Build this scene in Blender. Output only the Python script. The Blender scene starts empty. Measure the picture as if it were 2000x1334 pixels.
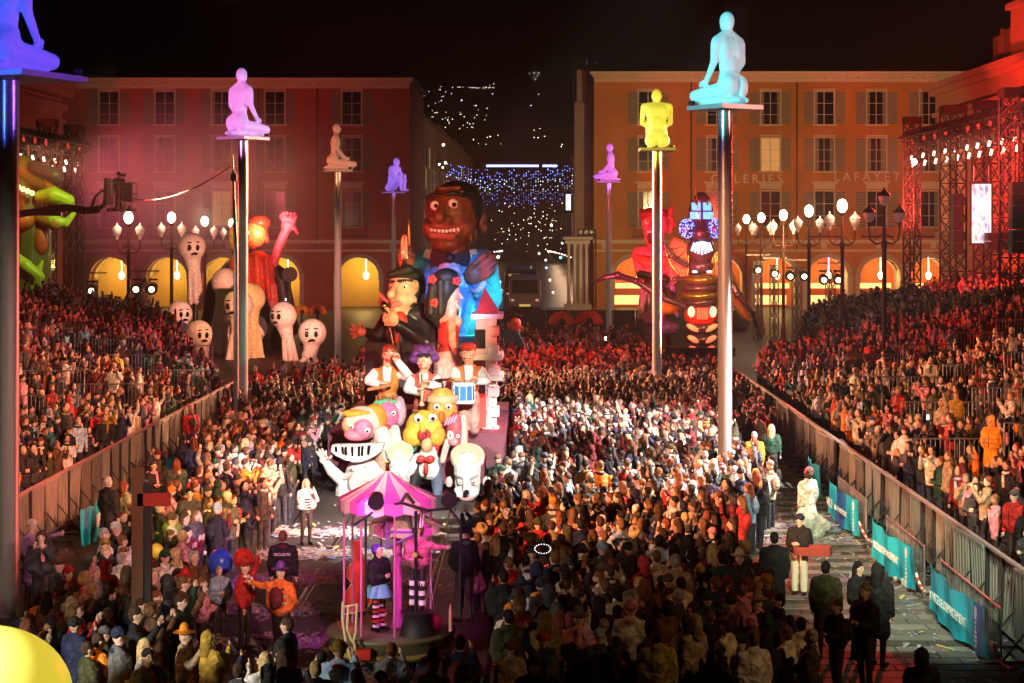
import bpy, math, random
import numpy as np
from mathutils import Vector, Matrix, Euler
random.seed(7); rng = np.random.default_rng(7)
S = bpy.context.scene
C = S.collection
PI = math.pi
FPX, HX, HY, EYE = 3500.0, 1034.0, 440.0, 8.0      # focal length in photo pixels, vanishing point, eye height

# ------------------------------------------------------------------ camera, sky, exposure
cam_d = bpy.data.cameras.new('camera'); cam = bpy.data.objects.new('camera', cam_d); C.objects.link(cam)
cam.location = (0, 0, EYE); cam.rotation_euler = (PI/2, 0, 0)
cam_d.sensor_width = 36; cam_d.lens = FPX/2000*36
cam_d.shift_x = (1000-HX)/2000; cam_d.shift_y = (HY-667)/2000
cam_d.clip_start = 0.5; cam_d.clip_end = 9000
S.camera = cam
w = bpy.data.worlds.new('World'); S.world = w; w.use_nodes = True
nt = w.node_tree; sky = nt.nodes.new('ShaderNodeTexSky'); sky.sky_type = 'NISHITA'; sky.sun_disc = False
sky.sun_elevation = math.radians(-4); sky.sun_rotation = math.radians(200)
bg = nt.nodes['Background']; bg.inputs['Strength'].default_value = 0.012
nt.links.new(sky.outputs[0], bg.inputs['Color'])
S.view_settings.view_transform = 'Standard'; S.view_settings.look = 'None'
S.view_settings.exposure = 0.2; S.view_settings.gamma = 1; S.view_settings.use_curve_mapping = False
S.render.engine = 'CYCLES'
cy = S.cycles
cy.max_bounces = 4; cy.diffuse_bounces = 2; cy.glossy_bounces = 2; cy.transmission_bounces = 2; cy.volume_bounces = 0
cy.sample_clamp_indirect = 3; cy.use_light_tree = True; cy.use_denoising = True
cy.caustics_reflective = False; cy.caustics_refractive = False

def lamp(loc, target, energy, color, deg=30, blend=.5, size=.3, typ='SPOT'):
    d = bpy.data.lights.new('scene_light', typ); d.energy = energy; d.color = color  # used for seen lamps and for added spots without any fixture
    if typ == 'SPOT': d.spot_size = math.radians(deg); d.spot_blend = blend
    d.shadow_soft_size = size
    o = bpy.data.objects.new('scene_light', d); C.objects.link(o); o.location = loc
    if target is not None:
        o.rotation_euler = (Vector(target)-Vector(loc)).to_track_quat('-Z', 'Y').to_euler()
    return o
WARM, RED, PINKL = (1, .4, .2), (1, .045, .03), (1, .1, .16)
lamp((3, 18, 14), (-3.3, 53, 1.4), 125000, (1, .93, .84), 11, .4)                 # white key on the front of the float
lamp((-21, 38, 5), (-3.2, 59, 6), 30000, (1, .05, .07), 17)                      # red from the left on the float
lamp((5, 27, 9), (-3.4, 58, 4.4), 22000, (1, .58, .26), 8)                        # amber on its upper figures
lamp((13, 50, 8), (-1.0, 62, 5.0), 26000, (.06, .95, .6), 10)                      # green from the right
lamp((0, 38, 11), (-2.2, 62, 5.2), 42000, (.16, .34, 1), 8.5)                       # blue on the satin suit
lamp((21, 40, 15), (2.9, 58, .8), 190000, (1, .88, .88), 20, .6)                   # white on the middle crowd
lamp((20, 48, 16), (1.9, 46.5, .8), 190000, (1, .88, .82), 23, .8)                 # warm white nearer
lamp((17, 74, 10), (2, 57, .8), 80000, (1, .12, .12), 28, .6)                      # red edge on the middle crowd
lamp((12, 22, 14), (-19, 58, 2), 70000, (1, .38, .17), 29, .5)
lamp((24.5, 92, 12.6), (-19, 62, 2), 260000, WARM, 24, .5)                             # amber on the left stand
lamp((8, 30, 14), (-17, 52, 2), 24000, (1, .25, .12), 40, .7)
lamp((-14, 22, 9), (18, 56, 2), 75000, (1, .38, .17), 27, .5)
lamp((-26.5, 93, 12), (18, 60, 2), 260000, WARM, 33, .6)                             # amber on the right stand
lamp((-8, 28, 14), (16, 50, 2), 24000, (1, .26, .12), 40, .7)
lamp((24.5, 100, 12.5), (-17, 82, 1), 110000, RED, 36, .6)                         # red from the right truss
lamp((-26.5, 93, 11.5), (17, 80, 1), 110000, RED, 34, .6)                         # red from an unseen spot, set apart from the left truss
lamp((-26.5, 91, 11.5), (-13, 60, 1), 34000, RED, 40, .6)
lamp((24.5, 97, 12.5), (14, 55, 1), 24000, RED, 40, .6)
lamp((0, 60, 12), (-1, 104, 1), 10000, RED, 34, .7)                               # red on the far crowd
lamp((-3, 20, 10), (-7.3, 40, 1.2), 22000, (.9, .85, .1), 7, .6)                  # yellow patch on the left front crowd
lamp((-1.5, 24, 8), (-6.6, 38.3, 1.2), 20000, (.6, .06, 1), 8, .6)                 # violet patch
lamp((7, 42, 7), (-7.5, 46, 1.2), 16000, (1, .16, .08), 22, .6)                   # red on the left group
lamp((4, 30, 12), (-6.2, 48, .8), 62000, (1, .93, .92), 14, .6)                    # white on the striped coat group and road
lamp((5.5, 8, 14), (8.0, 40, .5), 60000, (.95, 1, .66), 13, .7)                     # dull light on the right walk and fence
lamp((4, 10, 10), (-11.5, 50, 1), 26000, (1, .48, .4), 22, .7)                    # left fence
lamp((14, 22, 9), (1, 32, 1.4), 1300, (1, .52, .2), 44, .7)                       # added unseen fill, faint amber on the front crowd
lamp((-16, 24, 9), (-6, 30, 1.2), 1600, (1, .42, .16), 44, .7)  # the same added fill from the left
lamp((10, 56, 6), (5, 42, 0), 5000, RED, 12, .6)
lamp((-16, 112, 8), (-27, 170, 11), 13000, (1, .2, .13), 62, .8)                  # dark red building
lamp((17, 108, 9), (23, 172, 13), 95000, (1, .68, .3), 62, .8)                   # orange building
lamp((17, 90, 12), (34, 106, 15), 42000, RED, 84, .4)                             # red floods on the classical front
lamp((24, 116, 9), (33, 130, 15), 16000, RED, 110, .5)
lamp((-30, 84, 12), (-37, 112, 16), 26000, RED, 52, .5)
lamp((-22, 96, 17), (-30, 106, 10), 8000, (.85, 1, .25), 44, .5)                   # added yellow green spot to bring out the dragon
lamp((-7, 84, 4), (-17, 108, 5), 40000, (1, .36, .25), 32, .6)                     # ghosts
lamp((-27, 105, 7), (-18, 108, 6), 6000, (1, .74, .15), 34, .6)
lamp((2, 90, 4), (8.5, 112, 8), 45000, (1, .1, .16), 28, .6)                     # pink figure and insect
lamp((13, 100, 7), (10, 110, 4), 3500, (1, .6, .2), 40, .6)
lamp((-1.2, 26.5, 6.5), (-2.6, 33.3, 2.2), 2600, (1, .12, .8), 26, .5)            # magenta on the carousel cart
lamp((-2.9, 32.4, 3.1), (-2.2, 33.2, 1.0), 200, (1, .15, .9), 60, .5)
def added_statue_light(px, py, d, keycol, rimcol, k, r):  # added unseen spots that model the inwardly lit statue and its pole
    p = Vector(((px-HX)*d/FPX, d, EYE-(py-HY)*d/FPX))
    lamp(p+Vector((-6, -7, -1)), p+Vector((0, 0, -.2)), 3000*k, keycol, 26, .5, .15)
    lamp(p+Vector((8, -3, -1)), p+Vector((0, 0, -.2)), 3000*r, rimcol, 26, .5, .15)
    lamp(p+Vector((-5, -8, -7)), p+Vector((0, 0, -8)), 900, (1, .86, .62), 62, .6, .2)
    lamp(p+Vector((7, -5, -7)), p+Vector((0, 0, -8)), 900, (1, .55, .58), 62, .6, .2)
added_statue_light(1416, 115, 50, (.25, .9, 1), (1, .3, .25), 1, .45)
added_statue_light(475, 200, 71.8, (1, .25, .7), (.75, .5, 1), .9, .6)
added_statue_light(1283, 230, 77, (1, .92, .1), (1, .8, .05), .9, .6)
added_statue_light(660, 290, 104, (1, .2, .1), (1, .5, .3), .7, .3)
added_statue_light(769, 340, 160, (.2, .15, 1), (.6, .25, 1), .5, .5)
added_statue_light(1189, 318, 128, (.4, .1, 1), (1, .3, .8), .6, .5)
added_statue_light(18, 70, 36.8, (.06, .14, 1), (.3, .08, 1), .6, .5)
lamp((-29, 116, 12), (-26, 130, 10), 12000, (1, .1, .2), 70, .7)                 # truss heads shining into the smoke
lamp((-4, 44, 9), (-10.7, 36.8, 6), 700, (1, .12, .08), 50, .6)                    # red edge on the nearest pole
lamp((5, 97, 3), (10.3, 110, 4), 11000, (1, .32, .12), 30, .6)                       # added orange red spot on the insect float
lamp((4, 26, 9), (-2.7, 61, 8.6), 34000, (1, .46, .2), 6.5, .6)                     # added unseen spot, brightens the giant head with amber
lamp((4, 30, 7), (-4.0, 58.6, 5.8), 52000, (1, .8, .42), 5.5, .6)                 # added unseen spot, yellow on the singer
lamp((3, 29, 8), (-2.5, 57.4, 4.6), 36000, (1, .75, .55), 5.5, .6)                    # and on the woman
for y_ in (35.5, 41, 47): lamp((2.2, y_-1, 14), (8.4, y_, .7), 7500, (.9, 1, .8), 25, .6)   # added unseen spots to brighten the banner side of the right walk


# ------------------------------------------------------------------ materials (all procedural)
MATS = {}
def mat(name, col, rough=.6, metal=0, emit=0, ecol=None, var=.25, scale=6, bump=0, spec=.4, coat=0):
    if name in MATS: return MATS[name]
    m = bpy.data.materials.new(name); MATS[name] = m; m.use_nodes = True
    t = m.node_tree; b = t.nodes['Principled BSDF']
    b.inputs['Roughness'].default_value = rough; b.inputs['Metallic'].default_value = metal
    b.inputs['Specular IOR Level'].default_value = spec
    if coat: b.inputs['Coat Weight'].default_value = coat
    if var or bump:
        tc = t.nodes.new('ShaderNodeTexCoord'); n = t.nodes.new('ShaderNodeTexNoise')
        n.inputs['Scale'].default_value = scale; n.inputs['Detail'].default_value = 5; n.inputs['Roughness'].default_value = .65
        t.links.new(tc.outputs['Object'], n.inputs['Vector'])
        mx = t.nodes.new('ShaderNodeMix'); mx.data_type = 'RGBA'
        mx.inputs[6].default_value = (*[c*(1-var) for c in col], 1); mx.inputs[7].default_value = (*[min(1, c*(1+var)) for c in col], 1)
        t.links.new(n.outputs['Fac'], mx.inputs[0]); t.links.new(mx.outputs[2], b.inputs['Base Color'])
        if bump:
            bp = t.nodes.new('ShaderNodeBump'); bp.inputs['Strength'].default_value = bump; bp.inputs['Distance'].default_value = .03
            t.links.new(n.outputs['Fac'], bp.inputs['Height']); t.links.new(bp.outputs[0], b.inputs['Normal'])
    else: b.inputs['Base Color'].default_value = (*col, 1)
    if emit:
        b.inputs['Emission Color'].default_value = (*(ecol or col), 1); b.inputs['Emission Strength'].default_value = emit
    return m
def colmat(name, rough=.6, mul=False, spec=.3, coat=0, bump=0, dist=.05, scale=9, con=(.7, 1.25)):
    """colour from the mesh attribute Col (the thing's own paint), optionally times the object's colour"""
    if name in MATS: return MATS[name]
    m = bpy.data.materials.new(name); MATS[name] = m; m.use_nodes = True
    t = m.node_tree; b = t.nodes['Principled BSDF']; b.inputs['Roughness'].default_value = rough
    b.inputs['Specular IOR Level'].default_value = spec
    if coat: b.inputs['Coat Weight'].default_value = coat
    a = t.nodes.new('ShaderNodeAttribute'); a.attribute_name = 'Col'
    n = t.nodes.new('ShaderNodeTexNoise'); n.inputs['Scale'].default_value = scale; n.inputs['Detail'].default_value = 4; n.inputs['Distortion'].default_value = .6
    tc = t.nodes.new('ShaderNodeTexCoord'); t.links.new(tc.outputs['Object'], n.inputs['Vector'])
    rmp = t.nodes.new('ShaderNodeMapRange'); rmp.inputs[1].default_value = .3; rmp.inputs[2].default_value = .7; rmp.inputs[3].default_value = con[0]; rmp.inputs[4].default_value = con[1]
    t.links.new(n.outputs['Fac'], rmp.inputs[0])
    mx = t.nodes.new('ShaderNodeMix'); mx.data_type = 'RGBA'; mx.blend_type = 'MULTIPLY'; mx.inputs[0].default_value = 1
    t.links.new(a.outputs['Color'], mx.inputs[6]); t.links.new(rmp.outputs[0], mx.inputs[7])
    out = mx.outputs[2]
    if mul:
        oi = t.nodes.new('ShaderNodeObjectInfo'); m2 = t.nodes.new('ShaderNodeMix'); m2.data_type = 'RGBA'; m2.blend_type = 'MULTIPLY'
        m2.inputs[0].default_value = 1; t.links.new(out, m2.inputs[6]); t.links.new(oi.outputs['Color'], m2.inputs[7]); out = m2.outputs[2]
    t.links.new(out, b.inputs['Base Color'])
    if bump:
        bp = t.nodes.new('ShaderNodeBump'); bp.inputs['Strength'].default_value = bump; bp.inputs['Distance'].default_value = dist
        t.links.new(n.outputs['Fac'], bp.inputs['Height']); t.links.new(bp.outputs[0], b.inputs['Normal'])
    return m
PAINT = colmat('painted_papier_mache', .5, coat=.12, bump=.45, dist=.05, scale=4, con=(.65, 1.25))
CLOTH = colmat('cloth', .8, mul=True, spec=.25, bump=.9, dist=.09, scale=7, con=(.55, 1.4))  # noise contrast in the colour stands in for shaded folds, beside the bump
SKINM = colmat('skin', .55, mul=True)
CROWD = colmat('crowd_cloth', .72, spec=.3, bump=.9, dist=.09, scale=8, con=(.5, 1.45))  # fold shading put into the colour by noise, as in the cloth

# ------------------------------------------------------------------ mesh tools
class MB:
    def __init__(s): s.v = []; s.f = []; s.n = 0; s.m = []; s.cur = 0; s.sm = []; s.c = []; s.col = (1, 1, 1)
    def add(s, vs, fs, smooth=False):
        o = s.n
        s.v.extend(tuple(map(float, p)) for p in vs); s.n += len(vs); s.c.extend([s.col]*len(vs))
        for f in fs: s.f.append([i+o for i in f]); s.m.append(s.cur); s.sm.append(smooth)
        return s
    def box(s, c, d, rz=0, R=None):
        x, y, z = d[0]/2, d[1]/2, d[2]/2
        p = [Vector((a*x, b*y, e*z)) for e in (-1, 1) for b in (-1, 1) for a in (-1, 1)]
        M = R if R is not None else Matrix.Rotation(rz, 3, 'Z')
        return s.add([M@q+Vector(c) for q in p], [(0, 2, 3, 1), (4, 5, 7, 6), (0, 1, 5, 4), (2, 6, 7, 3), (0, 4, 6, 2), (1, 3, 7, 5)])
    def tube(s, p0, p1, r0, r1=None, n=8, cap=True, smooth=True):
        r1 = r0 if r1 is None else r1
        p0, p1 = Vector(p0), Vector(p1); d = p1-p0
        if d.length < 1e-6: return s
        a = d.normalized().orthogonal().normalized(); b = d.normalized().cross(a)
        vs = []
        for p, r in ((p0, r0), (p1, r1)):
            vs += [p+(a*math.cos(2*PI*i/n)+b*math.sin(2*PI*i/n))*r for i in range(n)]
        s.add(vs, [(i, (i+1) % n, n+(i+1) % n, n+i) for i in range(n)], smooth)
        if cap: s.add(vs, [tuple(range(n-1, -1, -1)), tuple(range(n, 2*n))])
        return s
    def path(s, pts, r, n=8):
        k = len(pts)
        for i in range(k-1):
            ra = r[i] if isinstance(r, (list, tuple)) else r; rb = r[i+1] if isinstance(r, (list, tuple)) else r
            s.tube(pts[i], pts[i+1], ra, rb, n)
        return s
    def ell(s, c, r, R=None, nu=12, nv=8):
        if not isinstance(r, (tuple, list)): r = (r, r, r)
        vs = [(0, 0, -1)]
        for j in range(1, nv):
            a = -PI/2+PI*j/nv
            vs += [(math.cos(a)*math.cos(2*PI*i/nu), math.cos(a)*math.sin(2*PI*i/nu), math.sin(a)) for i in range(nu)]
        vs.append((0, 0, 1))
        fs = [(0, 1+(i+1) % nu, 1+i) for i in range(nu)]
        for j in range(nv-2):
            for i in range(nu):
                a = 1+j*nu+i; b = 1+j*nu+(i+1) % nu; fs.append((a, b, b+nu, a+nu))
        t = len(vs)-1; o = 1+(nv-2)*nu
        fs += [(o+i, o+(i+1) % nu, t) for i in range(nu)]
        M = R if R is not None else Matrix.Identity(3)
        return s.add([M@Vector((x*r[0], y*r[1], z*r[2]))+Vector(c) for x, y, z in vs], fs, True)
    def lathe(s, c, prof, n=16, smooth=True, caps=True):
        vs = []
        for r, z in prof: vs += [(c[0]+r*math.cos(2*PI*i/n), c[1]+r*math.sin(2*PI*i/n), c[2]+z) for i in range(n)]
        fs = [(j*n+i, j*n+(i+1) % n, (j+1)*n+(i+1) % n, (j+1)*n+i) for j in range(len(prof)-1) for i in range(n)]
        s.add(vs, fs, smooth)
        if caps: s.add(vs[:n]+vs[-n:], [tuple(range(n-1, -1, -1)), tuple(range(n, 2*n))])
        return s
    def prism(s, poly, y0, y1):          # polygon in x,z extruded along y
        n = len(poly); vs = [(x, y0, z) for x, z in poly]+[(x, y1, z) for x, z in poly]
        return s.add(vs, [tuple(range(n)), tuple(range(2*n-1, n-1, -1))]+[(i, n+i, n+(i+1) % n, (i+1) % n) for i in range(n)])
    def mesh(s, name, mats, col=False):
        me = bpy.data.meshes.new(name); me.from_pydata(s.v, [], s.f)
        for m in (mats if isinstance(mats, (list, tuple)) else [mats]): me.materials.append(m)
        me.polygons.foreach_set('material_index', s.m); me.polygons.foreach_set('use_smooth', s.sm)
        a = me.attributes.new('Col', 'FLOAT_COLOR', 'POINT')
        cc = np.ones((len(s.v), 4), np.float32)
        if len(s.v): cc[:, :3] = np.array(s.c, np.float32); a.data.foreach_set('color', cc.ravel())
        me.update(); return me
    def build(s, name, mats, parent=None, loc=(0, 0, 0)):
        return link(name, s.mesh(name, mats), parent, loc)
def link(name, me, parent=None, loc=(0, 0, 0)):
    o = bpy.data.objects.new(name, me); C.objects.link(o)
    if parent is not None: o.parent = parent
    o.location = loc; return o
def tag(o, label=None, cat=None, group=None, kind=None):
    if label: o['label'] = label
    if cat: o['category'] = cat
    if group: o['group'] = group
    if kind: o['kind'] = kind
    return o
def thing(name, label, cat, loc=(0, 0, 0), rz=0, group=None):
    o = bpy.data.objects.new(name, None); C.objects.link(o); o.empty_display_size = .2
    o.location = loc; o.rotation_euler = (0, 0, rz); return tag(o, label, cat, group)
def struct(mb, name, m): return tag(mb.build(name, m), kind='structure')
KIDS = {}
def copy_tree(o, parent=None):
    c = o.copy(); C.objects.link(c); c.parent = parent
    for ch in o.children: copy_tree(ch, c)
    return c
def blob(prims, voxel, mats=None, smooth=4, name='blob', extra=None):
    """one continuous skin round capsules ('c',p0,p1,r0,r1,col) and ellipsoids ('e',c,(rx,ry,rz),col[,R]); paint = colour of the nearest piece"""
    g = MB()
    for p in prims:
        if p[0] == 'c':
            g.ell(p[1], p[3], nu=10, nv=7); g.ell(p[2], p[4], nu=10, nv=7); g.tube(p[1], p[2], p[3], p[4], 12, True)
        else: g.ell(p[1], p[2], p[4] if len(p) > 4 else None, 16, 10)
    me = g.mesh('tmp', []); o = bpy.data.objects.new('tmp', me); C.objects.link(o)
    md = o.modifiers.new('r', 'REMESH'); md.mode = 'VOXEL'; md.voxel_size = voxel
    if smooth:
        ms = o.modifiers.new('s', 'SMOOTH'); ms.factor = .5; ms.iterations = smooth
    dg = bpy.context.evaluated_depsgraph_get()
    out = bpy.data.meshes.new_from_object(o.evaluated_get(dg))
    bpy.data.objects.remove(o); bpy.data.meshes.remove(me)
    n = len(out.vertices); P = np.empty(n*3, np.float32); out.vertices.foreach_get('co', P); P = P.reshape(-1, 3)
    best = np.full(n, 1e9); cols = np.ones((n, 4), np.float32)
    for p in prims:
        if p[0] == 'c':
            a, b = np.array(p[1]), np.array(p[2]); d = b-a; L = max(d@d, 1e-9)
            t = np.clip((P-a)@d/L, 0, 1); D = np.linalg.norm(P-a-t[:, None]*d, axis=1)-(p[3]+(p[4]-p[3])*t); col = p[5]
        else:
            q = P-np.array(p[1]); r = np.array(p[2] if isinstance(p[2], (tuple, list)) else (p[2],)*3)
            if len(p) > 4: q = q@np.array(p[4])
            D = (np.linalg.norm(q/r, axis=1)-1)*r.min(); col = p[3]
        k = D < best; best[k] = D[k]; cols[k, :3] = col
    F = [list(q.vertices) for q in out.polygons]
    bpy.data.meshes.remove(out)
    mb = MB(); mb.v = [tuple(x) for x in P.tolist()]; mb.n = n; mb.c = [tuple(c[:3]) for c in cols.tolist()]; mb.f = F; mb.m = [0]*len(F); mb.sm = [True]*len(F)
    if extra: extra(mb)
    return mb.mesh(name, mats if mats is not None else PAINT)
def text_mesh(txt, size, m, depth=.01, name='lettering', spacing=1):
    c = bpy.data.curves.new('t', 'FONT'); c.body = txt; c.size = size; c.extrude = depth; c.align_x = 'CENTER'; c.align_y = 'CENTER'; c.space_character = spacing
    c.resolution_u = 3
    o = bpy.data.objects.new('t', c); C.objects.link(o)
    me = bpy.data.meshes.new_from_object(o.evaluated_get(bpy.context.evaluated_depsgraph_get()))
    bpy.data.objects.remove(o); bpy.data.curves.remove(c); me.name = name; me.materials.clear(); me.materials.append(m); return me
def at(px, py, d): return Vector(((px-HX)*d/FPX, d, EYE-(py-HY)*d/FPX))     # a photo point at distance d
def gnd(px, py): d = FPX*EYE/(py-HY); return Vector(((px-HX)*d/FPX, d, 0))
class Kit:
    """works in photo pixels at one distance d, relative to a root standing on the ground below"""
    def __init__(s, root, d): s.root = root; s.d = d; s.k = d/FPX; s.o = Vector(root.location)
    def p(s, px, py, dy=0): v = at(px, py, s.d)-s.o; v.y += dy; return tuple(v)
    def r(s, q): return q*s.k
    def C(s, a, b, r0, r1, col): return ('c', s.p(*a), s.p(*b), s.r(r0), s.r(r1), col)
    def E(s, a, r, col):
        return ('e', s.p(*a), (s.r(r[0]), s.r(r[2]), s.r(r[1])), col)      # r = (width, height, depth) in px
    def blob(s, name, prims, vox=2.0, parent=None, m=None, smooth=3):
        return link(name, blob(prims, s.r(vox), m, smooth, name), parent if parent is not None else s.root)
# ------------------------------------------------------------------ the setting
M_ASPH = mat('asphalt', (.045, .043, .042), .45, var=.5, scale=1.5, bump=.2)
M_STONE = mat('pale_stone', (.42, .37, .3), .8, var=.18, scale=3, bump=.15)
M_CREAM = mat('cream_trim', (.55, .46, .3), .75, var=.12, scale=2)
M_RED = mat('red_ochre_render', (.34, .1, .07), .85, var=.4, scale=.35, bump=.1)
M_ORG = mat('orange_ochre_render', (.45, .18, .045), .85, var=.38, scale=.35, bump=.1)
M_CHIM = mat('roof_tiles', (.12, .06, .045), .85, var=.3, scale=4)
M_DARK = mat('dark_glass', (.012, .014, .016), .12, var=0, spec=.6)
M_SHUT = mat('grey_green_shutter', (.2, .22, .16), .7, var=.15)
M_IRON = mat('dark_iron', (.025, .025, .027), .45, metal=.5, var=.2)
M_STEEL = mat('galvanised_steel', (.38, .38, .39), .38, metal=.85, var=.2, scale=12)
M_BRUSH = mat('polished_pole_steel', (.62, .6, .58), .22, metal=1, var=.08, scale=30)
M_BLACK = mat('black_matt', (.012, .012, .013), .6, var=.2)
M_OPERA = mat('opera_render', (.42, .2, .13), .8, var=.15, scale=.7, bump=.1)
M_WARMWALL = mat('arcade_wall', (.7, .45, .12), .8, var=.15, scale=1)
M_REDWALL = mat('arcade_red_wall', (.6, .14, .04), .8, var=.15, scale=1)

g = MB(); g.add([(-2550, -60, 0), (2550, -60, 0), (2550, 3430, 0), (-2550, 3430, 0)], [(0, 1, 2, 3)])
struct(g, 'ground', mat('plaza_ground', (.06, .055, .05), .5, var=.45, scale=.5, bump=.2))
g = MB(); g.add([(-9.5, 20, .004), (3.6, 20, .004), (3.6, 165, .004), (-9.5, 165, .004)], [(0, 1, 2, 3)])
road = struct(g, 'parade_road', M_ASPH)
for x in (-6.35, -4.9, -2.2, -.75):                       # tram rails set in the road
    g = MB(); g.box((x, 90, .008), (.07, 140, .012)); g.box((x+.12, 90, .006), (.03, 140, .008))
    g.build('tram_rail', mat('rail_steel', (.3, .29, .28), .25, metal=1, var=.2), road)
# paved walk between the road and the right fence: courses of slabs with open joints
walk = MB(); walk.add([(3.6, 20, -.01), (9.6, 20, -.01), (9.6, 110, .0), (3.6, 110, .0)], [(0, 1, 2, 3)])
walk.add([(3.6, 20, .002), (9.6, 20, .002), (9.6, 110, .002), (3.6, 110, .002)], [(0, 1, 2, 3)])
walk = struct(walk, 'pavement', mat('joint_sand', (.02, .018, .015), .9))
slabs = []
for tone in range(5):
    b = MB(); t = [.05, .1, .17, .13, .07][tone]
    b.box((0, 0, .012), (.97, .42, .022)); slabs.append(b.mesh('paving_slab', mat('paving_slab_%d' % tone, (t, t*.93, t*.78), .6, var=.3, scale=2, bump=.2)))
n = 0
for r in range(60):
    y = 29.5+r*.47
    for q in range(6):
        x = 4.1+q*1.0+(r % 2)*.3
        if x+.5 > 9.55 or n >= 298: continue
        if abs((x-0)*FPX/y+HX-1000) > 1020: continue
        o = link('paving_slab', slabs[(2 if r % 2 else 0)+int(rng.random() < .25)+(1 if r % 2 == 0 and rng.random() < .12 else 0)], walk, (x, y, .002)); o.rotation_euler = (0, 0, rng.normal(0, .004)); n += 1
y2 = 29.5+50*.47
b = MB()
for r in range(50, 150):
    for q in range(6): b.box((4.1+q+(r % 2)*.3, 29.5+r*.47, .012), (.97, .42, .022))
tag(b.build('paving_slab', mat('paving_slab_far', (.1, .09, .075), .6, var=.5, scale=1), walk), kind='stuff')
# trodden confetti and streamers
b = MB()
conf_mats = [mat('confetti_white', (.34, .34, .34), .6, var=0), mat('confetti_pink', (.4, .1, .2), .6, var=0), mat('confetti_yellow', (.6, .5, .1), .6, var=0), mat('confetti_blue', (.12, .25, .6), .6, var=0)]
for i in range(9000):
    u = rng.random()
    if u < .68:
        yy = rng.choice([31.5, 34.3, 37.2, 40.2, 43.4, 46.5])+rng.normal(0, .38); xx = rng.uniform(-6.6, -2.2)
    elif u < .76: xx = rng.uniform(4.5, 8.2); yy = rng.choice([45.5, 47.5, 49])+rng.normal(0, .3)
    elif u < .82: xx = rng.uniform(7.0, 9.2); yy = rng.uniform(29, 60)
    else: xx = rng.uniform(-11.8, 9); yy = rng.uniform(28, 70)
    a = rng.uniform(0, PI); s = rng.uniform(.01, .034); l = s*rng.choice([1, 1, 1.6, 4, 7]); z = .03+rng.random()*.02
    cx, sx = math.cos(a), math.sin(a); b.cur = int(rng.choice(4, p=[.62, .14, .14, .1])); h = rng.uniform(0, .03)
    b.add([(xx-cx*l-sx*s, yy-sx*l+cx*s, z), (xx+cx*l-sx*s, yy+sx*l+cx*s, z+h), (xx+cx*l+sx*s, yy+sx*l-cx*s, z+h), (xx-cx*l+sx*s, yy-sx*l-cx*s, z)], [(0, 1, 2, 3)])
tag(b.build('confetti', conf_mats), kind='stuff')

# ---- hills with scattered house lights behind the town
hx = np.linspace(-2400, 2400, 61); hm = MB()
ridge = [262+45*math.sin(x*.0021+1)+24*math.sin(x*.0067)+10*math.sin(x*.021) for x in hx]
vs = []
for j in range(9):
    t = j/8
    for x, r in zip(hx, ridge): vs.append((x, 1900+1500*t, -2+(r+2)*t**.8+(14*math.sin(x*.013+t*9)*t*(1-t)*3)))
hm.add(vs, [(j*61+i, j*61+i+1, (j+1)*61+i+1, (j+1)*61+i) for j in range(8) for i in range(60)], True)
struct(hm, 'hills', mat('wooded_hill', (.03, .035, .022), .95, var=.4, scale=.01))
HL = MB(); hl_m = [mat('house_light_white', (.9, .85, .7), emit=6, ecol=(1, .9, .72), var=0), mat('house_light_warm', (.9, .7, .4), emit=4.5, ecol=(1, .72, .4), var=0)]
for i in range(230):
    t = rng.uniform(.25, .97); px = rng.normal(960, 110) if i < 170 else rng.uniform(700, 1180)
    if not 690 < px < 1190: continue
    if rng.random() < .25: t = .9+.03*math.sin(px*.03)
    y = 1900+1500*t; x = (px-HX)*y/FPX; j = int((x+2400)/80)
    if not 0 <= j < 60: continue
    z = -2+(ridge[j]+2)*t**.8+(14*math.sin(x*.013+t*9)*t*(1-t)*3)+5
    HL.cur = int(rng.random() < .35); HL.ell((x, y-8, z), rng.uniform(.3, .62)*(1.5 if rng.random() < .08 else 1), None, 6, 4)
tag(HL.build('hillside_lights', hl_m), kind='stuff')

# ---- facades
def arch_wall(mb, x0, x1, zt, arches, y, t=.6, spring=None):
    """ground-floor wall from x0 to x1, z 0..zt, with round arches [(cx, r, zs)] cut through"""
    xs = x0; N = 14
    def q(a, b, c, d): mb.add([a, b, c, d], [(0, 1, 2, 3)])
    for cx, r, zs in arches:
        q((xs, y, 0), (cx-r, y, 0), (cx-r, y, zt), (xs, y, zt)); xs = cx+r
        pts = [(cx-r*math.cos(PI*i/N), zs+r*math.sin(PI*i/N)) for i in range(N+1)]
        for (a, za), (c, zc) in zip(pts, pts[1:]):
            q((a, y, za), (c, y, zc), (c, y, zt), (a, y, zt)); q((a, y, za), (a, y+t, za), (c, y+t, zc), (c, y, zc))
        q((cx-r, y, 0), (cx-r, y+t, 0), (cx-r, y+t, zs), (cx-r, y, zs)); q((cx+r, y, 0), (cx+r, y, zs), (cx+r, y+t, zs), (cx+r, y+t, 0))
    q((xs, y, 0), (x1, y, 0), (x1, y, zt), (xs, y, zt))
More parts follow.
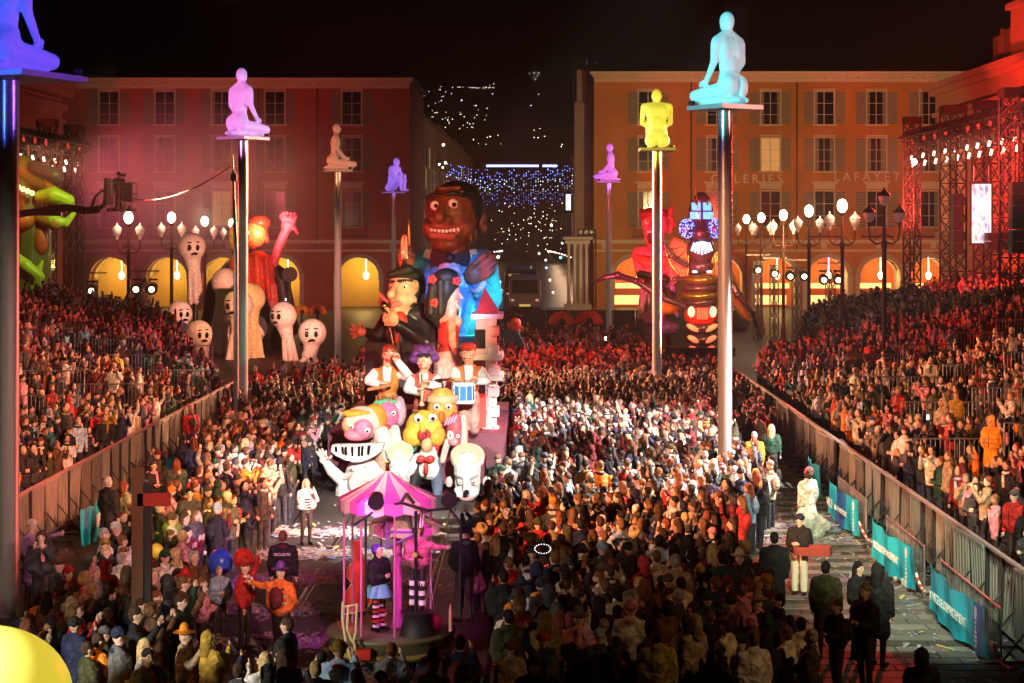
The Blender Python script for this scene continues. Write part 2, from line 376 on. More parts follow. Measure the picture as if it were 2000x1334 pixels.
def hole_wall(mb, x0, x1, z0, z1, holes, y, t=.3):
    X = sorted({x0, x1, *[h[0] for h in holes], *[h[1] for h in holes]}); Z = sorted({z0, z1, *[h[2] for h in holes], *[h[3] for h in holes]})
    for a, b in zip(X, X[1:]):
        for c, d in zip(Z, Z[1:]):
            if any(h[0]-1e-4 <= a and b <= h[1]+1e-4 and h[2]-1e-4 <= c and d <= h[3]+1e-4 for h in holes): continue
            mb.add([(a, y, c), (b, y, c), (b, y, d), (a, y, d)], [(0, 1, 2, 3)])
    for a, b, c, d in holes:
        mb.add([(a, y, c), (b, y, c), (b, y, d), (a, y, d), (a, y+t, c), (b, y+t, c), (b, y+t, d), (a, y+t, d)], [(0, 4, 5, 1), (1, 5, 6, 2), (2, 6, 7, 3), (3, 7, 4, 0)])
GLOW = mat('lit_room', (.9, .6, .25), emit=.16, ecol=(1, .6, .22), var=.3, scale=1.2)
def window(parent, x, z, wd, ht, y, lit=False, shut='closed', tall=False):
    f = MB(); e = .13
    for sx in (-1, 1): f.box((x+sx*(wd/2+e/2), y-.03, z), (e, .14, ht+2*e))
    f.box((x, y-.03, z+ht/2+e/2), (wd-.002, .14, e)); f.box((x, y-.05, z-ht/2-e*.7), (wd+.5, .3, e*1.2))
    if tall:
        f.box((x, y-.06, z+ht/2+.5), (wd+.3, .1, .5)); f.box((x, y-.12, z+ht/2+.85), (wd+.7, .3, .18))
    elif shut != 'none': f.box((x, y-.05, z+ht/2+.24), (wd+.35, .16, .12))
    w_ = f.build('window', M_CREAM, parent)
    p = MB(); p.box((x, y+.2, z), (wd, .03, ht)); p.build('pane', GLOW if lit else M_DARK, w_)
    if not lit and rng.random() < .55:
        for sx in (-1, 1):
            if rng.random() < .75:
                cu = MB(); cw = wd*rng.uniform(.12, .3)
                for q in range(5): cu.box((x+sx*(wd/2-cw*(q+.5)/5), y+.178-.006*(q % 2), z), (cw/5*.95, .008, ht*.98))
                cu.build('curtain', mat('net_curtain', (.22, .2, .17), .9), w_)
    b = MB(); b.box((x, y+.15, z), (.07, .05, ht)); [b.box((x+sx*(wd/4+.017), y+.15, z+ht*q), (wd/2-.036, .045, .045)) for sx in (-1, 1) for q in (-.2, .15)]
    b.build('glazing_bar', mat('white_wood', (.5, .48, .42), .6), w_)
    if shut == 'open':
        for sx in (-1, 1):
            h = MB(); sw = wd*.52; cx = x+sx*(wd/2+.15+sw/2)
            for a in (-1, 1): h.box((cx+a*(sw/2-.05), y-.06, z), (.1, .07, ht))
            for i in range(12): h.box((cx, y-.06, z-ht/2+ht*(i+.5)/12), (sw-.2, .05, ht/12*.7), R=Matrix.Rotation(.5, 3, 'X'))
            h.build('shutter', M_SHUT, w_)
def cornice(mb, x0, x1, z, y, big=1, dent=True):
    mb.box(((x0+x1)/2, y-.15*big, z-.55*big), (x1-x0, .3*big, .4*big)); mb.box(((x0+x1)/2, y-.45*big, z-.1*big), (x1-x0+.6*big, .9*big, .22*big))
    mb.box(((x0+x1)/2, y-.3*big, z-.28*big), (x1-x0+.3*big, .6*big, .14*big))
    if dent:
        n = int((x1-x0)/1.0)
        for i in range(n): mb.box((x0+(i+.5)*(x1-x0)/n, y-.5*big, z-.42*big), (.4*big, .42*big, .14*big))
K = 170/FPX
def fx(px): return (px-HX)*K
def fz(py): return EYE-(py-HY)*K
LETTER = mat('raised_grey_letters', (.55, .5, .42), .5, metal=.2, var=.1)
def palace(name, label, x0, x1, wallm, cols, arches, wing, back, lit, letters, zt):
    y = 170.0; B = thing(name, label, 'building', ((x0+x1)/2, y, 0)); ox = (x0+x1)/2
    def nx(px): return fx(px)-ox
    a, c = x0-ox, x1-ox
    m = MB(); AR = [(nx(q), 1.95, 3.0) for q in arches]; arch_wall(m, a, c, 5.5, AR, 0, .7)
    Hs = []; W = []
    for px in cols:
        for py, ht, tall in ((211, 3.05, 0), (302, 3.1, 0), (408, 3.3, 1)):
            Hs.append((nx(px)-.88, nx(px)+.88, fz(py)-ht/2, fz(py)+ht/2)); W.append((px, py, ht, tall))
    hole_wall(m, a, c, 5.5, zt-.3, Hs, 0, .3)
    d = 22.0
    for sx, X in ((-1, a), (1, c)): m.add([(X, 0, 0), (X, d, 0), (X, d, zt-.3), (X, 0, zt-.3)], [(0, 1, 2, 3)])
    m.add([(a, d, 0), (c, d, 0), (c, d, zt), (a, d, zt)], [(0, 1, 2, 3)])
    wl = m.build('wall', wallm, B)
    r = MB(); r.add([(a-.6, -.6, zt), (c+.6, -.6, zt), (c+.6, d, zt), (a-.6, d, zt), (a+6, 8, zt+1.4), (c-6, 8, zt+1.4), (c-6, d-8, zt+1.4), (a+6, d-8, zt+1.4)], [(0, 1, 5, 4), (1, 2, 6, 5), (2, 3, 7, 6), (3, 0, 4, 7), (4, 5, 6, 7)])
    r.build('roof', M_CHIM, B)
    t = MB(); cornice(t, a, c, zt, 0, 1.25); t.build('cornice', M_CREAM, B)
    t = MB(); t.box((0, -.12, 6.45), (c-a+.2, .3, .35)); t.box((0, -.05, 5.6), (c-a+.1, .16, .22)); t.build('string_course', M_CREAM, B)
    for q in range(int((c-a)/5.2)+1):
        t = MB(); t.box((a+1+q*5.2, -.11, 6.03), (.5, .22, .5)); t.build('bracket', M_CREAM, B)
    for (cx, rr, zs) in AR:
        t = MB()
        for i in range(14):
            a0 = PI*(i+.04)/14; a1 = PI*(i+.96)/14
            t.add([(cx-R_*math.cos(q), yy, zs+R_*math.sin(q)) for yy in (-.08, .02) for R_, q in ((rr, a0), (rr+.42, a0), (rr+.42, a1), (rr, a1))], [(0, 1, 2, 3), (4, 7, 6, 5), (0, 4, 5, 1), (1, 5, 6, 2), (2, 6, 7, 3), (3, 7, 4, 0)])
        for sx in (-1, 1): t.box((cx+sx*(rr+.22), -.03, zs/2), (.4, .1, zs-.02)); t.box((cx+sx*(rr+.2), -.06, zs), (.55, .16, .22))
        t.build('arch_surround', M_STONE, B)
    for px, py, ht, tall in W:
        window(B, nx(px), fz(py), 1.76, ht, 0, (px, py) in lit, wing, tall)
    for px in cols:                                              # iron balconies before the first floor
        t = MB(); zz = fz(455)+.4
        t.box((nx(px), -.35, zz-.75), (3.0, .7, .14))
        t.box((nx(px), -.67, zz+.25), (3.0, .05, .05))
        for i in range(15): t.box((nx(px)-1.45+i*.207, -.67, zz-.22), (.03, .03, .92))
        t.build('balcony', M_IRON, B)
    # arcade behind the arches: floor-high back wall, cross walls and a lantern in every bay
    t = MB(); t.box((0, 5.2, 2.75), (c-a, .3, 5.4)); t.box((0, 2.9, 5.35), (c-a, 4.4, .2)); t.build('arcade_wall', M_WARMWALL if not letters else M_REDWALL, B)
    for i, (cx, rr, zs) in enumerate(AR):
        t = MB(); s_ = -1 if letters else 1
        for k in range(10):
            a0 = PI*k/10; a1 = PI*(k+1)/10
            t.add([(cx+2.62*s_+.0, 0, 0)]*0+[(cx-2.3*math.cos(a0), 3.3, 2.9+2.1*math.sin(a0)), (cx-2.3*math.cos(a1), 3.3, 2.9+2.1*math.sin(a1)), (cx-2.3*math.cos(a1), 4.6, 2.9+2.1*math.sin(a1)), (cx-2.3*math.cos(a0), 4.6, 2.9+2.1*math.sin(a0))], [(0, 1, 2, 3)])
        t.box((cx+2.5, 3, 2.7), (.5, 3.9, 5.2)); t.build('arcade_pier', M_CREAM, B)
        t = MB(); t.lathe((cx+.5, 2.6, 3.0), [(.05, .55), (.16, .45), (.26, .3), (.2, -.1), (.08, -.18)], 8); t.tube((cx+.5, 2.6, 3.5), (cx+.5, 2.6, 5.25), .02, n=5)
        t.build('lantern', mat('arcade_lantern', (.9, .8, .5), emit=14, ecol=(1, .8, .45), var=0), B)
        if letters:
            t = MB(); t.box((cx, 4.95, 1.5), (3.6, .12, .55)); t.build('shop_fascia', mat('shop_fascia', (.35, .06, .02), .5), B)
            t = MB(); t.box((cx, 4.96, .72), (3.4, .1, .9)); t.box((cx+.2, 4.98, 2.1), (3.6, .08, .5)); t.build('shop_window', mat('shop_glow', (.9, .65, .3), emit=1.1, ecol=(1, .62, .22), var=.4, scale=.8), B)
        lamp((ox+cx+.3, y+2.2, 4.3), None, 420, (1, .62, .2) if letters else (1, .66, .14), size=.25, typ='POINT')
    for txt, px, py, sz in letters:
        o = link('lettering', text_mesh(txt, sz, LETTER, .05, spacing=1.45), B, (nx(px), -.06, fz(py))); o.rotation_euler = (PI/2, 0, 0)
        o['label'] = 'raised letters reading '+txt
    for px in ((1350, 1556) if letters else (505, 620)):
        t = MB(); t.tube((nx(px), -.12, 5.7), (nx(px), -.12, zt-.7), .08, n=6); t.build('downpipe', M_CHIM, B)
    return B
palace('corner_building', 'dark red arcaded building behind the ghost puppets, left side of the avenue', fx(104), fx(800), M_RED,
       [213, 322, 433, 537, 687], [215, 325, 435, 545, 700], 'open', 0, {(433, 408)}, [], 21.9)
palace('corner_building', 'orange ochre arcaded building with raised shop letters, right side of the avenue', fx(1160), fx(1880), M_ORG,
       [1266, 1400, 1505, 1610, 1712, 1815], [1240, 1410, 1515, 1617, 1720, 1815], 'open', 0, {(1505, 302)}, [('GALERIES', 1458, 350, 1.18), ('LAFAYETTE', 1712, 346, 1.18)], 22.5)

# ---- the avenue behind, between the two corner buildings
def house(x0, x1, y0, y1, h, wm, label, side, nwin):
    B = thing('avenue_house', label, 'building', ((x0+x1)/2, (y0+y1)/2, 0)); dx, dy = (x1-x0), (y1-y0)
    m = MB(); m.box((0, 0, h/2), (dx, dy, h)); m.build('wall', wm, B)
    r = MB(); r.box((0, 0, h+.15), (dx+1, dy+.6, .3)); r.box((0, 0, h+.7), (dx-2, dy-2, .8)); r.build('roof', M_CHIM, B)
    X = side*(dx/2+.02); k = 0
    for j in range(nwin):
        for f_ in range(5):
            yy = -dy/2+dy*(j+.5)/nwin; zz = 5.6+f_*(h-7)/5
            t = MB(); t.box((X, yy, zz), (.1, 1.5, 2.5)); t.box((X+side*.1, yy, zz-1.35), (.3, 1.9, .15)); w_ = t.build('window', M_CREAM, B)
            t = MB(); t.box((X+side*.06, yy, zz), (.04, 1.3, 2.3)); t.build('pane', GLOW if rng.random() < .1 else M_DARK, w_)
    t = MB(); t.box((X, 0, 4.1), (.5, dy, .3)); t.build('string_course', M_CREAM, B)
M_AV = mat('avenue_render', (.3, .2, .13), .85, var=.2, scale=.5)
for i, (y0, y1, h) in enumerate(((196, 232, 20), (236, 290, 21), (295, 380, 22), (390, 560, 23))):
    house(-27, -12.0-.4*i, y0, y1, h, M_AV, ['dark avenue house directly behind the red corner building', 'second dark house along the left side of the avenue', 'third dark house along the left side of the avenue', 'farthest dark house on the left side of the avenue'][i], 1, 5)
    house(7.2+.9*i, 24, y0, y1, h, M_AV, ['dark avenue house directly behind the orange corner building', 'second dark house along the right side of the avenue', 'third dark house along the right side of the avenue', 'farthest dark house on the right side of the avenue'][i], -1, 5)
g = MB(); vs = []
for j in range(12):
    y = 175+j*130; z = .006+max(0, j-3)*1.6; vs += [(-9, y, z), (6.5, y, z)]
g.add(vs, [(2*j, 2*j+1, 2*j+3, 2*j+2) for j in range(11)]); struct(g, 'avenue_road', mat('avenue_asphalt', (.06, .05, .045), .35, var=.3))
A = MB(); am = [mat('lamp_white', (.9, .9, .85), emit=4.5, ecol=(1, .93, .82), var=0), mat('lamp_amber', (.9, .6, .3), emit=3.5, ecol=(1, .68, .35), var=0), mat('lamp_green', (.2, .9, .6), emit=8, ecol=(.1, 1, .6), var=0), mat('lamp_blue', (.2, .3, 1), emit=10, ecol=(.15, .3, 1), var=0)]
def spark(px, py, d, r, k): A.cur = k; A.ell(tuple(at(px, py, d)), r*d/FPX, None, 6, 4)
for i in range(26):                              # street lamps running away on both sides
    d = 190*1.085**i; zz = 8.6+.01*d
    for X, k in ((-8.4, 0), (5.6, 0)):
        px = HX+X*FPX/d; py = HY-(zz-8-.011*d)*FPX/d+45+35*math.exp(-i/7)
        spark(px, py, d, .9+rng.random()*.9, k)
for i in range(95):
    d = rng.uniform(200, 900); px = 1030+rng.normal(0, 1)*(22+9000/d); py = rng.uniform(385, 470)+6000/d*rng.uniform(0, 2.4)
    if 960 < px < 1112 and py < 600: spark(px, py, d, rng.uniform(.35, .95), int(rng.choice([0, 1, 1, 1, 3], p=[.4, .2, .2, .15, .05])))
for px, py, r, k in ((1053, 495, 2, 0), (1095, 503, 2.6, 2), (1066, 508, 2.2, 0), (1067, 523, 2, 3), (1074, 547, 2.4, 0), (1080, 571, 2, 0), (1050, 607, 1.8, 0), (973, 502, 3, 0), (1077, 440, 2.6, 0), (1098, 475, 2, 0), (870, 318, 2.6, 0), (858, 321, 2.2, 0), (865, 327, 2, 0), (866, 283, 3, 1), (868, 375, 3, 0)):
    spark(px, py, 188, r, k)
tag(A.build('avenue_lights', am), kind='stuff')
L = MB(); lm = [mat('fairy_light_blue', (.2, .3, 1), emit=3, ecol=(.16, .26, 1), var=0), mat('fairy_light_white', (.7, .85, 1), emit=3, ecol=(.6, .85, 1), var=0)]
for s_ in range(15):                              # garlands slung across the avenue
    d = 205+s_*9; z0 = 8+(440-(322+s_*4.6))*d/FPX; sag = 14*d/FPX
    for i in range(54):
        u = i/53; px = 872+u*250
        if rng.random() < .5: continue
        L.cur = int(rng.random() < .55 and 3 < s_ < 10); L.ell(((px-HX)*d/FPX, d+rng.normal(0, 1.5), z0-sag*4*u*(1-u)+rng.normal(0, .12)), rng.uniform(.035, .075), None, 5, 3)
tag(L.build('string_lights', lm), kind='stuff')
t = MB(); a, b = at(950, 324, 200), at(1052, 324, 200); t.box((a+b)/2, (b.x-a.x, .2, .2)); a2, b2 = at(1060, 324, 200), at(1088, 324, 200); t.box((a2+b2)/2, (b2.x-a2.x, .2, .2))
for q_ in range(5):                               # some of the avenue lamps light the street and its house fronts
    for X_ in (-8.6, 5.6): lamp((X_, 222+q_*40, 8), None, 600, (1, .62, .36), size=.3, typ='POINT')
root = thing('light_bar', 'long bright blue lit bar hung across the avenue', 'light bar', tuple(at(1018, 324, 200)))
bb = MB(); bb.box((0, .2, .3), (9, .1, .08)); bb.build('hanger', M_IRON, root)
o = t.build('tube', mat('blue_tube', (.3, .4, 1), emit=6, ecol=(.28, .42, 1), var=0), root, tuple(-Vector(root.location)))
root = thing('shop_sign', 'upright glowing blue white sign on the right wall of the avenue', 'sign', tuple(at(1110, 395, 195)))
t = MB(); t.box((0, 0, 0), (.5, .3, 1.7)); t.build('panel', mat('sign_glow', (.6, .7, 1), emit=3, ecol=(.45, .55, 1), var=.5, scale=4), root); t = MB(); t.box((.5, .05, 0), (.5, .06, .06)); t.box((0, .02, -1.05), (1.1, .1, .1)); t.build('bracket', M_IRON, root)
root = thing('road_sign', 'dark overhead sign with three pale pictograms left of the orange building', 'sign', tuple(at(1146, 456, 160)))
t = MB(); t.box((0, 0, 0), (1.7, .12, .8)); t.tube((.8, .1, -7.1), (.8, .1, .3), .07); t.build('panel', M_BLACK, root)
for i in range(3):
    t = MB(); x = -.55+i*.5
    if i < 2: t.add([(x+.17*math.cos(q*PI/4), -.07, .12+.17*math.sin(q*PI/4)) for q in range(8)]+[(x+.09*math.cos(q*PI/4), -.07, .12+.09*math.sin(q*PI/4)) for q in range(8)], [(q, (q+1) % 8, 8+(q+1) % 8, 8+q) for q in range(8)])
    else: t.add([(x-.15, -.07, -.03), (x+.2, -.07, .12), (x-.15, -.07, .27)], [(0, 1, 2)])
    t.build('pictogram', mat('pale_pictogram', (.6, .55, .45), emit=.15, ecol=(.8, .7, .5), var=0), root)
# vehicles waiting at the mouth of the avenue
def van(loc, label, sc, bus):
    R = thing('parked_bus' if bus else 'parked_van', label, 'bus' if bus else 'van', loc); w_, h, l = 2.3*sc, 2.6*sc, 5.5*sc
    m = MB(); m.add([(-w_/2, 0, .4), (w_/2, 0, .4), (w_/2, 0, h*.45), (w_/2*.92, .5, h*.95), (-w_/2*.92, .5, h*.95), (-w_/2, 0, h*.45), (-w_/2, l, .4), (w_/2, l, .4), (w_/2, l, h*.45), (w_/2*.92, l, h), (-w_/2*.92, l, h), (-w_/2, l, h*.45)],
          [(0, 1, 2, 5), (5, 2, 3, 4), (1, 7, 8, 2), (2, 8, 9, 3), (3, 9, 10, 4), (0, 5, 11, 6), (5, 4, 10, 11), (6, 11, 8, 7), (11, 10, 9, 8), (0, 6, 7, 1)])
    m.build('body', mat('van_paint_b' if bus else 'van_paint', (.03, .03, .05) if bus else (.12, .11, .1), .25, coat=.5, var=.1), R)
    t = MB(); t.add([(-w_*.43, -.03+.02, h*.5), (w_*.43, -.01, h*.5), (w_*.4, .4, h*.88), (-w_*.4, .4, h*.88)], [(0, 1, 2, 3)]); t.build('windscreen', M_DARK, R)
    for sx in (-1, 1):
        t = MB(); t.box((sx*w_*.4, -.04, h*.3), (.3, .08, .2)); t.build('headlight', mat('dim_headlight', (.8, .8, .7), emit=1.2 if sx > 0 and not bus else .2, ecol=(1, .9, .7), var=0), R)
        t = MB(); t.tube((sx*(w_/2+.02), 0, .9), (sx*(w_/2+.02), 0, h*.9), .045, n=6); t.build('pillar_trim', M_STEEL, R)
        for yy in (.9, l-1):
            t = MB(); t.tube((sx*w_*.46, yy, .36), (sx*w_*.5, yy, .36), .36, n=14); t.build('wheel', M_BLACK, R)
    t = MB(); t.box((-w_*.2 if bus else 0, -.05, h*(.8 if bus else .15)), (w_*.36, .04, .22)); t.build('destination_sign' if bus else 'number_plate', mat('yellow_sign', (.9, .8, .2), emit=2.5 if bus else .3, ecol=(1, .85, .25), var=0), R)
van((at(1025, 610, 168).x, 168, 0), 'pale van facing the square at the mouth of the avenue', 1.25, False)
van((at(1018, 605, 180).x, 180, 0), 'dark bus with yellow lit sign behind the pale van', 1.45, True)
R = thing('police_car', 'car with glowing blue roof light beside the trumpeter hand', 'car', (at(968, 500, 200).x, 200, 0))
t = MB(); t.add([(-.9, 0, .35), (.9, 0, .35), (.9, 0, .95), (-.9, 0, .95), (-.7, .9, 1.5), (.7, .9, 1.5), (.7, 2.6, 1.5), (-.7, 2.6, 1.5), (-.9, 4, .95), (.9, 4, .95), (-.9, 4, .35), (.9, 4, .35)], [(0, 1, 2, 3), (3, 2, 5, 4), (4, 5, 6, 7), (7, 6, 9, 8), (8, 9, 11, 10), (1, 11, 9, 2), (0, 3, 8, 10), (2, 9, 6, 5), (3, 4, 7, 8)]); t.build('body', mat('white_car', (.6, .6, .6), .3), R)
t = MB(); t.box((0, 1.7, 1.62), (1.1, .3, .2)); t.build('roof_light', mat('blue_beacon', (.2, .3, 1), emit=22, ecol=(.1, .25, 1), var=0), R)
for sx in (-1, 1):
    t = MB(); t.box((sx*.6, -.03, .75), (.3, .06, .16)); t.build('headlight', am[0], R)
    for yy in (.7, 3.2): t = MB(); t.tube((sx*.82, yy, .32), (sx*.93, yy, .32), .32, n=12); t.build('wheel', M_BLACK, R)
# tall monument-like pale pier and scaffold at the corner of the orange building
R = thing('stone_pier', 'pale carved stone pier lit from below left of the orange building', 'pillar', (at(1128, 600, 160).x, 160, 0))
t = MB(); t.box((0, 0, .5), (2.4, 1.8, 1)); t.build('base', M_STONE, R); t = MB(); t.box((0, 0, 6.5), (2.2, 1.6, .3)); t.box((0, 0, 6.85), (2.6, 2, .25)); t.build('capital', M_STONE, R)
for i in range(4):
    t = MB(); t.lathe((-.8+i*.53, -.45, 1.0), [(.2, 0), (.2, .15), (.15, .3), (.14, 4.9), (.19, 5.2), (.2, 5.34)], 10); t.build('column', M_STONE, R)
lamp((at(1128, 600, 160).x, 156, 1), (at(1128, 500, 160).x, 160, 6), 160, (1, .8, .5), 60)
R = thing('chimney_stack', 'dark chimney block with railings on the roof corner of the orange building', 'chimney', (fx(1141), 176, 0))
t = MB(); t.box((0, 0, 10), (1.6, 3, 20)); t.build('shaft', M_AV, R); t = MB(); t.box((0, 0, 21.6), (1.1, 1.4, 3.2)); t.build('block', M_AV, R)
for sx in (-1, 1): t = MB(); t.tube((sx*.7-.2, -1, 20), (sx*.7-.2, -1, 24.4), .05); t.build('post', M_IRON, R)
lamp((8, 150, 2), (3, 176, 12), 700, (1, .6, .3), 50)

# ---- the left wing (red) and the opera-like front on the right (red floodlit)
R = thing('side_building', 'red floodlit side building with curved cornice at far left', 'building', (-45, 122, 0))
t = MB(); t.box((0, 0, 9), (16, 40, 18)); t.build('wall', M_RED, R)
for z, o_, h in ((18.95, 1.1, .5), (18.4, .7, .6), (17.3, .35, .5), (16.2, .25, .3), (9.5, .3, .4)):
    t = MB(); t.box((0, 0, z), (16+2*o_, 40+2*o_, h)); t.build('cornice', M_RED, R)
for j in range(7):
    for z in (13, 6): t = MB(); t.box((8.02, -17+j*5.6, z), (.12, 1.7, 3.2)); w_ = t.build('window', M_CREAM, R); t = MB(); t.box((8.09, -17+j*5.6, z), (.04, 1.4, 2.9)); t.build('pane', M_DARK, w_)
OX = 33.2
R = thing('opera_building', 'red floodlit classical building with urns and columns at far right', 'building', (OX+8, 121, 0))
t = MB(); t.box((0, 0, 8.6), (15.6, 48, 17.2)); t.build('wall', M_OPERA, R)
for z, o_, h in ((19.1, 1.3, .45), (18.65, .9, .4), (17.9, .45, 1.1), (16.9, .7, .35), (16.3, .3, .7), (7.2, .5, .5), (6.4, .3, .5)):
    t = MB(); t.box((0, 0, z), (15.6+2*o_, 48+2*o_, h)); t.build('cornice', M_OPERA, R)
t = MB(); t.box((-1, -14, 21.0), (14.6, 31, 3.4)); t.box((-1, -14, 22.9), (15.2, 31.6, .4)); t.build('attic', M_OPERA, R)
t = MB(); t.box((0, 0, 19.7), (13.5, 46, .8)); t.build('roof', M_CHIM, R)
for i in range(7):
    t = MB(); t.lathe((-8.0, 0.8-i*4.4, 23.1), [(.42, 0), (.42, .12), (.2, .3), (.16, .5), (.36, .9), (.5, 1.5), (.62, 1.75), (.56, 1.8), (.1, 1.8)], 12); t.build('urn', M_OPERA, R)
for i in range(3):
    t = MB(); t.box((-5.8-.5*i, 13-i*5.0, 21.0), (1.1, 1.5, 2.2)); t.tube((-5.8-.5*i, 13-i*5, 22.1), (-5.8-.5*i, 13-i*5, 22.7), .2); t.build('chimney', M_OPERA, R)
for i in range(9):
    yy = 21-i*5.2
    t = MB(); t.lathe((-8.15, yy, 7.5), [(.62, 0), (.62, .3), (.5, .5), (.46, 7.2), (.52, 7.6), (.7, 7.9), (.72, 8.35)], 16); t.build('column', M_OPERA, R)
    t = MB(); t.box((-7.86, yy-2.6, 11), (.12, 1.9, 4.6)); t.box((-8.0, yy-2.6, 13.6), (.5, 2.5, .4)); w_ = t.build('window', M_CREAM, R)
    t = MB(); t.box((-7.94, yy-2.6, 11), (.06, 1.5, 4.2)); t.build('pane', M_DARK, w_)
t = MB(); t.box((-7.9, 0, 3), (.2, 47, .15)); [t.box((-7.95, 0, .9+q*.9), (.3, 47.4, .72)) for q in range(6)]; t.build('rustication', M_OPERA, R)
# ------------------------------------------------------------------ street lamps
M_POST = mat('painted_lamp_post', (.1, .035, .03), .4, metal=.3, var=.2)
GLOBE = mat('lit_lamp_globe', (1, .95, .85), emit=11, ecol=(1, .88, .66), var=0)
SIDEG = mat('frosted_lantern', (.75, .55, .45), .35, emit=.16, ecol=(1, .5, .35), var=.1)
OFFG = mat('unlit_lantern', (.3, .22, .18), .3, emit=.06, ecol=(1, .6, .4), var=.2)  # faint emission stands in for light falling on the unlit glass
def lantern(parent, x, z, lit, s=1):
    t = MB(); t.lathe((x, 0, z), [(.08, -.02), (.2, .1), (.27, .34), (.24, .4)], 10)
    w_ = t.build('lantern', lit, parent)
    t = MB(); t.lathe((x, 0, z), [(.29, .4), (.28, .46), (.15, .6), (.05, .68), (.03, .8)], 10); t.lathe((x, 0, z), [(.05, -.2), (.09, -.1), (.1, -.03)], 8); t.build('lantern_cap', GLOBE if lit is SIDEG and False else (SIDEG if lit is SIDEG else M_IRON), w_)
def street_lamp(px, py, d, label, on=True, group=None):
    top = at(px, py, d); R = thing('street_lamp', label, 'street lamp', (top.x, d, 0), 0, group); h = top.z
    t = MB(); t.lathe((0, 0, 0), [(.3, 0), (.3, .3), (.2, .5), (.16, 1.2), (.12, 1.4), (.1, h-2.3), (.14, h-2.2), (.14, h-2.0), (.08, h-1.9), (.06, h-.5)], 10); t.build('post', M_POST if on else M_IRON, R)
    for s in (-1, 1):
        t = MB(); pts = [(0, 0, h-2.0), (s*.35, 0, h-2.1), (s*.62, 0, h-1.9), (s*.68, 0, h-1.55), (s*.68, 0, h-1.25)]; t.path(pts, .04, 6)
        t.path([(0, 0, h-1.6), (s*.25, 0, h-1.75), (s*.45, 0, h-1.95)], .025, 5); t.build('arm', M_POST if on else M_IRON, R); lantern(R, s*.68, h-1.1, SIDEG if on else OFFG)
    if on:
        t = MB(); t.ell((0, 0, h), (.27, .27, .36), None, 14, 10); t.build('globe', GLOBE, R)
        t = MB(); t.lathe((0, 0, h-.52), [(.08, 0), (.16, .05), (.2, .14)], 10); t.build('globe_collar', M_POST, R)
        lamp((top.x, d-.7, h+.1), None, 170, (1, .7, .42), size=.35, typ='POINT')
    else: lantern(R, 0, h-.35, OFFG)
GL = 'lamps lining the left stand'; GR = 'lamps lining the right stand'
for px, py, d, lb in ((251, 425, 105, 'lit three lantern street lamp below the cherry picker basket'), (335, 425, 118, 'lit three lantern street lamp left of the tall ghost puppet'), (400, 432, 130, 'lit three lantern street lamp just above the tall ghost puppet'), (453, 436, 142, 'lit street lamp half hidden behind the thin grey mast'), (497, 433, 152, 'lit street lamp right of the pink lit statue pole')):
    street_lamp(px, py, d, lb, True, GL)
for px, py, d, lb in ((1645, 402, 95, 'tallest and nearest lit street lamp of the right row'), (1580, 412, 108, 'second nearest lit street lamp of the right row'), (1530, 420, 120, 'third lit street lamp of the right row, in the middle'), (1487, 425, 132, 'fourth lit street lamp of the right row'), (1458, 428, 142, 'farthest lit street lamp, next to the insect float')):
    street_lamp(px, py, d, lb, True, GR)
street_lamp(1727, 385, 80, 'unlit dark three lantern street lamp right of the lit row', False)

# ------------------------------------------------------------------ lighting trusses
TRUSS = mat('black_truss', (.03, .028, .028), .5, metal=.6, var=.2)
BAR = mat('lit_beam_bar', (1, .8, .65), emit=4.5, ecol=(1, .66, .48), var=0)
REDL = mat('red_lens', (.9, .1, .05), emit=1.6, ecol=(1, .06, .03), var=0)
def lattice(mb, p0, p1, w_, n, r=.045):
    p0, p1 = Vector(p0), Vector(p1); d = (p1-p0); a = d.normalized().orthogonal().normalized(); b = d.normalized().cross(a)
    cs = [(a*sx+b*sy)*w_/2 for sx, sy in ((-1, -1), (1, -1), (1, 1), (-1, 1))]
    for c in cs: mb.tube(p0+c, p1+c, r, n=5, cap=False)
    for i in range(n):
        q0 = p0+d*i/n; q1 = p0+d*(i+1)/n
        for k in range(4):
            c, e = cs[k], cs[(k+1) % 4]
            mb.tube(q0+c, q1+e, r*.6, n=4, cap=False); mb.tube(q0+e, q1+c, r*.6, n=4, cap=False); mb.tube(q0+c, q0+e, r*.6, n=4, cap=False)
def moving_head(parent, x, y, z, turn):
    t = MB(); t.box((x, y, z+.05), (.42, .42, .2)); t.tube((x, y, z+.15), (x, y, z+.4), .08, n=6); t.build('fixture_base', M_BLACK, parent)
    t = MB()
    for s in (-1, 1): t.box((x+s*.26, y, z-.32), (.06, .18, .6))
    t.ell((x, y, z-.45), (.21, .24, .34), None, 10, 7); w_ = t.build('fixture_head', M_BLACK, parent)
    t = MB(); R_ = Matrix.Rotation(turn, 3, 'Y')
    t.box((x+turn*.1, y-.3, z-.6), (.13, .06, .3), R=R_); t.box((x+turn*.5, y-.34, z-1.08), (.13, .06, .34), R=R_); t.build('light_bar', BAR, w_)
    t = MB(); t.ell((x+.1, y-.2, z+.5), (.1, .08, .2), None, 8, 6); t.build('red_lamp', [REDL], w_)
    t = MB(); t.box((x, y, z+.62), (.3, .3, .55)); t.build('ballast', M_BLACK, w_)
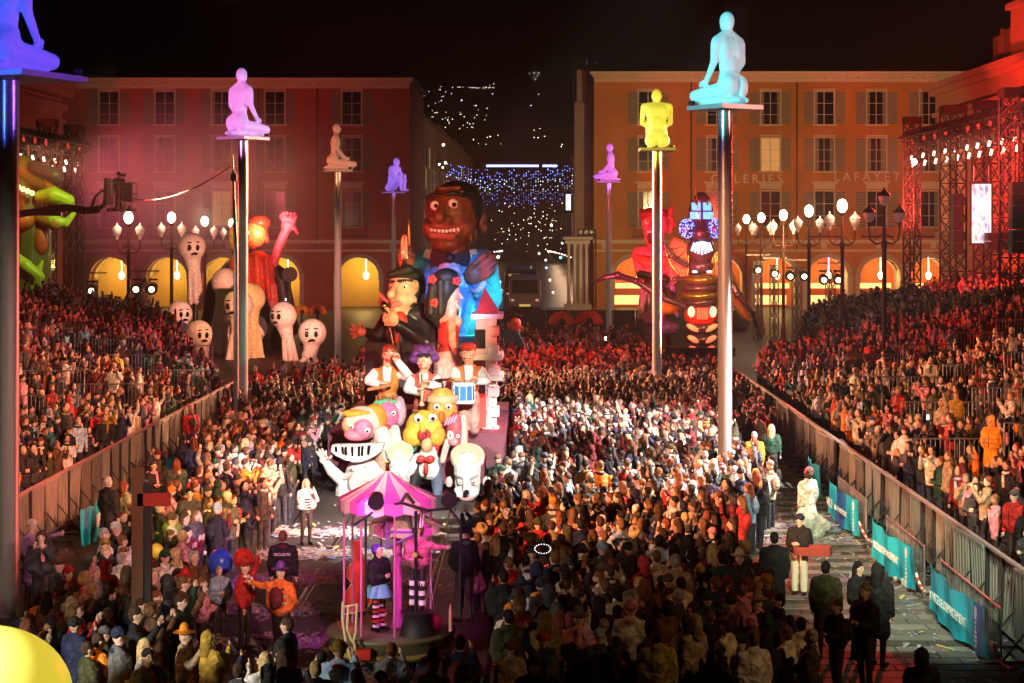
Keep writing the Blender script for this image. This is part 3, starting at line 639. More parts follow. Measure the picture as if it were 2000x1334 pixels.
def light_truss(name, label, X, y0, y1, z, ys, towers, turn):
    R = thing(name, label, 'lighting truss', (X, (y0+y1)/2, 0)); oy = (y0+y1)/2
    t = MB(); lattice(t, (0, y0-oy, z+.9), (0, y1-oy, z+.9), .7, int(abs(y1-y0)/.9)); t.build('beam', TRUSS, R)
    for (tx, ty, tw) in towers:
        t = MB(); lattice(t, (tx, ty-oy, 0), (tx, ty-oy, z+1.8), tw, int((z+1)/.95), .06); t.box((tx, ty-oy, .08), (1.3, 1.3, .16)); t.box((tx, ty-oy, z+2), (tw+.3, tw+.3, .5)); t.build('tower', TRUSS, R)
    for y in ys: moving_head(R, 0, y-oy, z+.2, turn)
    return R
TR = light_truss('lighting_truss', 'black lighting truss with row of glowing bars before the red classical building', 25.3, 88, 121, 12.9,
                 [119, 115.6, 112.5, 109.5, 106.8, 104, 101.6, 99, 96.4, 93.8, 91.6, 89.4], ((0, 118.5, .8), (0, 107, 1.1), (1.0, 103, 1.1), (0, 93.5, 1.1)), .25)
LT = light_truss('lighting_truss', 'black lighting truss with glowing bars above the green dragon at far left', -31.6, 108, 128, 12.7, [125.6, 122.6, 119.8, 117, 114.4, 111.8, 109.4], ((0, 124.5, .9), (0, 117.5, .9)), -.25)
R = thing('video_screen', 'tall bright upright video screen hung between right truss towers', 'screen', tuple(at(1917, 417, 99)), -.12)
t = MB(); t.box((0, .12, 0), (1.24, .2, 3.5)); t.build('case', M_BLACK, R)
ms = bpy.data.materials.new('screen_picture'); ms.use_nodes = True; tt = ms.node_tree; pb = tt.nodes['Principled BSDF']
tc = tt.nodes.new('ShaderNodeTexCoord'); mp = tt.nodes.new('ShaderNodeMapping'); mp.inputs['Scale'].default_value = (2.2, 1, .75); mp.inputs['Location'].default_value = (3.3, 0, 1.7)
nz = tt.nodes.new('ShaderNodeTexNoise'); nz.inputs['Scale'].default_value = 1.6; nz.inputs['Detail'].default_value = 4; nz.inputs['Distortion'].default_value = 1.2
cr = tt.nodes.new('ShaderNodeValToRGB'); e = cr.color_ramp.elements; e[0].position = .34; e[0].color = (.22, .2, .25, 1); e[1].position = .52; e[1].color = (.9, .86, .95, 1)
x = e.new(.42); x.color = (.6, .45, .6, 1); x = e.new(.63); x.color = (.95, .9, .98, 1); x = e.new(.7); x.color = (.9, .25, .15, 1)
tt.links.new(tc.outputs['Object'], mp.inputs[0]); tt.links.new(mp.outputs[0], nz.inputs['Vector']); tt.links.new(nz.outputs['Fac'], cr.inputs[0]); tt.links.new(cr.outputs[0], pb.inputs['Emission Color']); pb.inputs['Emission Strength'].default_value = 1.3; pb.inputs['Base Color'].default_value = (.02, .02, .02, 1)
t = MB(); t.add([(-.52, 0, -1.63), (.52, 0, -1.63), (.52, 0, 1.63), (-.52, 0, 1.63)], [(0, 1, 2, 3)]); t.build('picture', ms, R, (0, -.002, 0))
t = MB(); [t.tube((s*.4, .1, 1.7), (s*.4, .1, 2.6), .03) for s in (-1, 1)]; t.build('hanger', M_STEEL, R)
for px, py, w_, h_, d, lb in ((1869, 438, 20, 120, 105.2, 'dark narrow speaker panel between two truss towers'), (1985, 425, 24, 140, 92.5, 'dark speaker panel beside the nearest right truss tower'), (1952, 471, 52, 34, 98, 'black equipment case below and right of the video screen')):
    R = thing('speaker_array', lb, 'speaker', tuple(at(px, py, d))); k = d/FPX; n = max(2, int(h_/22))
    for i in range(n):
        t = MB(); t.box((0, 0, (-.5+(i+.5)/n)*h_*k), (w_*k, .8, h_*k/n*.95)); t.build('cabinet', M_BLACK, R)
    t = MB(); t.tube((0, .3, h_*k/2), (0, .3, 13.4-R.location.z if h_ > 50 else h_*k), .04); t.build('hanger', TRUSS, R)
R = thing('spotlight', 'single blue white spotlight shining left under the right truss', 'spotlight', tuple(at(1790, 315, 117)))
t = MB(); t.tube((.5, .2, .1), (-.1, -.05, -.02), .17, .24, 10); t.box((.3, .1, .35), (.1, .3, .6)); t.build('housing', M_BLACK, R)
t = MB(); t.ell((-.16, -.1, -.04), (.16, .2, .2), None, 10, 8); t.build('lens', mat('white_lens', (.9, .95, 1), emit=40, ecol=(.75, .88, 1), var=0), R)
sp = tuple(at(1790, 315, 117)); lamp((sp[0]-.5, sp[1]-.3, sp[2]-.2), (0, 95, 4), 26000, (.62, .75, 1), 16, .5, .12)

def stage_stand(px, py, d, label, base_z=0, two=False):
    p = at(px, py, d); R = thing('stage_light_stand', label, 'stage light', (p.x, d, 0)); h = p.z
    t = MB(); lattice(t, (0, 0, base_z), (0, 0, h+.6), .42, int((h+.6)/.7), .035); t.box((0, 0, h+1.0), (1.6, .25, .08)); t.build('mast', mat('grey_mast', (.18, .15, .14), .5, metal=.4), R)
    for i, s in enumerate((-.45, .45) if two else (0,)):
        t = MB(); t.tube((s, .25, h+.1), (s, -.3, h-.05), .26, .34, 10); t.box((s, .1, h+.5), (.5, .2, .1)); w_ = t.build('lamp_housing', M_BLACK, R)
        t = MB(); t.ell((s, -.33, h-.06), (.16, .06, .16), None, 8, 6); t.build('lens', mat('warm_lens', (1, .85, .5), emit=16, ecol=(1, .74, .36), var=0), w_)
for a in ((283, 563, 103, 'stage light on lattice mast in front of left arches', 0, True), (181, 566, 106, 'small stage light behind the left stand top row', 0), (1480, 526, 125, 'stage light on mast next to the insect float wing'), (1512, 533, 121, 'stage light on mast before first right arch'), (1556, 538, 116, 'stage light on mast between the first two right arches', 0, True), (1622, 545, 112, 'stage light on mast before second right arch', 0, True)): stage_stand(*a)

# ------------------------------------------------------------------ fences, banners, stands, barriers
FX_L, FX_R = -12.2, 9.25
def fence(X, y0, y1, label, side, pm):
    R = thing('crowd_fence', label, 'fence', (X, y0, 0)); n = int((y1-y0)/1.2)
    base = []
    for v in range(3):
        b = MB(); b.box((0, .58, .82), (.03, 1.09, 1.3)); 
        for q in range(5): b.box((.02*-side, .15+q*.21, .82), (.03, .03, 1.28))
        b.box((0, .58, 1.5), (.07, 1.16, .07)); b.box((0, .58, .16), (.06, 1.16, .06)); base.append(b.mesh('panel', pm[v]))
    pb_ = MB(); pb_.box((0, 0, .76), (.08, .07, 1.52)); pb_.box((-side*.35, 0, .05), (.7, .06, .05)); pb_.tube((-side*.65, 0, .06), (-side*.05, 0, .8), .022, n=5); pmesh = pb_.mesh('post', M_IRON)
    for i in range(n):
        o = link('panel', base[int(rng.integers(3))], R, (rng.normal(0, .03), i*1.2+.03, rng.normal(0, .015))); o.rotation_euler = (rng.normal(0, .008), rng.normal(0, .03), rng.normal(0, .028))
        link('post', pmesh, R, (0, i*1.2, 0))
    t = MB(); t.box((side*-.02, n*.6, 1.56), (.09, n*1.2, .05)); t.build('top_rail', mat('dull_rail', (.2, .2, .19), .65, metal=.2, var=.2), R)
PMR = [mat('fence_panel_%d' % i, (c*1.02, c, c*.86), .5, metal=.25, var=.3, scale=3, bump=.1) for i, c in enumerate((.12, .17, .21))]
fence(FX_L, 33, 74, 'grey panelled crowd fence along the left stand', -1, PMR)
fence(FX_R, 29, 88, 'grey panelled crowd fence along the right stand', 1, PMR)
TEAL = mat('teal_banner_cloth', (.012, .36, .48), .6, var=.12, scale=2, bump=.15); NAVY = mat('navy_banner_cloth', (.03, .1, .28), .6, var=.1)
LETW = mat('white_print', (.75, .75, .7), .6, var=.05)
def banner(X0, y0, X1, y1, label, txts, side, zt=1.1, zb=.18, logo=True, band=None):
    """cloth hung on a low barrier; side=-1: seen from the left (corridor) side of the right fence"""
    L = math.hypot(X1-X0, y1-y0); ang = math.atan2(y1-y0, X1-X0); R = thing('banner', label, 'banner', ((X0+X1)/2, (y0+y1)/2, 0), ang)
    b = MB(); nu, nv = 28, 8; vs = []
    for j in range(nv+1):
        for i in range(nu+1):
            u = i/nu; v = j/nv; x = (u-.5)*L; sag = .09*math.sin(PI*u)+.02*math.sin(u*17)
            vs.append((x, .045*math.sin(u*21+v*2)*(1-.35*v)+.03*math.sin(u*9+1)-.03, zb+(zt-zb)*v-sag*(1 if j == nv else .85)))
    b.add(vs, [(j*(nu+1)+i, j*(nu+1)+i+1, (j+1)*(nu+1)+i+1, (j+1)*(nu+1)+i) for j in range(nv) for i in range(nu)], True)
    if band:
        for q, f in enumerate(b.f): b.m[q] = int(band[0] <= (q % nu)/nu < band[1])
    b.build('cloth', [TEAL, NAVY], R)
    for txt, u, v, sz in txts:
        o = link('lettering', text_mesh(txt, sz, LETW, .004, spacing=.95), R, ((u-.5)*L, -.13, zb+(zt-zb)*v-.08)); o.rotation_euler = (PI/2, 0, 0)
    if logo:
        t = MB()
        for i in range(7): t.box((0, -.12, -.26+i*.085), (.1+.05*math.sin(i*1.1), .004, .055))
        t.add([(.1*math.cos(q*PI/5), -.12, .36+.12*math.sin(q*PI/5)) for q in range(10)], [tuple(range(10))])
        t.build('emblem', LETW, R, ((logo if logo is not True else .42)*L, 0, (zt+zb)/2-.06))
def low_barrier(x, y, rz, label, L=2.2, h=1.05, group=None, z=0, m=None):
    R = thing('crowd_barrier', label, 'barrier', (x, y, z), rz, group)
    t = MB()
    for s in (-1, 1): t.tube((s*L/2, 0, .05), (s*L/2, 0, h), .022, n=6); 
    t.tube((-L/2, 0, h), (L/2, 0, h), .024, n=6); t.tube((-L/2, 0, .2), (L/2, 0, .2), .02, n=6); t.build('frame', m or M_STEEL, R)
    t = MB(); n = int(L/.13)
    for i in range(1, n): t.tube((-L/2+L*i/n, 0, .2), (-L/2+L*i/n, 0, h), .011, n=4, cap=False)
    t.build('bars', m or M_STEEL, R)['kind'] = 'stuff'
    t = MB(); [t.box((s*L*.36, 0, .03), (.05, .55, .05)) for s in (-1, 1)]; t.build('feet', m or M_STEEL, R)
    return R
banner(8.14, 48.8, 8.3, 44.9, 'teal banner with dark blue band, farthest of the three near banners by the right fence', [('NICE', .2, .5, .34), ('LE DEPARTEMENT', .55, .5, .19)], 1, band=(.28, .55))
banner(8.07, 42.3, 8.27, 38.3, 'teal banner with white lettering and lighthouse emblem, middle one by the right fence', [('NICE LE DEPARTEMENT', .46, .56, .225), ('06.FR', .87, .17, .2)], 1, logo=.4)
banner(8.17, 36.6, 8.28, 32.1, 'largest nearest teal banner with white lettering by the right fence', [('# NICE LE DEPARTEMENT', .42, .52, .25)], 1, logo=.36, band=(.72, .84))
banner(8.35, 53.8, 8.4, 51.5, 'small teal banner far up the right fence behind the white dress', [('NICE', .5, .5, .4)], 1, logo=False)
banner(-10.7, 57.2, -10.75, 60.6, 'turquoise banner with white drips lettering by the left fence, beside the statue pole', [('NICE', .5, .5, .45)], -1, logo=False)
banner(-10.75, 53.2, -10.8, 56.2, 'turquoise banner behind the green coat woman by the left fence', [('NICE', .5, .5, .4)], -1, logo=False)
banner(-10.9, 43.6, -10.95, 46.2, 'dark teal banner beside the black coated man by the left fence', [('06', .5, .55, .5)], -1, logo=False)
GB = 'low barriers carrying the banners'
for i, (y, lb) in enumerate(((34.3, 'low steel barrier behind the nearest teal banner'), (40.2, 'low steel barrier behind the middle teal banner'), (46.8, 'low steel barrier behind the blue banded banner'))): low_barrier(8.42, y, PI/2, lb, 4.0 if i else 4.6, 1.15, GB)
for y0, y1, lb in ((36.7, 38.2, 'red and white tape between the two nearest teal banners'), (42.4, 44.8, 'red and white tape between the middle and blue banded banners'), (30.3, 32.0, 'white chain trailing from the nearest teal banner')):
    R = thing('barrier_tape', lb, 'tape', (8.25, (y0+y1)/2, .45)); a = MB(); c_ = MB(); n = 12
    for i in range(n):
        ya, yb = (y0-y1)/2+(y1-y0)*i/n, (y0-y1)/2+(y1-y0)*(i+1)/n; f = lambda y: .9*((y)/(y1-y0))**2-.1
        a.cur = i % 2; a.tube((0, ya, f(ya)), (0, yb, f(yb)), .03, n=5)
    a.build('ribbon', [mat('tape_red', (.55, .05, .05), .5), LETW], R)
low_barrier(9.0, 29.6, PI/2, 'blue grey barrier frame at the bottom right corner', 3.2, 1.5, None, 0, mat('blue_frame', (.04, .1, .2), .4, metal=.4))

SLOPE = .17
def stand_z(X):
    return .45+SLOPE*max(0, (FX_L-.8-X) if X < 0 else (X-FX_R-.8))
WOODD = mat('stand_deck', (.06, .05, .045), .8, var=.4)
def STOP(X): return min(104, 75+(-X-13)*3.4) if X < 0 else min(113, 80+(X-10)*4)
for nm, s, x0, x1, y1 in (('left', -1, FX_L-.7, -28.5, 104), ('right', 1, FX_R+.7, 29, 113)):
    R = thing('grandstand', 'stepped grandstand full of spectators on the %s of the parade road' % nm, 'grandstand', ((x0+x1)/2, 70, 0)); n = 20; wd = abs(x1-x0)/n
    for i in range(n):
        xc = x0+s*(i+.5)*wd; z = stand_z(xc); t = MB(); t.box((xc-R.location.x, (STOP(xc)+30)/2-70, z/2-.03), (wd-.006, STOP(xc)-30, z-.06)); t.build('step', WOODD, R)
GBL = 'guard rails inside the left stand'; GBR = 'guard rails inside the right stand'
RAILS = []
def rail_line(pts, group, words):
    for i, (x, y, rz) in enumerate(pts): RAILS.append((x, y)); low_barrier(x, y, rz, words[i], 2.3, 1.25, group, stand_z(x)+.05)
rail_line([(-16.2, 60, .0), (-18.6, 61, .0), (-21, 62, 0), (-15.4, 66, .1), (-17.8, 67, .05), (-20.2, 71, 0), (-22.6, 74, 0), (-14.6, 74, 0), (-17.0, 77, 0), (-19.4, 81, 0), (-21.8, 86, 0), (-16.2, 85, 0)], GBL,
          ['guard rail left of the yellow jacket person in the left stand', 'guard rail near the left edge of the left stand, front row', 'guard rail beside the big left pole in the left stand', 'guard rail just behind the yellow jacket person', 'guard rail left of the one behind the yellow jacket', 'guard rail under the red jacket group in the left stand', 'guard rail high up the left stand by the pole', 'guard rail at the fence end of the left stand', 'guard rail in front of the pale ghost pair', 'guard rail on the middle stair of the left stand', 'guard rail high on the middle stair of the left stand', 'guard rail farthest back in the left stand near the ghosts'])
rail_line([(13.2, 58, 0), (15.6, 58.5, 0), (18, 60, 0), (14.0, 66, 0), (16.5, 66.5, 0), (18.9, 67, 0), (12.2, 75, 0), (14.6, 76, 0), (17, 76, 0), (19.4, 78, 0), (22, 80, 0), (11.8, 50, 0), (14.4, 50, 0)], GBR,
          ['guard rail right of the white haired group in the right stand', 'guard rail under the red jacket person in the right stand', 'guard rail at the right picture edge, middle stair', 'bright lower guard rail in the right stand', 'bright guard rail stepped above the lower one in the right stand', 'upper guard rail below the red coat leaner', 'guard rail below the dark street lamp', 'guard rail right of the dark street lamp', 'guard rail behind the red coat leaner', 'guard rail high in the right stand', 'highest guard rail of the right stand', 'guard rail nearest the right fence', 'guard rail beside the orange raincoat person'])
t = thing('hoarding', 'long dark hoarding closing the square behind the far crowd', 'hoarding', (0, 136, 0))
for i in range(12):
    b = MB(); b.box((-3.0+i*1.7, 0, .78), (1.66, .1, 1.56)); b.build('panel', M_BLACK, t)

# dark road sign posts in the left foreground
R = thing('dark_post', 'dark wooden post with red crossbar standing in the left foreground crowd', 'post', (at(270, 1200, 31).x, 31, 0))
k = 31/FPX
t = MB(); t.box((0, 0, 2.1), (.2, .16, 4.2-1.3+.5)); t.build('post', mat('brown_post', (.09, .045, .02), .6, var=.3), R); t = MB(); t.box((.16, .02, 2.3), (.14, .12, 2.5)); t.build('side_board', M_BLACK, R)
t = MB(); t.box((.28, -.02, EYE-(975-HY)*k), (.56, .12, .22)); t.build('crossbar', mat('red_board', (.25, .02, .015), .5, var=.2), R)

# ------------------------------------------------------------------ statues on poles
def person_hand(mb, wrist, dirv, side, r, spread=(0, 0, 1)):
    """palm and five separate bent fingers"""
    w_, d = Vector(wrist), Vector(dirv).normalized(); n = d.cross(Vector(spread)).normalized()
    if n.length < .1: n = Vector((1, 0, 0))
    up = n.cross(d)
    mb.ell(w_+d*r*1.2, (r*.9, r*.9, r*.9), None, 8, 6)
    for i, (o, l) in enumerate(((-.75, 1.5), (-.25, 1.75), (.25, 1.65), (.72, 1.3))):
        b = w_+d*r*1.7+up*o*r; m_ = b+d*r*l*.6; e = m_+(d*.7-n*.5)*r*l*.6
        mb.tube(b, m_, r*.23, r*.21, 6); mb.tube(m_, e, r*.21, r*.15, 6); mb.ell(e, r*.15, None, 6, 4)
    b = w_+d*r*.7-up*r*.8; mb.tube(b, b+(d*.6-up*.7)*r*.9, r*.28, r*.22, 6); mb.tube(b+(d*.6-up*.7)*r*.9, b+(d*1.4-up*.9)*r*.9, r*.22, r*.16, 6)
W1 = (1, 1, 1)
def statue_prims(pose):
    P = []
    def c(a, b, r0, r1): P.append(('c', a, b, r0, r1, W1))
    def e(a, r): P.append(('e', a, r, W1))
    def sym(f):
        for s in (-1, 1): f(s)
    if pose in ('kneel', 'kneel_up'):
        sym(lambda s: (c((s*.13, -.28, .07), (s*.1, .3, .06), .065, .055), c((s*.08, .32, .06), (s*.07, .4, .05), .05, .035), c((s*.12, .2, .2), (s*.17, -.36, .14), .115, .08), e((s*.095, .2, .25), (.12, .15, .15))))
        e((0, .15, .34), (.175, .13, .14)); e((0, .13, .52), (.15, .11, .2)); e((0, .11, .72), (.18, .12, .2)); sym(lambda s: (e((s*.09, .13, .71), (.105, .105, .2)), c((s*.02, .1, .95), (s*.15, .11, .86), .06, .065), c((s*.05, .11, .83), (s*.17, .11, .83), .08, .075), e((s*.195, .11, .81), (.07, .075, .095))))
        hy = .09
        sym(lambda s: (c((s*.215, .11, .8), (s*.235, .11, .56), .066, .052), c((s*.235, .11, .56), (s*.19, -.12, .3), .05, .036)))
    elif pose == 'cross':
        sym(lambda s: (c((s*.12, .12, .14), (s*.42, -.22, .13), .11, .075), c((s*.42, -.22, .12), (-s*.08, -.38, .07), .07, .05), e((-s*.12, -.4, .06), (.09, .05, .045))))
        e((0, .14, .2), (.2, .16, .15)); e((0, .13, .42), (.15, .11, .2)); e((0, .11, .66), (.18, .12, .2)); sym(lambda s: (c((s*.05, .11, .8), (s*.19, .11, .8), .075, .075), e((s*.22, .1, .78), (.07, .075, .09))))
        hy = .09
        sym(lambda s: (c((s*.23, .1, .76), (s*.3, .02, .48), .058, .045), c((s*.3, .02, .48), (s*.3, -.24, .26), .045, .032)))
    else:                                     # hugging the knees
        sym(lambda s: (c((s*.1, .14, .12), (s*.12, -.26, .5), .105, .075), c((s*.12, -.26, .5), (s*.1, -.3, .08), .07, .05), e((s*.1, -.36, .045), (.05, .1, .04)), e((s*.1, .16, .13), (.13, .14, .12))))
        e((0, .14, .22), (.18, .14, .15)); e((0, .12, .42), (.155, .12, .18)); e((0, .05, .62), (.19, .13, .18)); sym(lambda s: (e((s*.09, .08, .62), (.11, .1, .17)), c((s*.06, .02, .76), (s*.19, .01, .75), .08, .075), e((s*.225, 0, .73), (.07, .08, .09))))
        hy = -.05
        sym(lambda s: (c((s*.24, 0, .7), (s*.26, -.14, .46), .058, .045), c((s*.26, -.14, .46), (s*.04, -.36, .36), .045, .032)))
    nz = max(p[1][2] for p in P if p[0] == 'c')
    hz = {'kneel': 1.1, 'kneel_up': 1.1, 'cross': 1.05, 'hug': .95}[pose]
    c((0, hy+.02, hz-.28), (0, hy, hz-.1), .07, .058); e((0, hy, hz), (.092, .112, .132)); e((0, hy-.05, hz-.06), (.06, .06, .07)); c((0, hy-.1, hz), (0, hy-.125, hz-.03), .014, .018)
    sym(lambda s: e((s*.083, hy+.01, hz-.01), (.018, .03, .035)))
    return P, hz+.125
SM = {}
M_POLE = mat('satin_pole_steel', (.6, .58, .56), .3, metal=.75, var=.08, scale=30)
def pole_statue(label, X, Y, zp, pose, heading, H, ecol, es, seed=0, pw=1.0):
    R = thing('pole_sculpture', label, 'sculpture', (X, Y, 0), heading)
    t = MB(); t.lathe((0, 0, 0), [(.34, 0), (.34, .06), (.2, .08), (.2, zp-.12)], 20); t.build('pole', M_POLE, R)
    t = MB(); t.box((0, 0, zp-.05), (1.5*pw, 1.5*pw, .12)); t.build('platform', mat('platform_steel', (.5, .48, .46), .4, metal=.3, var=.1), R)
    P, top = statue_prims(pose); sc = H/top
    key = pose
    if key not in SM:
        def ex(mb):
            if pose.startswith('kneel'): [person_hand(mb, (s*.19, -.12, .32), (-s*.2, -1, -.3), s, .042) for s in (-1, 1)]
            elif pose == 'cross': [person_hand(mb, (s*.3, -.24, .26), (s*.2, -1, -.6), s, .042) for s in (-1, 1)]
            else: [person_hand(mb, (s*.04, -.36, .36), (-s*1, -.25, -.1), s, .042) for s in (-1, 1)]
        SM[key] = blob(P, .018, [mat('resin', (1, 1, 1))], 5, 'figure', ex)
    me = SM[key].copy(); me.materials.clear()
    me.materials.append(mat('lit_resin_'+pose+str(seed), (.78, .77, .74), .45, emit=es, ecol=ecol, var=.1, scale=2, bump=.05))
    o = link('figure', me, R, (0, -.05*sc, zp+.015)); o.scale = (sc,)*3
    for s in (-1, 1):
        t = MB(); t.lathe((s*.7*pw, -.6*pw, zp+.016), [(.07, 0), (.09, .05), (.09, .13)], 8); t.build('dummy_uplight', M_BLACK, R)  # added dark fixtures, nothing shines from them
    return R
def pdist(py_plat, zp): return (zp-EYE)*FPX/(HY-py_plat)
PZ = 11.3
ST = [('cyan white glowing statue kneeling on the tallest right hand pole, back to the camera', 1416, 207, 50.0, 'kneel', PI+.6, 182, (.16, .8, .95), .34),
      ('pink violet glowing statue kneeling on the pole at left, back to the camera', 475, 268, 71.8, 'kneel', PI-.6, 134, (.8, .28, 1), .3),
      ('yellow glowing statue hugging its knees, seen from behind, right of the avenue', 1283, 290, 77, 'hug', PI, 116, (.8, .72, .02), .34),
      ('unlit reddish grey statue sitting upright in profile between pink and violet ones', 660, 332, 104, 'kneel', PI/2+.25, 90, (.8, .3, .15), .03),  # slight emission stands in for red light falling on this statue
      ('violet blue glowing statue hugging its knees on the pole left of the trumpeter', 769, 375, 160, 'hug', PI/2-.5, 66, (.26, .12, 1), .3),
      ('small violet pink statue kneeling in profile on the pole right of the avenue', 1189, 354, 128, 'kneel', -PI/2-.2, 73, (.5, .12, .9), .26)]
for i, (lb, px, py, d, pose, hd, hpx, ec, es) in enumerate(ST):
    p = at(px, py, d); pole_statue(lb, p.x, d, p.z, pose, hd, hpx*d/FPX, ec, es, i)
p = at(18, 146, 36.8); pole_statue('blue violet glowing kneeling statue cut by the top left corner, its head out of frame', p.x, 36.8, p.z, 'kneel', PI-.35, 2.75, (.05, .08, 1), .4, 9, 1.5)

# ------------------------------------------------------------------ cherry picker with cameraman, mast, cable
d = 99; R = thing('boom_lift', 'grey cherry picker whose basket holds a cameraman above the left lamps', 'cherry picker', (at(60, 420, d).x, d, 0)); q = Kit(R, d)
GREY = mat('grey_lift_paint', (.2, .19, .2), .5, metal=.3, var=.15)
t = MB(); t.path([q.p(-60, 432), q.p(130, 405), q.p(170, 412), q.p(196, 408)], .2, 8); t.build('boom', GREY, R)
t = MB(); t.path([q.p(-60, 445), q.p(40, 418), q.p(120, 418)], .1, 6); t.build('hydraulic_ram', GREY, R); t = MB(); t.path([q.p(176, 412), q.p(186, 414)], .1, 6); t.path([q.p(176, 412), q.p(186, 385), q.p(200, 372), q.p(214, 378)], .09, 6); t.path([q.p(186, 414), q.p(204, 400), q.p(206, 378)], .12, 6); t.build('knuckle', GREY, R)
x0, x1 = q.p(214, 0)[0], q.p(262, 0)[0]; zb, zt = q.p(0, 406)[2], q.p(0, 357)[2]
t = MB(); t.box(((x0+x1)/2, 0, zb-.12), (x1-x0, 1.3, .16)); t.build('basket_floor', GREY, R)
t = MB()
for x in np.linspace(x0, x1, 5): t.tube((x, -.62, zb), (x, -.62, zt), .028, n=5); t.tube((x, .62, zb), (x, .62, zt), .028, n=5)
for z in (zb+.35, (zb+zt)/2+.1, zt):
    for y in (-.62, .62): t.tube((x0, y, z), (x1, y, z), .028, n=5)
    for x in (x0, x1): t.tube((x, -.62, z), (x, .62, z), .028, n=5)
t.build('basket_rail', mat('pale_rail', (.5, .46, .42), .4, metal=.3), R)
t = MB(); t.box((x1-.2, -.66, (zb+zt)/2+.15), (.5, .03, 1.0)); t.box((x0-.12, 0, (zb+zt)/2+.2), (.2, .9, 1.5)); t.build('basket_screen', GREY, R)
for i in range(6):
    t = MB(); xa = x0+.12+i*(x1-x0-.2)/6; xx = (x1-x0)/6*.5
    t.prism([(xa, zb-.2), (xa+xx, zb-.2), (xa+xx+.12, zb+.12), (xa+.12, zb+.12)], -.67-.002*i, -.655); t.build('warning_stripe', mat('warn_red', (.6, .04, .03), .5) if i % 2 else LETW, R)
t = MB(); t.box((-5, .4, 1.2), (2.4, 5, 1.4)); t.path([(-5, 0, 1.8), (-5, 0, 5.5), q.p(-60, 440)], .25, 8); [t.tube((-5+sx*1.2, y, .5), (-5+sx*1.35, y, .5), .5, n=14) for sx in (-1, 1) for y in (-1, 1.8)]; t.build('chassis', GREY, R)
R = thing('lighting_mast', 'thin grey mast with small box in front of the pink statue pole', 'mast', (at(461, 600, 68).x, 68, 0)); q = Kit(R, 68)
t = MB(); t.path([(0, 0, 0), q.p(461, 500), q.p(456, 355)], [.1, .09, .06], 8); t.tube(q.p(456, 360), q.p(454, 303), .035, n=6); t.build('mast', mat('mast_grey', (.2, .19, .2), .4, metal=.5), R)
t = MB(); a = q.p(457, 346); t.box(a, (.22, .2, .28)); t.box((a[0], a[1]-.05, a[2]+.2), (.1, .1, .12)); t.build('box', GREY, R)
R = thing('cable', 'dark cable running from the cherry picker basket to the thin mast', 'cable', tuple(at(355, 360, 85)))
t = MB(); a, b = at(258, 388, 98), at(450, 325, 68); n = 14
pts = [a.lerp(b, i/n)+Vector((0, 0, -.5*4*(i/n)*(1-i/n)))-Vector(R.location) for i in range(n+1)]; t.path(pts, .03, 5); t.build('strand', M_BLACK, R)

# glowing yellow dome close by the camera, cut by the lower left corner
g_ = at(20, 1300, 24)
R = thing('glowing_dome', 'large overexposed glowing yellow dome cut by the bottom left corner', 'inflatable lamp', (g_.x-.35, 24, 0))
zc = EYE-(1225-HY)*24/FPX-.95
t = MB(); t.ell((0, 0, zc), (1.16, 1.1, .95), None, 40, 24); lamp((g_.x-3.4, 20.5, zc+2.6), (g_.x-.9, 24, zc+.4), 5200, (1, .96, .8), 50, .8)  # added unseen spot whitens the middle of the dome
t.build('dome', mat('yellow_dome_skin', (.9, .8, .2), .4, emit=.62, ecol=(1, .8, .06), var=.06, scale=1), R)
t = MB(); t.lathe((0, 0, 0), [(.5, 0), (.5, .2), (.2, .3), (.2, zc-.5)], 14); t.build('stand', M_BLACK, R)
# ------------------------------------------------------------------ the main carnival float
BROWN = (.14, .048, .022); SUIT = (.07, .3, .5); BLK = (.015, .014, .016); FLESH = (.62, .36, .22); WHITE = (.75, .73, .7); REDC = (.55, .04, .03); YEL = (.75, .5, .06); ORG = (.7, .25, .03); PINK = (.7, .22, .3); GRN = (.1, .4, .2); PURP = (.16, .05, .3); SKB = (.55, .3, .2)
SATIN = colmat('satin', .28, spec=.6, coat=.2)
EYEW = mat('eye_white', (.85, .82, .78), .2, var=.03, coat=.5); PUP = mat('pupil', (.01, .01, .012), .1, var=0, coat=.6); IRIS = mat('brown_iris', (.12, .05, .02), .2)
HAIRM = mat('painted_black_hair', (.012, .014, .011), .6, var=.3, scale=8, bump=.4)
F0 = thing('carnival_float', 'main float with giant trumpeter, singer and long haired woman above painted heads', 'parade float', (-2.9, 58, 0))
def face_bits(q, par, eyes, look=(0, 0), teeth=None):
    """eyes: (px, py, dy, r)"""
    for (px, py, dy, r) in eyes:
        t = MB(); t.ell(q.p(px, py, dy), (q.r(r), q.r(r*.8), q.r(r)), None, 14, 10); t.build('eyeball', EYEW, par)
        t = MB(); c = q.p(px+look[0]*r, py+look[1]*r, dy-q.r(r*.55)); t.ell(c, (q.r(r*.5), q.r(r*.34), q.r(r*.5)), None, 12, 8); t.build('iris', IRIS, par)
        t = MB(); c = q.p(px+look[0]*r, py+look[1]*r, dy-q.r(r*.72)); t.ell(c, (q.r(r*.28), q.r(r*.28), q.r(r*.28)), None, 10, 6); t.build('pupil', PUP, par)
def fingers(q, palm, tips, r, col, thumb=None, dy=-.5):
    P = [q.E((palm[0], palm[1], dy), (palm[2], palm[3], palm[2]*.55), col)]
    for (ax, ay, mx, my, bx, by) in tips: P += [q.C((ax, ay, dy-.05), (mx, my, dy-.18), r, r*.95, col), q.C((mx, my, dy-.18), (bx, by, dy-.12), r*.95, r*.7, col)]
    if thumb: P += [q.C((thumb[0], thumb[1], dy), (thumb[2], thumb[3], dy-.2), r*1.25, r, col), q.C((thumb[2], thumb[3], dy-.2), (thumb[4], thumb[5], dy-.25), r, r*.8, col)]
    return P
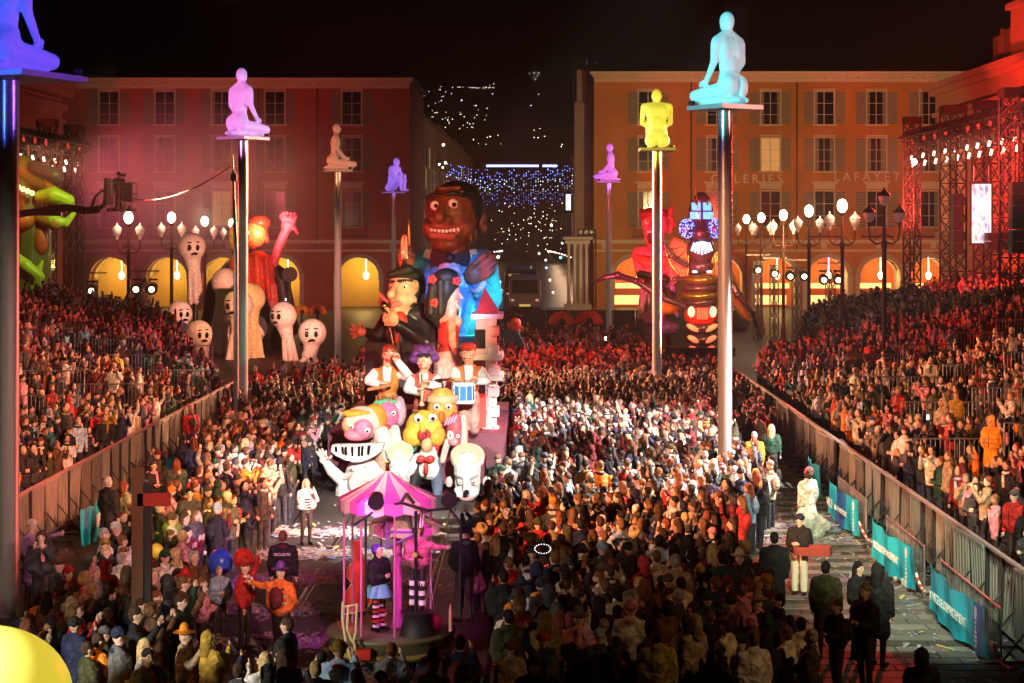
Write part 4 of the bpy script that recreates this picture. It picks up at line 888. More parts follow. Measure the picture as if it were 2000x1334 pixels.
# --- trumpeter: satin suit is the part, head, hands and dress details are its sub-parts
q = Kit(F0, 62); S1 = (.09, .34, .55)
suit = q.blob('trumpeter_suit', [q.E((888, 560, 0), (62, 70, 46), S1), q.E((890, 625, 0), (55, 70, 42), S1), q.C((828, 508, 0), (948, 505, 0), 20, 22, S1), q.E((888, 505, 0), (62, 22, 36), S1),
    q.C((830, 515, 0), (806, 575, -.35), 25, 22, S1), q.C((806, 575, -.35), (798, 530, -.6), 21, 15, S1),
    q.C((945, 515, 0), (957, 580, -.3), 27, 25, S1), q.C((957, 580, -.3), (938, 556, -.85), 24, 17, S1), q.E((950, 596, -.25), (26, 20, 22), S1),
    q.C((868, 660, 0), (862, 800, 0), 31, 26, S1), q.C((915, 660, 0), (922, 800, 0), 31, 26, S1), q.E((890, 660, 0), (52, 30, 40), S1),
    q.C((845, 560, -.72), (866, 640, -.6), 7, 8, S1), q.C((925, 545, -.7), (905, 640, -.6), 7, 8, S1), q.C((940, 600, -.5), (975, 570, -.2), 7, 8, S1), q.C((930, 575, -.9), (968, 560, -.5), 5, 6, S1), q.C((870, 690, -.5), (930, 668, -.4), 5, 6, S1), q.C((855, 720, -.45), (880, 745, -.4), 5, 5, S1), q.C((905, 700, -.5), (930, 770, -.4), 5, 5, S1)], 2.4, None, SATIN, 2)
B2 = (.17, .06, .028)
hd = q.blob('trumpeter_head', m=colmat('painted_face', .42, coat=.1, bump=.12, scale=3, con=(.7, 1.2)), parent=suit, vox=1.7, prims=[q.E((883, 416, 0), (55, 57, 56), BROWN), q.E((878, 444, -.06), (53, 48, 48), BROWN), q.E((844, 448, -.5), (17, 17, 18), B2), q.E((908, 445, -.45), (20, 19, 20), B2), q.E((873, 478, -.28), (32, 19, 28), BROWN), q.C((885, 480, 0), (885, 505, 0), 34, 36, BROWN),
    q.C((866, 402, -.9), (862, 424, -1.15), 7, 12, B2), q.E((850, 428, -.95), (10, 8, 10), B2), q.E((876, 429, -.95), (11, 8, 10), B2), q.E((862, 427, -1.12), (12, 10, 10), B2),
    q.C((834, 440, -.78), (850, 442, -.98), 3, 5, (.26, .07, .05)), q.C((850, 442, -.98), (878, 443, -1.02), 6, 6, (.26, .07, .05)), q.C((878, 443, -1.02), (908, 438, -.76), 5, 3, (.26, .07, .05)), q.C((834, 443, -.78), (848, 459, -.92), 3, 6, (.32, .09, .07)), q.C((848, 459, -.92), (886, 461, -.94), 8, 8, (.32, .09, .07)), q.C((886, 461, -.94), (908, 441, -.76), 6, 3, (.32, .09, .07)), q.E((868, 451, -.72), (26, 8, 10), (.04, .01, .01)),
    q.C((836, 388, -.72), (847, 382, -.84), 4, 4.5, (.03, .02, .015)), q.C((847, 381, -.84), (860, 383, -.92), 4.5, 3.5, (.03, .02, .015)), q.C((873, 381, -.92), (890, 377, -.84), 4, 5, (.03, .02, .015)), q.C((890, 378, -.84), (908, 386, -.68), 5, 3.5, (.03, .02, .015)), q.C((848, 378, -.62), (868, 383, -.8), 3, 3, B2), q.C((872, 383, -.8), (905, 374, -.66), 3, 3, B2), q.C((856, 368, -.5), (900, 366, -.52), 2.5, 2.5, B2), q.C((914, 425, -.65), (922, 470, -.5), 3.5, 3, B2), q.C((907, 415, -.75), (920, 408, -.6), 2.5, 2, B2), q.C((907, 410, -.75), (920, 400, -.6), 2.5, 2, B2),
    q.E((940, 432, .1), (9, 20, 12), B2), q.E((944, 446, .08), (6, 9, 8), B2), q.E((945, 424, .02), (5, 10, 6), BROWN)])
face_bits(q, suit, [(852, 402, -.83, 9.5), (887, 400, -.82, 11.5)], (.12, .05))
for i in range(8):
    x = 846+i*7.2; t = MB(); t.ell(q.p(x, 450.5-.5*abs(i-3.5), -1.02+.03*abs(i-3)), (q.r(3.4), q.r(2.4), q.r(4.6+.5*(i % 3))), None, 8, 6); t.build('tooth', EYEW, suit)
q.blob('trumpeter_hair', [q.E((892, 408, .16), (55, 56, 54), BLK), q.C((927, 395, -.2), (931, 436, -.1), 9, 4, BLK)], 2, suit, HAIRM)
t = MB()
for s, a in ((-1, 852), (1, 910)):
    c = q.p(881, 503, -.92); e_ = q.p(881+s*36, 503, -.72); zs = q.r(17)
    t.add([(c[0], c[1]-.08, c[2]+.1), (c[0], c[1]-.08, c[2]-.1), (e_[0], e_[1], e_[2]-zs), (e_[0]+s*.06, e_[1]+.02, e_[2]), (e_[0], e_[1], e_[2]+zs), (c[0], c[1]+.12, c[2]+.1), (c[0], c[1]+.12, c[2]-.1), (e_[0], e_[1]+.25, e_[2]-zs), (e_[0]+s*.06, e_[1]+.25, e_[2]), (e_[0], e_[1]+.25, e_[2]+zs)],
          [(0, 1, 2, 3, 4), (9, 8, 7, 6, 5), (0, 4, 9, 5), (1, 6, 7, 2), (2, 7, 8, 3), (3, 8, 9, 4)])
t.ell(q.p(881, 503, -.98), (q.r(9), .12, q.r(10)), None, 10, 8); t.build('bow_tie', M_BLACK, suit)
t = MB(); vs = []
for s in (-1, 1):
    a, b, c, d_ = q.p(881+s*4, 496, -.86), q.p(881+s*48, 486, -.3), q.p(881+s*56, 502, -.35), q.p(881+s*12, 512, -.82)
    t.add([a, b, c, d_]+[(p[0], p[1]+.1, p[2]) for p in (a, b, c, d_)], [(0, 1, 2, 3), (7, 6, 5, 4), (0, 4, 5, 1), (1, 5, 6, 2), (2, 6, 7, 3)])
t.build('collar', mat('white_satin', (.75, .72, .7), .35), suit)
q.blob('shirt_front', [q.E((880, 535, -.55), (25, 34, 24), (.7, .5, .52)), q.C((874, 510, -.72), (876, 560, -.78), 4, 3, (.7, .55, .55)), q.C((886, 510, -.72), (884, 560, -.78), 4, 3, (.7, .55, .55))], 1.8, suit)
q.blob('trumpeter_hand', fingers(q, (928, 533, 19, 20), [(922, 520, 944, 508, 958, 492), (930, 526, 952, 512, 966, 498), (936, 535, 956, 522, 969, 510), (940, 543, 956, 534, 966, 524)], 6.2, (.3, .1, .05), (916, 530, 930, 512, 950, 497), -1.15), 1.4, suit)
q.blob('trumpeter_hand', fingers(q, (797, 502, 16, 15), [(784, 500, 793, 488, 808, 490), (785, 506, 794, 496, 812, 498), (788, 512, 797, 505, 812, 507), (790, 518, 799, 512, 810, 514)], 5, (.3, .1, .05), (790, 496, 797, 484, 806, 480), -.95), 1.4, suit)
BRASS = mat('brass', (.75, .5, .22), .22, metal=1, var=.1)
t = MB(); t.path([q.p(804, 500, -1.1), q.p(803, 440, -1.1), q.p(801.5, 430, -1.1)], [.05, .045, .09], 8); t.path([q.p(790, 505, -1.2), q.p(790, 468, -1.2), q.p(794, 458, -1.2), q.p(799, 462, -1.2), q.p(799, 505, -1.2)], .05, 8)
for i in range(3): t.tube(q.p(791+i*4, 500, -1.25), q.p(791+i*4, 472, -1.25), .06, n=8); t.tube(q.p(791+i*4, 472, -1.25), q.p(791+i*4, 466, -1.25), .03, n=6)
t.lathe(q.p(794, 530, -1.15), [(.32, -.1), (.16, .15), (.07, .5), (.05, .8)], 14); t.build('trumpet', BRASS, suit)
t = MB(); a = q.p(940, 558, -.95); t.tube(a, (a[0]-.12, a[1]-.05, a[2]+.1), q.r(19), q.r(19), 14); t.build('cuff', MATS['white_satin'], suit)
# --- singer with microphone
q = Kit(F0, 58.6)
sg = q.blob('singer_jacket', [q.E((790, 660, 0), (46, 52, 38), BLK), q.C((762, 618, 0), (826, 612, 0), 17, 20, BLK), q.E((794, 715, 0), (44, 50, 36), BLK), q.C((757, 622, -.1), (738, 655, -.35), 15, 14, BLK), q.C((738, 655, -.35), (716, 645, -.6), 13, 9, BLK), q.C((828, 620, 0), (832, 668, -.3), 20, 20, BLK), q.C((832, 668, -.3), (782, 632, -.85), 18, 11, BLK), q.C((775, 640, -.6), (786, 720, -.6), 6, 6, BLK), q.C((800, 640, -.6), (812, 690, -.5), 5, 5, BLK)], 2, None, SATIN)
q.blob('singer_head', [q.E((790, 560, 0), (31, 32, 34), FLESH), q.E((786, 582, -.05), (28, 28, 28), FLESH), q.E((783, 604, -.1), (21, 12, 18), FLESH), q.C((790, 600, 0), (790, 625, 0), 19, 21, FLESH), q.C((775, 555, -.52), (768, 574, -.74), 5, 9, FLESH), q.E((770, 577, -.62), (9, 6, 8), FLESH), q.C((768, 591, -.5), (786, 590, -.52), 3.2, 3, (.5, .16, .12)), q.C((769, 596, -.48), (784, 595, -.5), 3.4, 3, (.5, .16, .12)), q.E((803, 586, -.25), (13, 15, 12), FLESH),
    q.C((763, 550, -.48), (772, 548, -.55), 3, 2.4, BLK), q.C((781, 547, -.55), (806, 548, -.42), 3, 3.2, BLK), q.E((823, 579, .12), (7, 15, 9), FLESH), q.C((806, 570, -.35), (812, 572, -.3), 2, 2, FLESH)], 1.4, sg)
face_bits(q, sg, [(769, 559, -.47, 5), (794, 559, -.47, 6.5)], (-.3, .1))
q.blob('singer_hair', [q.E((793, 538, .06), (33, 18, 33), BLK), q.C((764, 536, -.36), (800, 526, -.42), 7, 11, BLK), q.E((812, 558, .2), (20, 34, 26), BLK), q.C((812, 570, -.18), (806, 592, -.3), 6, 8, BLK)], 1.6, sg, HAIRM)
q.blob('singer_hand', fingers(q, (771, 620, 13, 15), [(764, 614, 757, 610, 763, 605), (764, 619, 755, 616, 762, 611), (765, 624, 756, 622, 763, 618), (767, 630, 759, 629, 765, 626)], 3.7, FLESH, (770, 612, 764, 602, 759, 598), -1.0), 1.1, sg)
q.blob('singer_hand', fingers(q, (710, 645, 10, 9), [(704, 640, 697, 635, 692, 630), (702, 644, 694, 642, 688, 639), (703, 649, 695, 649, 690, 649), (705, 652, 699, 655, 694, 657)], 3, FLESH, (712, 638, 710, 631, 713, 627), -.7), 1.0, sg)
q.blob('red_shirt', [q.E((784, 626, -.42), (14, 20, 12), REDC), q.C((780, 622, -.5), (778, 665, -.66), 8, 4, REDC)], 1.5, sg)
t = MB(); t.tube(q.p(762, 608, -1.1), q.p(776, 690, -1.05), .04, n=6); t.tube(q.p(762, 608, -1.1), q.p(757, 597, -1.15), .1, .13, 8); t.ell(q.p(756, 594, -1.15), .14, None, 10, 8); t.build('microphone', BRASS, sg)
t = MB(); t.ell(q.p(830, 652, .15), (q.r(26), .2, q.r(30)), None, 20, 12); t.build('round_guitar_back', mat('dark_lacquer', (.05, .03, .015), .25, coat=.5), sg)
for a, b, w_ in (((742, 572), (760, 590), 7), ((742, 588), (758, 598), 5)):
    t = MB(); t.tube(q.p(*a, -.5), q.p(*b, -.5), q.r(w_*.7), q.r(w_*.5), 6); t.build('red_flower', mat('red_paint', REDC, .4), sg)
# --- woman with long black hair
q = Kit(F0, 57.4)
wo = q.blob('woman_body', [q.C((884, 588, 0), (880, 618, 0), 12, 12, FLESH), q.C((868, 626, .05), (892, 628, -.1), 11, 12, FLESH), q.E((876, 655, 0), (21, 34, 20), REDC), q.E((888, 645, -.2), (11, 13, 12), REDC), q.E((872, 692, 0), (18, 22, 18), REDC), q.C((882, 628, -.25), (884, 665, -.5), 8.5, 7.5, FLESH), q.C((884, 665, -.5), (896, 696, -.6), 7.5, 6, FLESH), q.E((898, 702, -.62), (7, 7, 6), FLESH), q.C((874, 706, 0), (878, 775, -.05), 27, 34, (.7, .42, .36)), q.C((860, 720, -.35), (864, 780, -.35), 6, 8, (.7, .42, .36)), q.C((880, 720, -.4), (884, 780, -.4), 6, 8, (.7, .42, .36)), q.C((866, 630, .2), (860, 690, .2), 8, 7, FLESH)], 1.5)
q.blob('woman_head', [q.E((882, 572, 0), (17, 25, 22), FLESH), q.E((884, 590, 0), (13, 12, 14), FLESH), q.C((895, 572, -.1), (902, 581, -.12), 3.5, 4, FLESH), q.C((894, 590, -.12), (898, 591, -.12), 2.8, 2.5, (.55, .08, .07)), q.C((889, 560, -.25), (897, 559, -.18), 1.6, 1.4, BLK), q.E((893, 600, -.05), (7, 5, 7), FLESH)], 1.1, wo)
face_bits(q, wo, [(893, 566, -.16, 3)], (.4, 0))
q.blob('woman_hair', [q.E((866, 560, 0), (31, 34, 32), BLK), q.E((872, 540, -.1), (25, 17, 26), BLK), q.C((858, 570, 0), (850, 606, .1), 24, 23, BLK), q.C((850, 606, .1), (856, 632, .15), 20, 9, BLK), q.C((880, 545, -.3), (885, 562, -.3), 8, 4, BLK), q.C((846, 560, -.4), (842, 610, -.3), 7, 7, BLK), q.C((862, 550, -.5), (862, 610, -.4), 7, 6, BLK), q.C((888, 600, .2), (890, 622, .2), 8, 6, BLK)], 1.8, wo, HAIRM)
for px, py in ((846, 545), (850, 590), (893, 548)):
    t = MB(); [t.ell(q.p(px+5*math.cos(a), py+5*math.sin(a), -.45), (q.r(4.5), .05, q.r(4.5)), None, 8, 5) for a in np.arange(5)*2*PI/5]; t.build('hair_flower', MATS['red_paint'], wo)
# --- white and pink stone tower at the right of the float
q = Kit(F0, 63.5); x0, x1 = q.p(940, 0)[0], q.p(968, 0)[0]; xc, wd = (x0+x1)/2, x1-x0
ROSE = mat('rose_painted_stone', (.62, .4, .38), .6, var=.15, scale=2); PALE = mat('pale_painted_stone', (.68, .64, .56), .6, var=.15, scale=2, bump=.15)
t = MB(); zt_, zb_ = q.p(0, 600)[2], .9; t.box((xc, 0, (zt_+zb_)/2), (wd, 1.6, zt_-zb_)); t.build('tower', ROSE, F0); TW = F0.children[-1]
nb = 13
for i in range(nb):
    t = MB(); z0 = zb_+(zt_-zb_)*i/nb; h = (zt_-zb_)/nb; t.box((x1+.02+(i % 2)*.03, -.4, z0+h/2), (.24+(i % 2)*.1, .9, h*.86)); t.build('quoin', ROSE if i % 3 else PALE, TW)
for px, py in ((600, 0), (672, 0), (708, 0)):
    t = MB(); z = q.p(0, px)[2]; t.box((xc+.1, -.1, z), (wd+.5, 1.9, .16)); t.build('ledge', PALE, TW)
for py in (640, 690, 735):
    t = MB(); z = q.p(0, py)[2]; t.box((xc-.12, -.82, z), (.34, .06, .62)); w_ = t.build('window', M_DARK, TW)
t = MB(); z = q.p(0, 590)[2]; t.add([(x0, -.8, zt_+.1), (x1+.2, -.8, zt_+.1), (x1+.2, .8, zt_+.1), (x0, .8, zt_+.1), (xc, 0, zt_+.9)], [(0, 1, 4), (1, 2, 4), (2, 3, 4), (3, 0, 4)]); t.build('spire', MATS['red_paint'], TW)
t = MB(); t.box((q.p(945, 0)[0], -.95, q.p(0, 765)[2]), (q.r(26), .1, q.r(60))); t.build('red_door', MATS['red_paint'], TW)
# --- three musicians in vests
def musician(px, hx, hy, vest, trou, label, arms, hatc, dd, hat_type):
    q = Kit(F0, dd); v = vest
    P = [q.E((px, hy+52, 0), (23, 34, 20), v), q.C((px-22, hy+36, 0), (px+22, hy+36, 0), 10, 10, v), q.E((px, hy+88, 0), (21, 22, 18), trou), q.C((px-10, hy+95, 0), (px-11, hy+150, 0), 12, 10, trou), q.C((px+10, hy+95, 0), (px+11, hy+150, 0), 12, 10, trou)]
    for i, (e_, h_) in enumerate(arms):
        s = (-1, 1)[i]; P += [q.C((px+s*24, hy+37, 0), (*e_, -.25), 10.5, 10, WHITE), q.C((*e_, -.25), (*h_, -.55), 9.5, 7, WHITE)]
    P += [q.C((px-5, hy+26, -.25), (px-4, hy+50, -.33), 4.5, 3, WHITE), q.C((px+5, hy+26, -.25), (px+4, hy+50, -.33), 4.5, 3, WHITE)]
    b = q.blob('musician_costume', P, 1.5); b['label'] = label
    q.blob('musician_head', [q.E((hx, hy, 0), (14, 17, 15), FLESH), q.E((hx, hy+9, -.03), (12, 11, 12), FLESH), q.C((px, hy+12, 0), (px, hy+30, 0), 8, 9, FLESH), q.C((hx-2, hy-1, -.24), (hx-3, hy+6, -.34), 2, 3.2, FLESH), q.E((hx-13, hy+2, .03), (3, 6, 4), FLESH), q.E((hx+13, hy+2, .03), (3, 6, 4), FLESH), q.C((hx-6, hy+12, -.22), (hx+5, hy+12, -.22), 2, 2, (.5, .05, .04)), q.E((hx-8, hy+5, -.17), (5, 4, 4), (.7, .25, .2)), q.E((hx+7, hy+5, -.17), (5, 4, 4), (.7, .25, .2)), q.C((hx-9, hy-7, -.21), (hx-4, hy-8, -.24), 1.2, 1.2, BLK), q.C((hx+3, hy-8, -.24), (hx+8, hy-7, -.21), 1.2, 1.2, BLK)], 1.0, b)
    face_bits(q, b, [(hx-6, hy-2, -.2, 2.6), (hx+5, hy-2, -.2, 2.6)])
    t = MB(); [t.ell(q.p(hx-4+i*2.4, hy+12, -.245), (q.r(1), q.r(.8), q.r(1.1)), None, 6, 4) for i in range(4)]; t.build('teeth', EYEW, b)
    if hat_type == 'cap': H = [q.E((hx, hy-11, .02), (16, 10, 16), hatc), q.E((hx-1, hy-7, -.25), (11, 2.6, 9), hatc)]
    elif hat_type == 'wig': H = [q.E((hx+a, hy-14+b_, c), (12, 10, 11), hatc) for a, b_, c in ((0, -3, 0), (-15, 2, .05), (13, 0, .05), (-7, -9, 0), (8, -9, 0), (-19, 11, .1), (18, 9, .1))]+[q.E((hx, hy-11, -.2), (15, 3, 10), BLK)]
    else: H = [q.E((hx, hy-9, .05), (15, 11, 15), hatc)]
    q.blob('hat', H, 1.1, b, PAINT)
    for (e_, h_) in arms:
        q.blob('hand', fingers(q, (h_[0], h_[1], 6, 6), [(h_[0]-3+k*2.2, h_[1]-3, h_[0]-4+k*3, h_[1]-8, h_[0]-1+k*2.6, h_[1]-11) for k in range(4)], 1.7, FLESH, (h_[0]+5, h_[1], h_[0]+9, h_[1]-4, h_[0]+8, h_[1]-8), -.66), .62, b)
    return q, b
q, b = musician(757, 762, 692, (.6, .2, .04), (.4, .17, .06), 'left musician in orange vest with arm raised to his face', [((722, 742), (752, 752)), ((801, 735), (775, 697))], (.35, .06, .04), 55.6, 'plain')
t = MB(); t.box(q.p(745, 752, -.7), (q.r(46), .3, q.r(5)), R=Matrix.Rotation(-.2, 3, 'Y')); t.build('keyboard', mat('varnished_wood', (.35, .15, .05), .3), b)
t = MB(); [t.tube(q.p(738+i*7, 770, -.5), q.p(738+i*7, 836, -.45), q.r(2.4), n=6) for i in range(6)]; t.build('wood_pipes', MATS['varnished_wood'], b)
q, b = musician(828, 829, 704, (.55, .09, .07), (.45, .12, .1), 'middle musician in red vest playing a clarinet under a dark purple wig', [((798, 758), (824, 764)), ((858, 752), (833, 748))], (.09, .03, .16), 55.2, 'wig')
t = MB(); t.tube(q.p(829, 722, -.6), q.p(827, 778, -.9), q.r(2.2), q.r(3), 8); t.lathe(q.p(827, 786, -.9), [(q.r(6), 0), (q.r(3), .12)], 10); t.build('clarinet', mat('pale_wood', (.6, .4, .22), .35), b)
q, b = musician(916, 914, 689, (.5, .15, .04), (.5, .3, .25), 'right musician with red pointed cap and blue drum', [((888, 740), (893, 745)), ((950, 742), (926, 742))], (.5, .04, .03), 55.4, 'cap')
c = q.p(907, 762, -.8); rr = q.r(21); hh = q.r(17)
t = MB(); t.lathe(c, [(rr, -hh), (rr, hh)], 22); D = t.build('drum', mat('blue_drum', (.04, .22, .5), .3, coat=.4), b)
t = MB(); [t.lathe((c[0], c[1], c[2]+z), [(rr*1.05, -.05), (rr*1.05, .05)], 22) for z in (-hh, hh)]
for i in range(10): a = 2*PI*i/10; t.tube((c[0]+rr*1.03*math.cos(a), c[1]+rr*1.03*math.sin(a), c[2]-hh), (c[0]+rr*1.03*math.cos(a), c[1]+rr*1.03*math.sin(a), c[2]+hh), .018, n=5)
t.build('drum_hoops', MATS['white_satin'], b)
t = MB(); t.ell(q.p(876, 738, -.6), (q.r(26), q.r(22), q.r(2.4)), None, 18, 6); t.build('cymbal', BRASS, b)
t = MB(); [t.tube(q.p(905+s*20, 733, -.7), q.p(897+s*8, 748, -1.0), .03, n=5) for s in (-1, 1)]; t.build('drum_sticks', MATS['pale_wood'], b)
# --- painted heads and drums at the front
q = Kit(F0, 53.6)
hh = q.blob('round_yellow_head', [q.E((828, 836, 0), (37, 36, 34), YEL), q.E((806, 850, -.2), (20, 22, 20), (.75, .42, .05)), q.E((852, 850, -.2), (20, 22, 20), (.75, .33, .04)), q.E((830, 846, -.5), (13, 13, 10), (.55, .06, .05)), q.E((831, 847, -.64), (5, 8, 5), (.3, .02, .03)), q.C((826, 824, -.5), (828, 834, -.62), 4, 6, YEL), q.C((808, 800, -.3), (818, 800, -.36), 2.5, 2.5, (.3, .1, .02)), q.E((800, 872, .1), (16, 14, 16), (.05, .4, .35))], 1.5)
face_bits(q, hh, [(818, 815, -.42, 9), (846, 813, -.42, 9)], (.1, .1))
hh = q.blob('bowl_drum_head', [q.C((862, 786, .35), (862, 790, .35), 29, 29, (.72, .36, .08)), q.E((862, 802, .35), (30, 27, 26), (.72, .33, .06)), q.E((862, 815, -.06), (7, 12, 8), (.5, .15, .03)), q.E((852, 826, -.02), (12, 5, 6), (.35, .1, .03))], 1.4)
t = MB(); c = q.p(862, 779, .35); t.lathe(c, [(q.r(31), -.1), (q.r(31), .06), (q.r(29), .08)], 26); t.build('drum_top', mat('drum_skin_orange', (.72, .38, .22), .5), hh)
face_bits(q, hh, [(853, 794, -.07, 6.5), (876, 794, -.05, 6.5)], (.1, .1))
t = MB(); t.tube(q.p(863, 745, .2), q.p(864, 778, .2), .025, n=5); t.build('drum_brush', M_IRON, hh)
hh = q.blob('green_haired_head', [q.E((756, 812, .4), (26, 28, 24), (.5, .14, .26)), q.E((778, 806, .45), (14, 30, 16), (.45, .3, .35)), q.C((748, 815, .0), (745, 825, -.1), 5, 7, (.55, .16, .2)), q.E((752, 836, .1), (12, 6, 8), (.4, .05, .06))], 1.5)
q.blob('green_hair', [q.E((735+i*9, 790-abs(2-i)*-1.5, .4), (9, 9, 10), GRN) for i in range(5)], 1.3, hh)
face_bits(q, hh, [(740, 806, .1, 5), (768, 808, .1, 5)])
hh = q.blob('laughing_piano_head', [q.E((706, 826, -.1), (38, 34, 32), (.72, .5, .42)), q.E((712, 834, -.5), (20, 20, 17), (.75, .18, .3)), q.E((700, 846, -.4), (26, 13, 20), PINK), q.E((681, 828, -.35), (12, 14, 12), (.75, .35, .2)), q.E((698, 806, -.3), (30, 9, 16), ORG), q.E((732, 820, .05), (24, 32, 22), ORG)], 1.6)
face_bits(q, hh, [(690, 838-9, -.62, 5), (722, 836, -.7, 6)], (0, .1))
t = MB(); N = 16                                # wide crescent of white keys
pts = []
for i in range(N+1):
    u = i/N; px = 655+u*100; py = 858+26*math.sin(PI*(.12+u*.62))-14*u; pts.append((px, py))
for i in range(N):
    (a, b_), (c, d_) = pts[i], pts[i+1]; th0 = 9+22*math.sin(PI*(i+.001)/N)**.7; th1 = 9+22*math.sin(PI*(i+.999)/N)**.7
    for dy0, dy1 in ((-.95, -.6),): v = [q.p(a, b_-th0*.5, dy0), q.p(c-.6, d_-th1*.5, dy0), q.p(c-.6, d_+th1*.5, dy0-.25), q.p(a, b_+th0*.5, dy0-.25), q.p(a, b_-th0*.5, dy1), q.p(c-.6, d_-th1*.5, dy1), q.p(c-.6, d_+th1*.5, dy1), q.p(a, b_+th0*.5, dy1)]
    k = MB(); k.add(v, [(3, 2, 1, 0), (0, 1, 5, 4), (2, 3, 7, 6), (1, 2, 6, 5), (3, 0, 4, 7), (4, 5, 6, 7)]); k.build('piano_key', MATS['white_satin'], hh)
    if i in (1, 3, 4, 6, 8, 9, 11):
        k = MB(); c0 = q.p((a+c)/2, (b_+d_)/2-th0*.12, -1.08); k.box(c0, (q.r(4), .12, q.r(th0*.62)), R=Matrix.Rotation(.35*(i/N-.4), 3, 'Y')); k.build('black_key', PUP, hh)
def tom(px, py, rx, top, dd, label, faced):
    q = Kit(F0, dd); rr = q.r(rx); c = q.p(px, py)
    P = [q.C((px, py+20, 0), (px, py+62, 0), rx*.86, rx*.8, WHITE), q.E((px-rx*.35, py+40, -.3), (rx*.35, 12, rx*.3), WHITE), q.E((px+rx*.35, py+40, -.3), (rx*.35, 12, rx*.3), WHITE)]
    if faced: P += [q.C((px-2, py+36, -.45), (px, py+62, -.62), 6, 8, WHITE), q.E((px-14, py+68, -.35), (12, 12, 12), WHITE), q.E((px+12, py+68, -.35), (12, 12, 12), WHITE), q.E((px, py+80, -.3), (16, 7, 10), (.6, .3, .3)), q.C((px-22, py+35, -.4), (px-8, py+42, -.48), 2.5, 2, (.3, .3, .28)), q.C((px+8, py+42, -.48), (px+22, py+35, -.4), 2.5, 2, (.3, .3, .28))]
    b = q.blob('drum_figure', P, 1.5); b['label'] = label
    R_ = Matrix.Rotation(-.62, 3, 'X')
    t = MB(); vs = []; n = 26
    for r_, z in ((rr*1.04, -.16), (rr*1.06, 0), (rr, .05), (0, .05)): vs += [Vector(c)+R_.inverted()@Vector((r_*math.cos(2*PI*i/n), r_*math.sin(2*PI*i/n), z)) for i in range(n)]
    t.add(vs[:3*n], [(j*n+i, j*n+(i+1) % n, (j+1)*n+(i+1) % n, (j+1)*n+i) for j in range(2) for i in range(n)], True); t.build('drum_rim', MATS['white_satin'], b)
    t = MB(); t.add(vs[2*n:3*n], [tuple(range(n))]); t.build('drum_skin', mat('drum_skin_'+top[0], top[1], .5, var=.12), b)
    if faced:
        face_bits(q, b, [(px-13, py+48, -.5, 5), (px+14, py+48, -.5, 5)])
        t = MB(); t.ell(q.p(px, py+64, -.82), (q.r(5), q.r(5), q.r(5)), None, 10, 8); t.build('nose', PUP, b)
        t = MB(); [t.ell(q.p(px+s*36, py+52, 0), (q.r(7), q.r(4), q.r(11)), None, 10, 7) for s in (-1, 1)]; t.build('ears', mat('pink_ear', (.65, .4, .4), .5), b)
tom(780, 880, 26, ('green', (.5, .6, .38)), 53, 'white drum figure with pale green skin', False)
tom(913, 889, 32, ('beige', (.55, .47, .33)), 52.2, 'white faced drum figure with beige skin and black nose', True)
q = Kit(F0, 53.2)
hh = q.blob('red_bow_figure', [q.E((835, 868, -.2), (12, 15, 12), (.62, .42, .2)), q.C((836, 888, 0), (838, 915, 0), 18, 22, WHITE), q.C((818, 905, .05), (806, 955, 0), 14, 13, BLK), q.C((850, 905, .05), (856, 965, 0), 13, 11, (.1, .13, .2)), q.C((815, 895, 0), (800, 920, -.2), 10, 8, WHITE), q.E((848, 872, .1), (10, 20, 8), REDC)], 1.4)
t = MB(); [t.ell(q.p(833+s*9, 893, -.42), (q.r(9), .1, q.r(8)), None, 10, 6) for s in (-1, 1)]; t.ell(q.p(833, 893, -.47), (q.r(4), .1, q.r(4)), None, 8, 6); t.ell(q.p(834, 912, -.42), (q.r(5), .1, q.r(14)), None, 8, 6); t.build('bow', MATS['red_paint'], hh)
hh = q.blob('red_accordion_head', [q.E((888, 842, .1), (17, 36, 18), (.5, .1, .12)), q.E((905, 848, .15), (9, 38, 14), (.66, .55, .42)), q.E((880, 850, -.1), (8, 10, 8), WHITE), q.E((886, 862, -.15), (10, 8, 8), (.65, .3, .32)), q.C((874, 862, 0), (864, 900, 0), 7, 6, (.5, .45, .4))], 1.4)
face_bits(q, hh, [(880, 848, -.22, 4), (895, 850, -.2, 4)])
for i in range(4): t = MB(); t.box(q.p(872+i*6, 822-i*2, -.25), (q.r(3), .1, q.r(16)), R=Matrix.Rotation(.4, 3, 'Y')); t.build('accordion_fold', mat('accordion_pink', (.7, .3, .5), .4), hh)
hh = q.blob('white_animal', [q.E((690, 965, 0), (36, 48, 34), WHITE), q.E((712, 925, 0), (38, 34, 30), WHITE), q.C((668, 935, -.2), (650, 915, -.4), 13, 11, WHITE), q.C((650, 915, -.4), (640, 898, -.5), 11, 8, WHITE), q.C((738, 930, 0), (765, 960, 0), 22, 20, WHITE), q.E((700, 940, -.5), (18, 22, 14), (.66, .56, .5)), q.C((690, 990, 0), (690, 1010, 0), 28, 30, WHITE), q.E((722, 960, -.45), (18, 24, 12), (.6, .42, .34)), q.C((676, 930, -.45), (700, 918, -.5), 4, 4, (.5, .45, .42))], 1.7)
q.blob('paw', fingers(q, (637, 893, 9, 8), [(632, 888, 628, 880, 624, 876), (635, 886, 632, 877, 629, 872), (638, 886, 637, 877, 635, 871), (642, 887, 642, 880, 642, 875)], 2.8, (.72, .6, .58), (644, 892, 650, 888, 653, 884), -.6), .9, hh)
face_bits(q, hh, [(690, 912, -.45, 4), (716, 908, -.45, 4)])
hh = q.blob('striped_sock_figure', [q.C((745, 850, .1), (765, 900, .1), 18, 22, (.6, .5, .45)), q.C((770, 840, .2), (772, 870, .2), 10, 14, (.66, .6, .5)), q.C((735, 870, 0), (750, 915, 0), 14, 14, (.45, .28, .2))], 1.5)
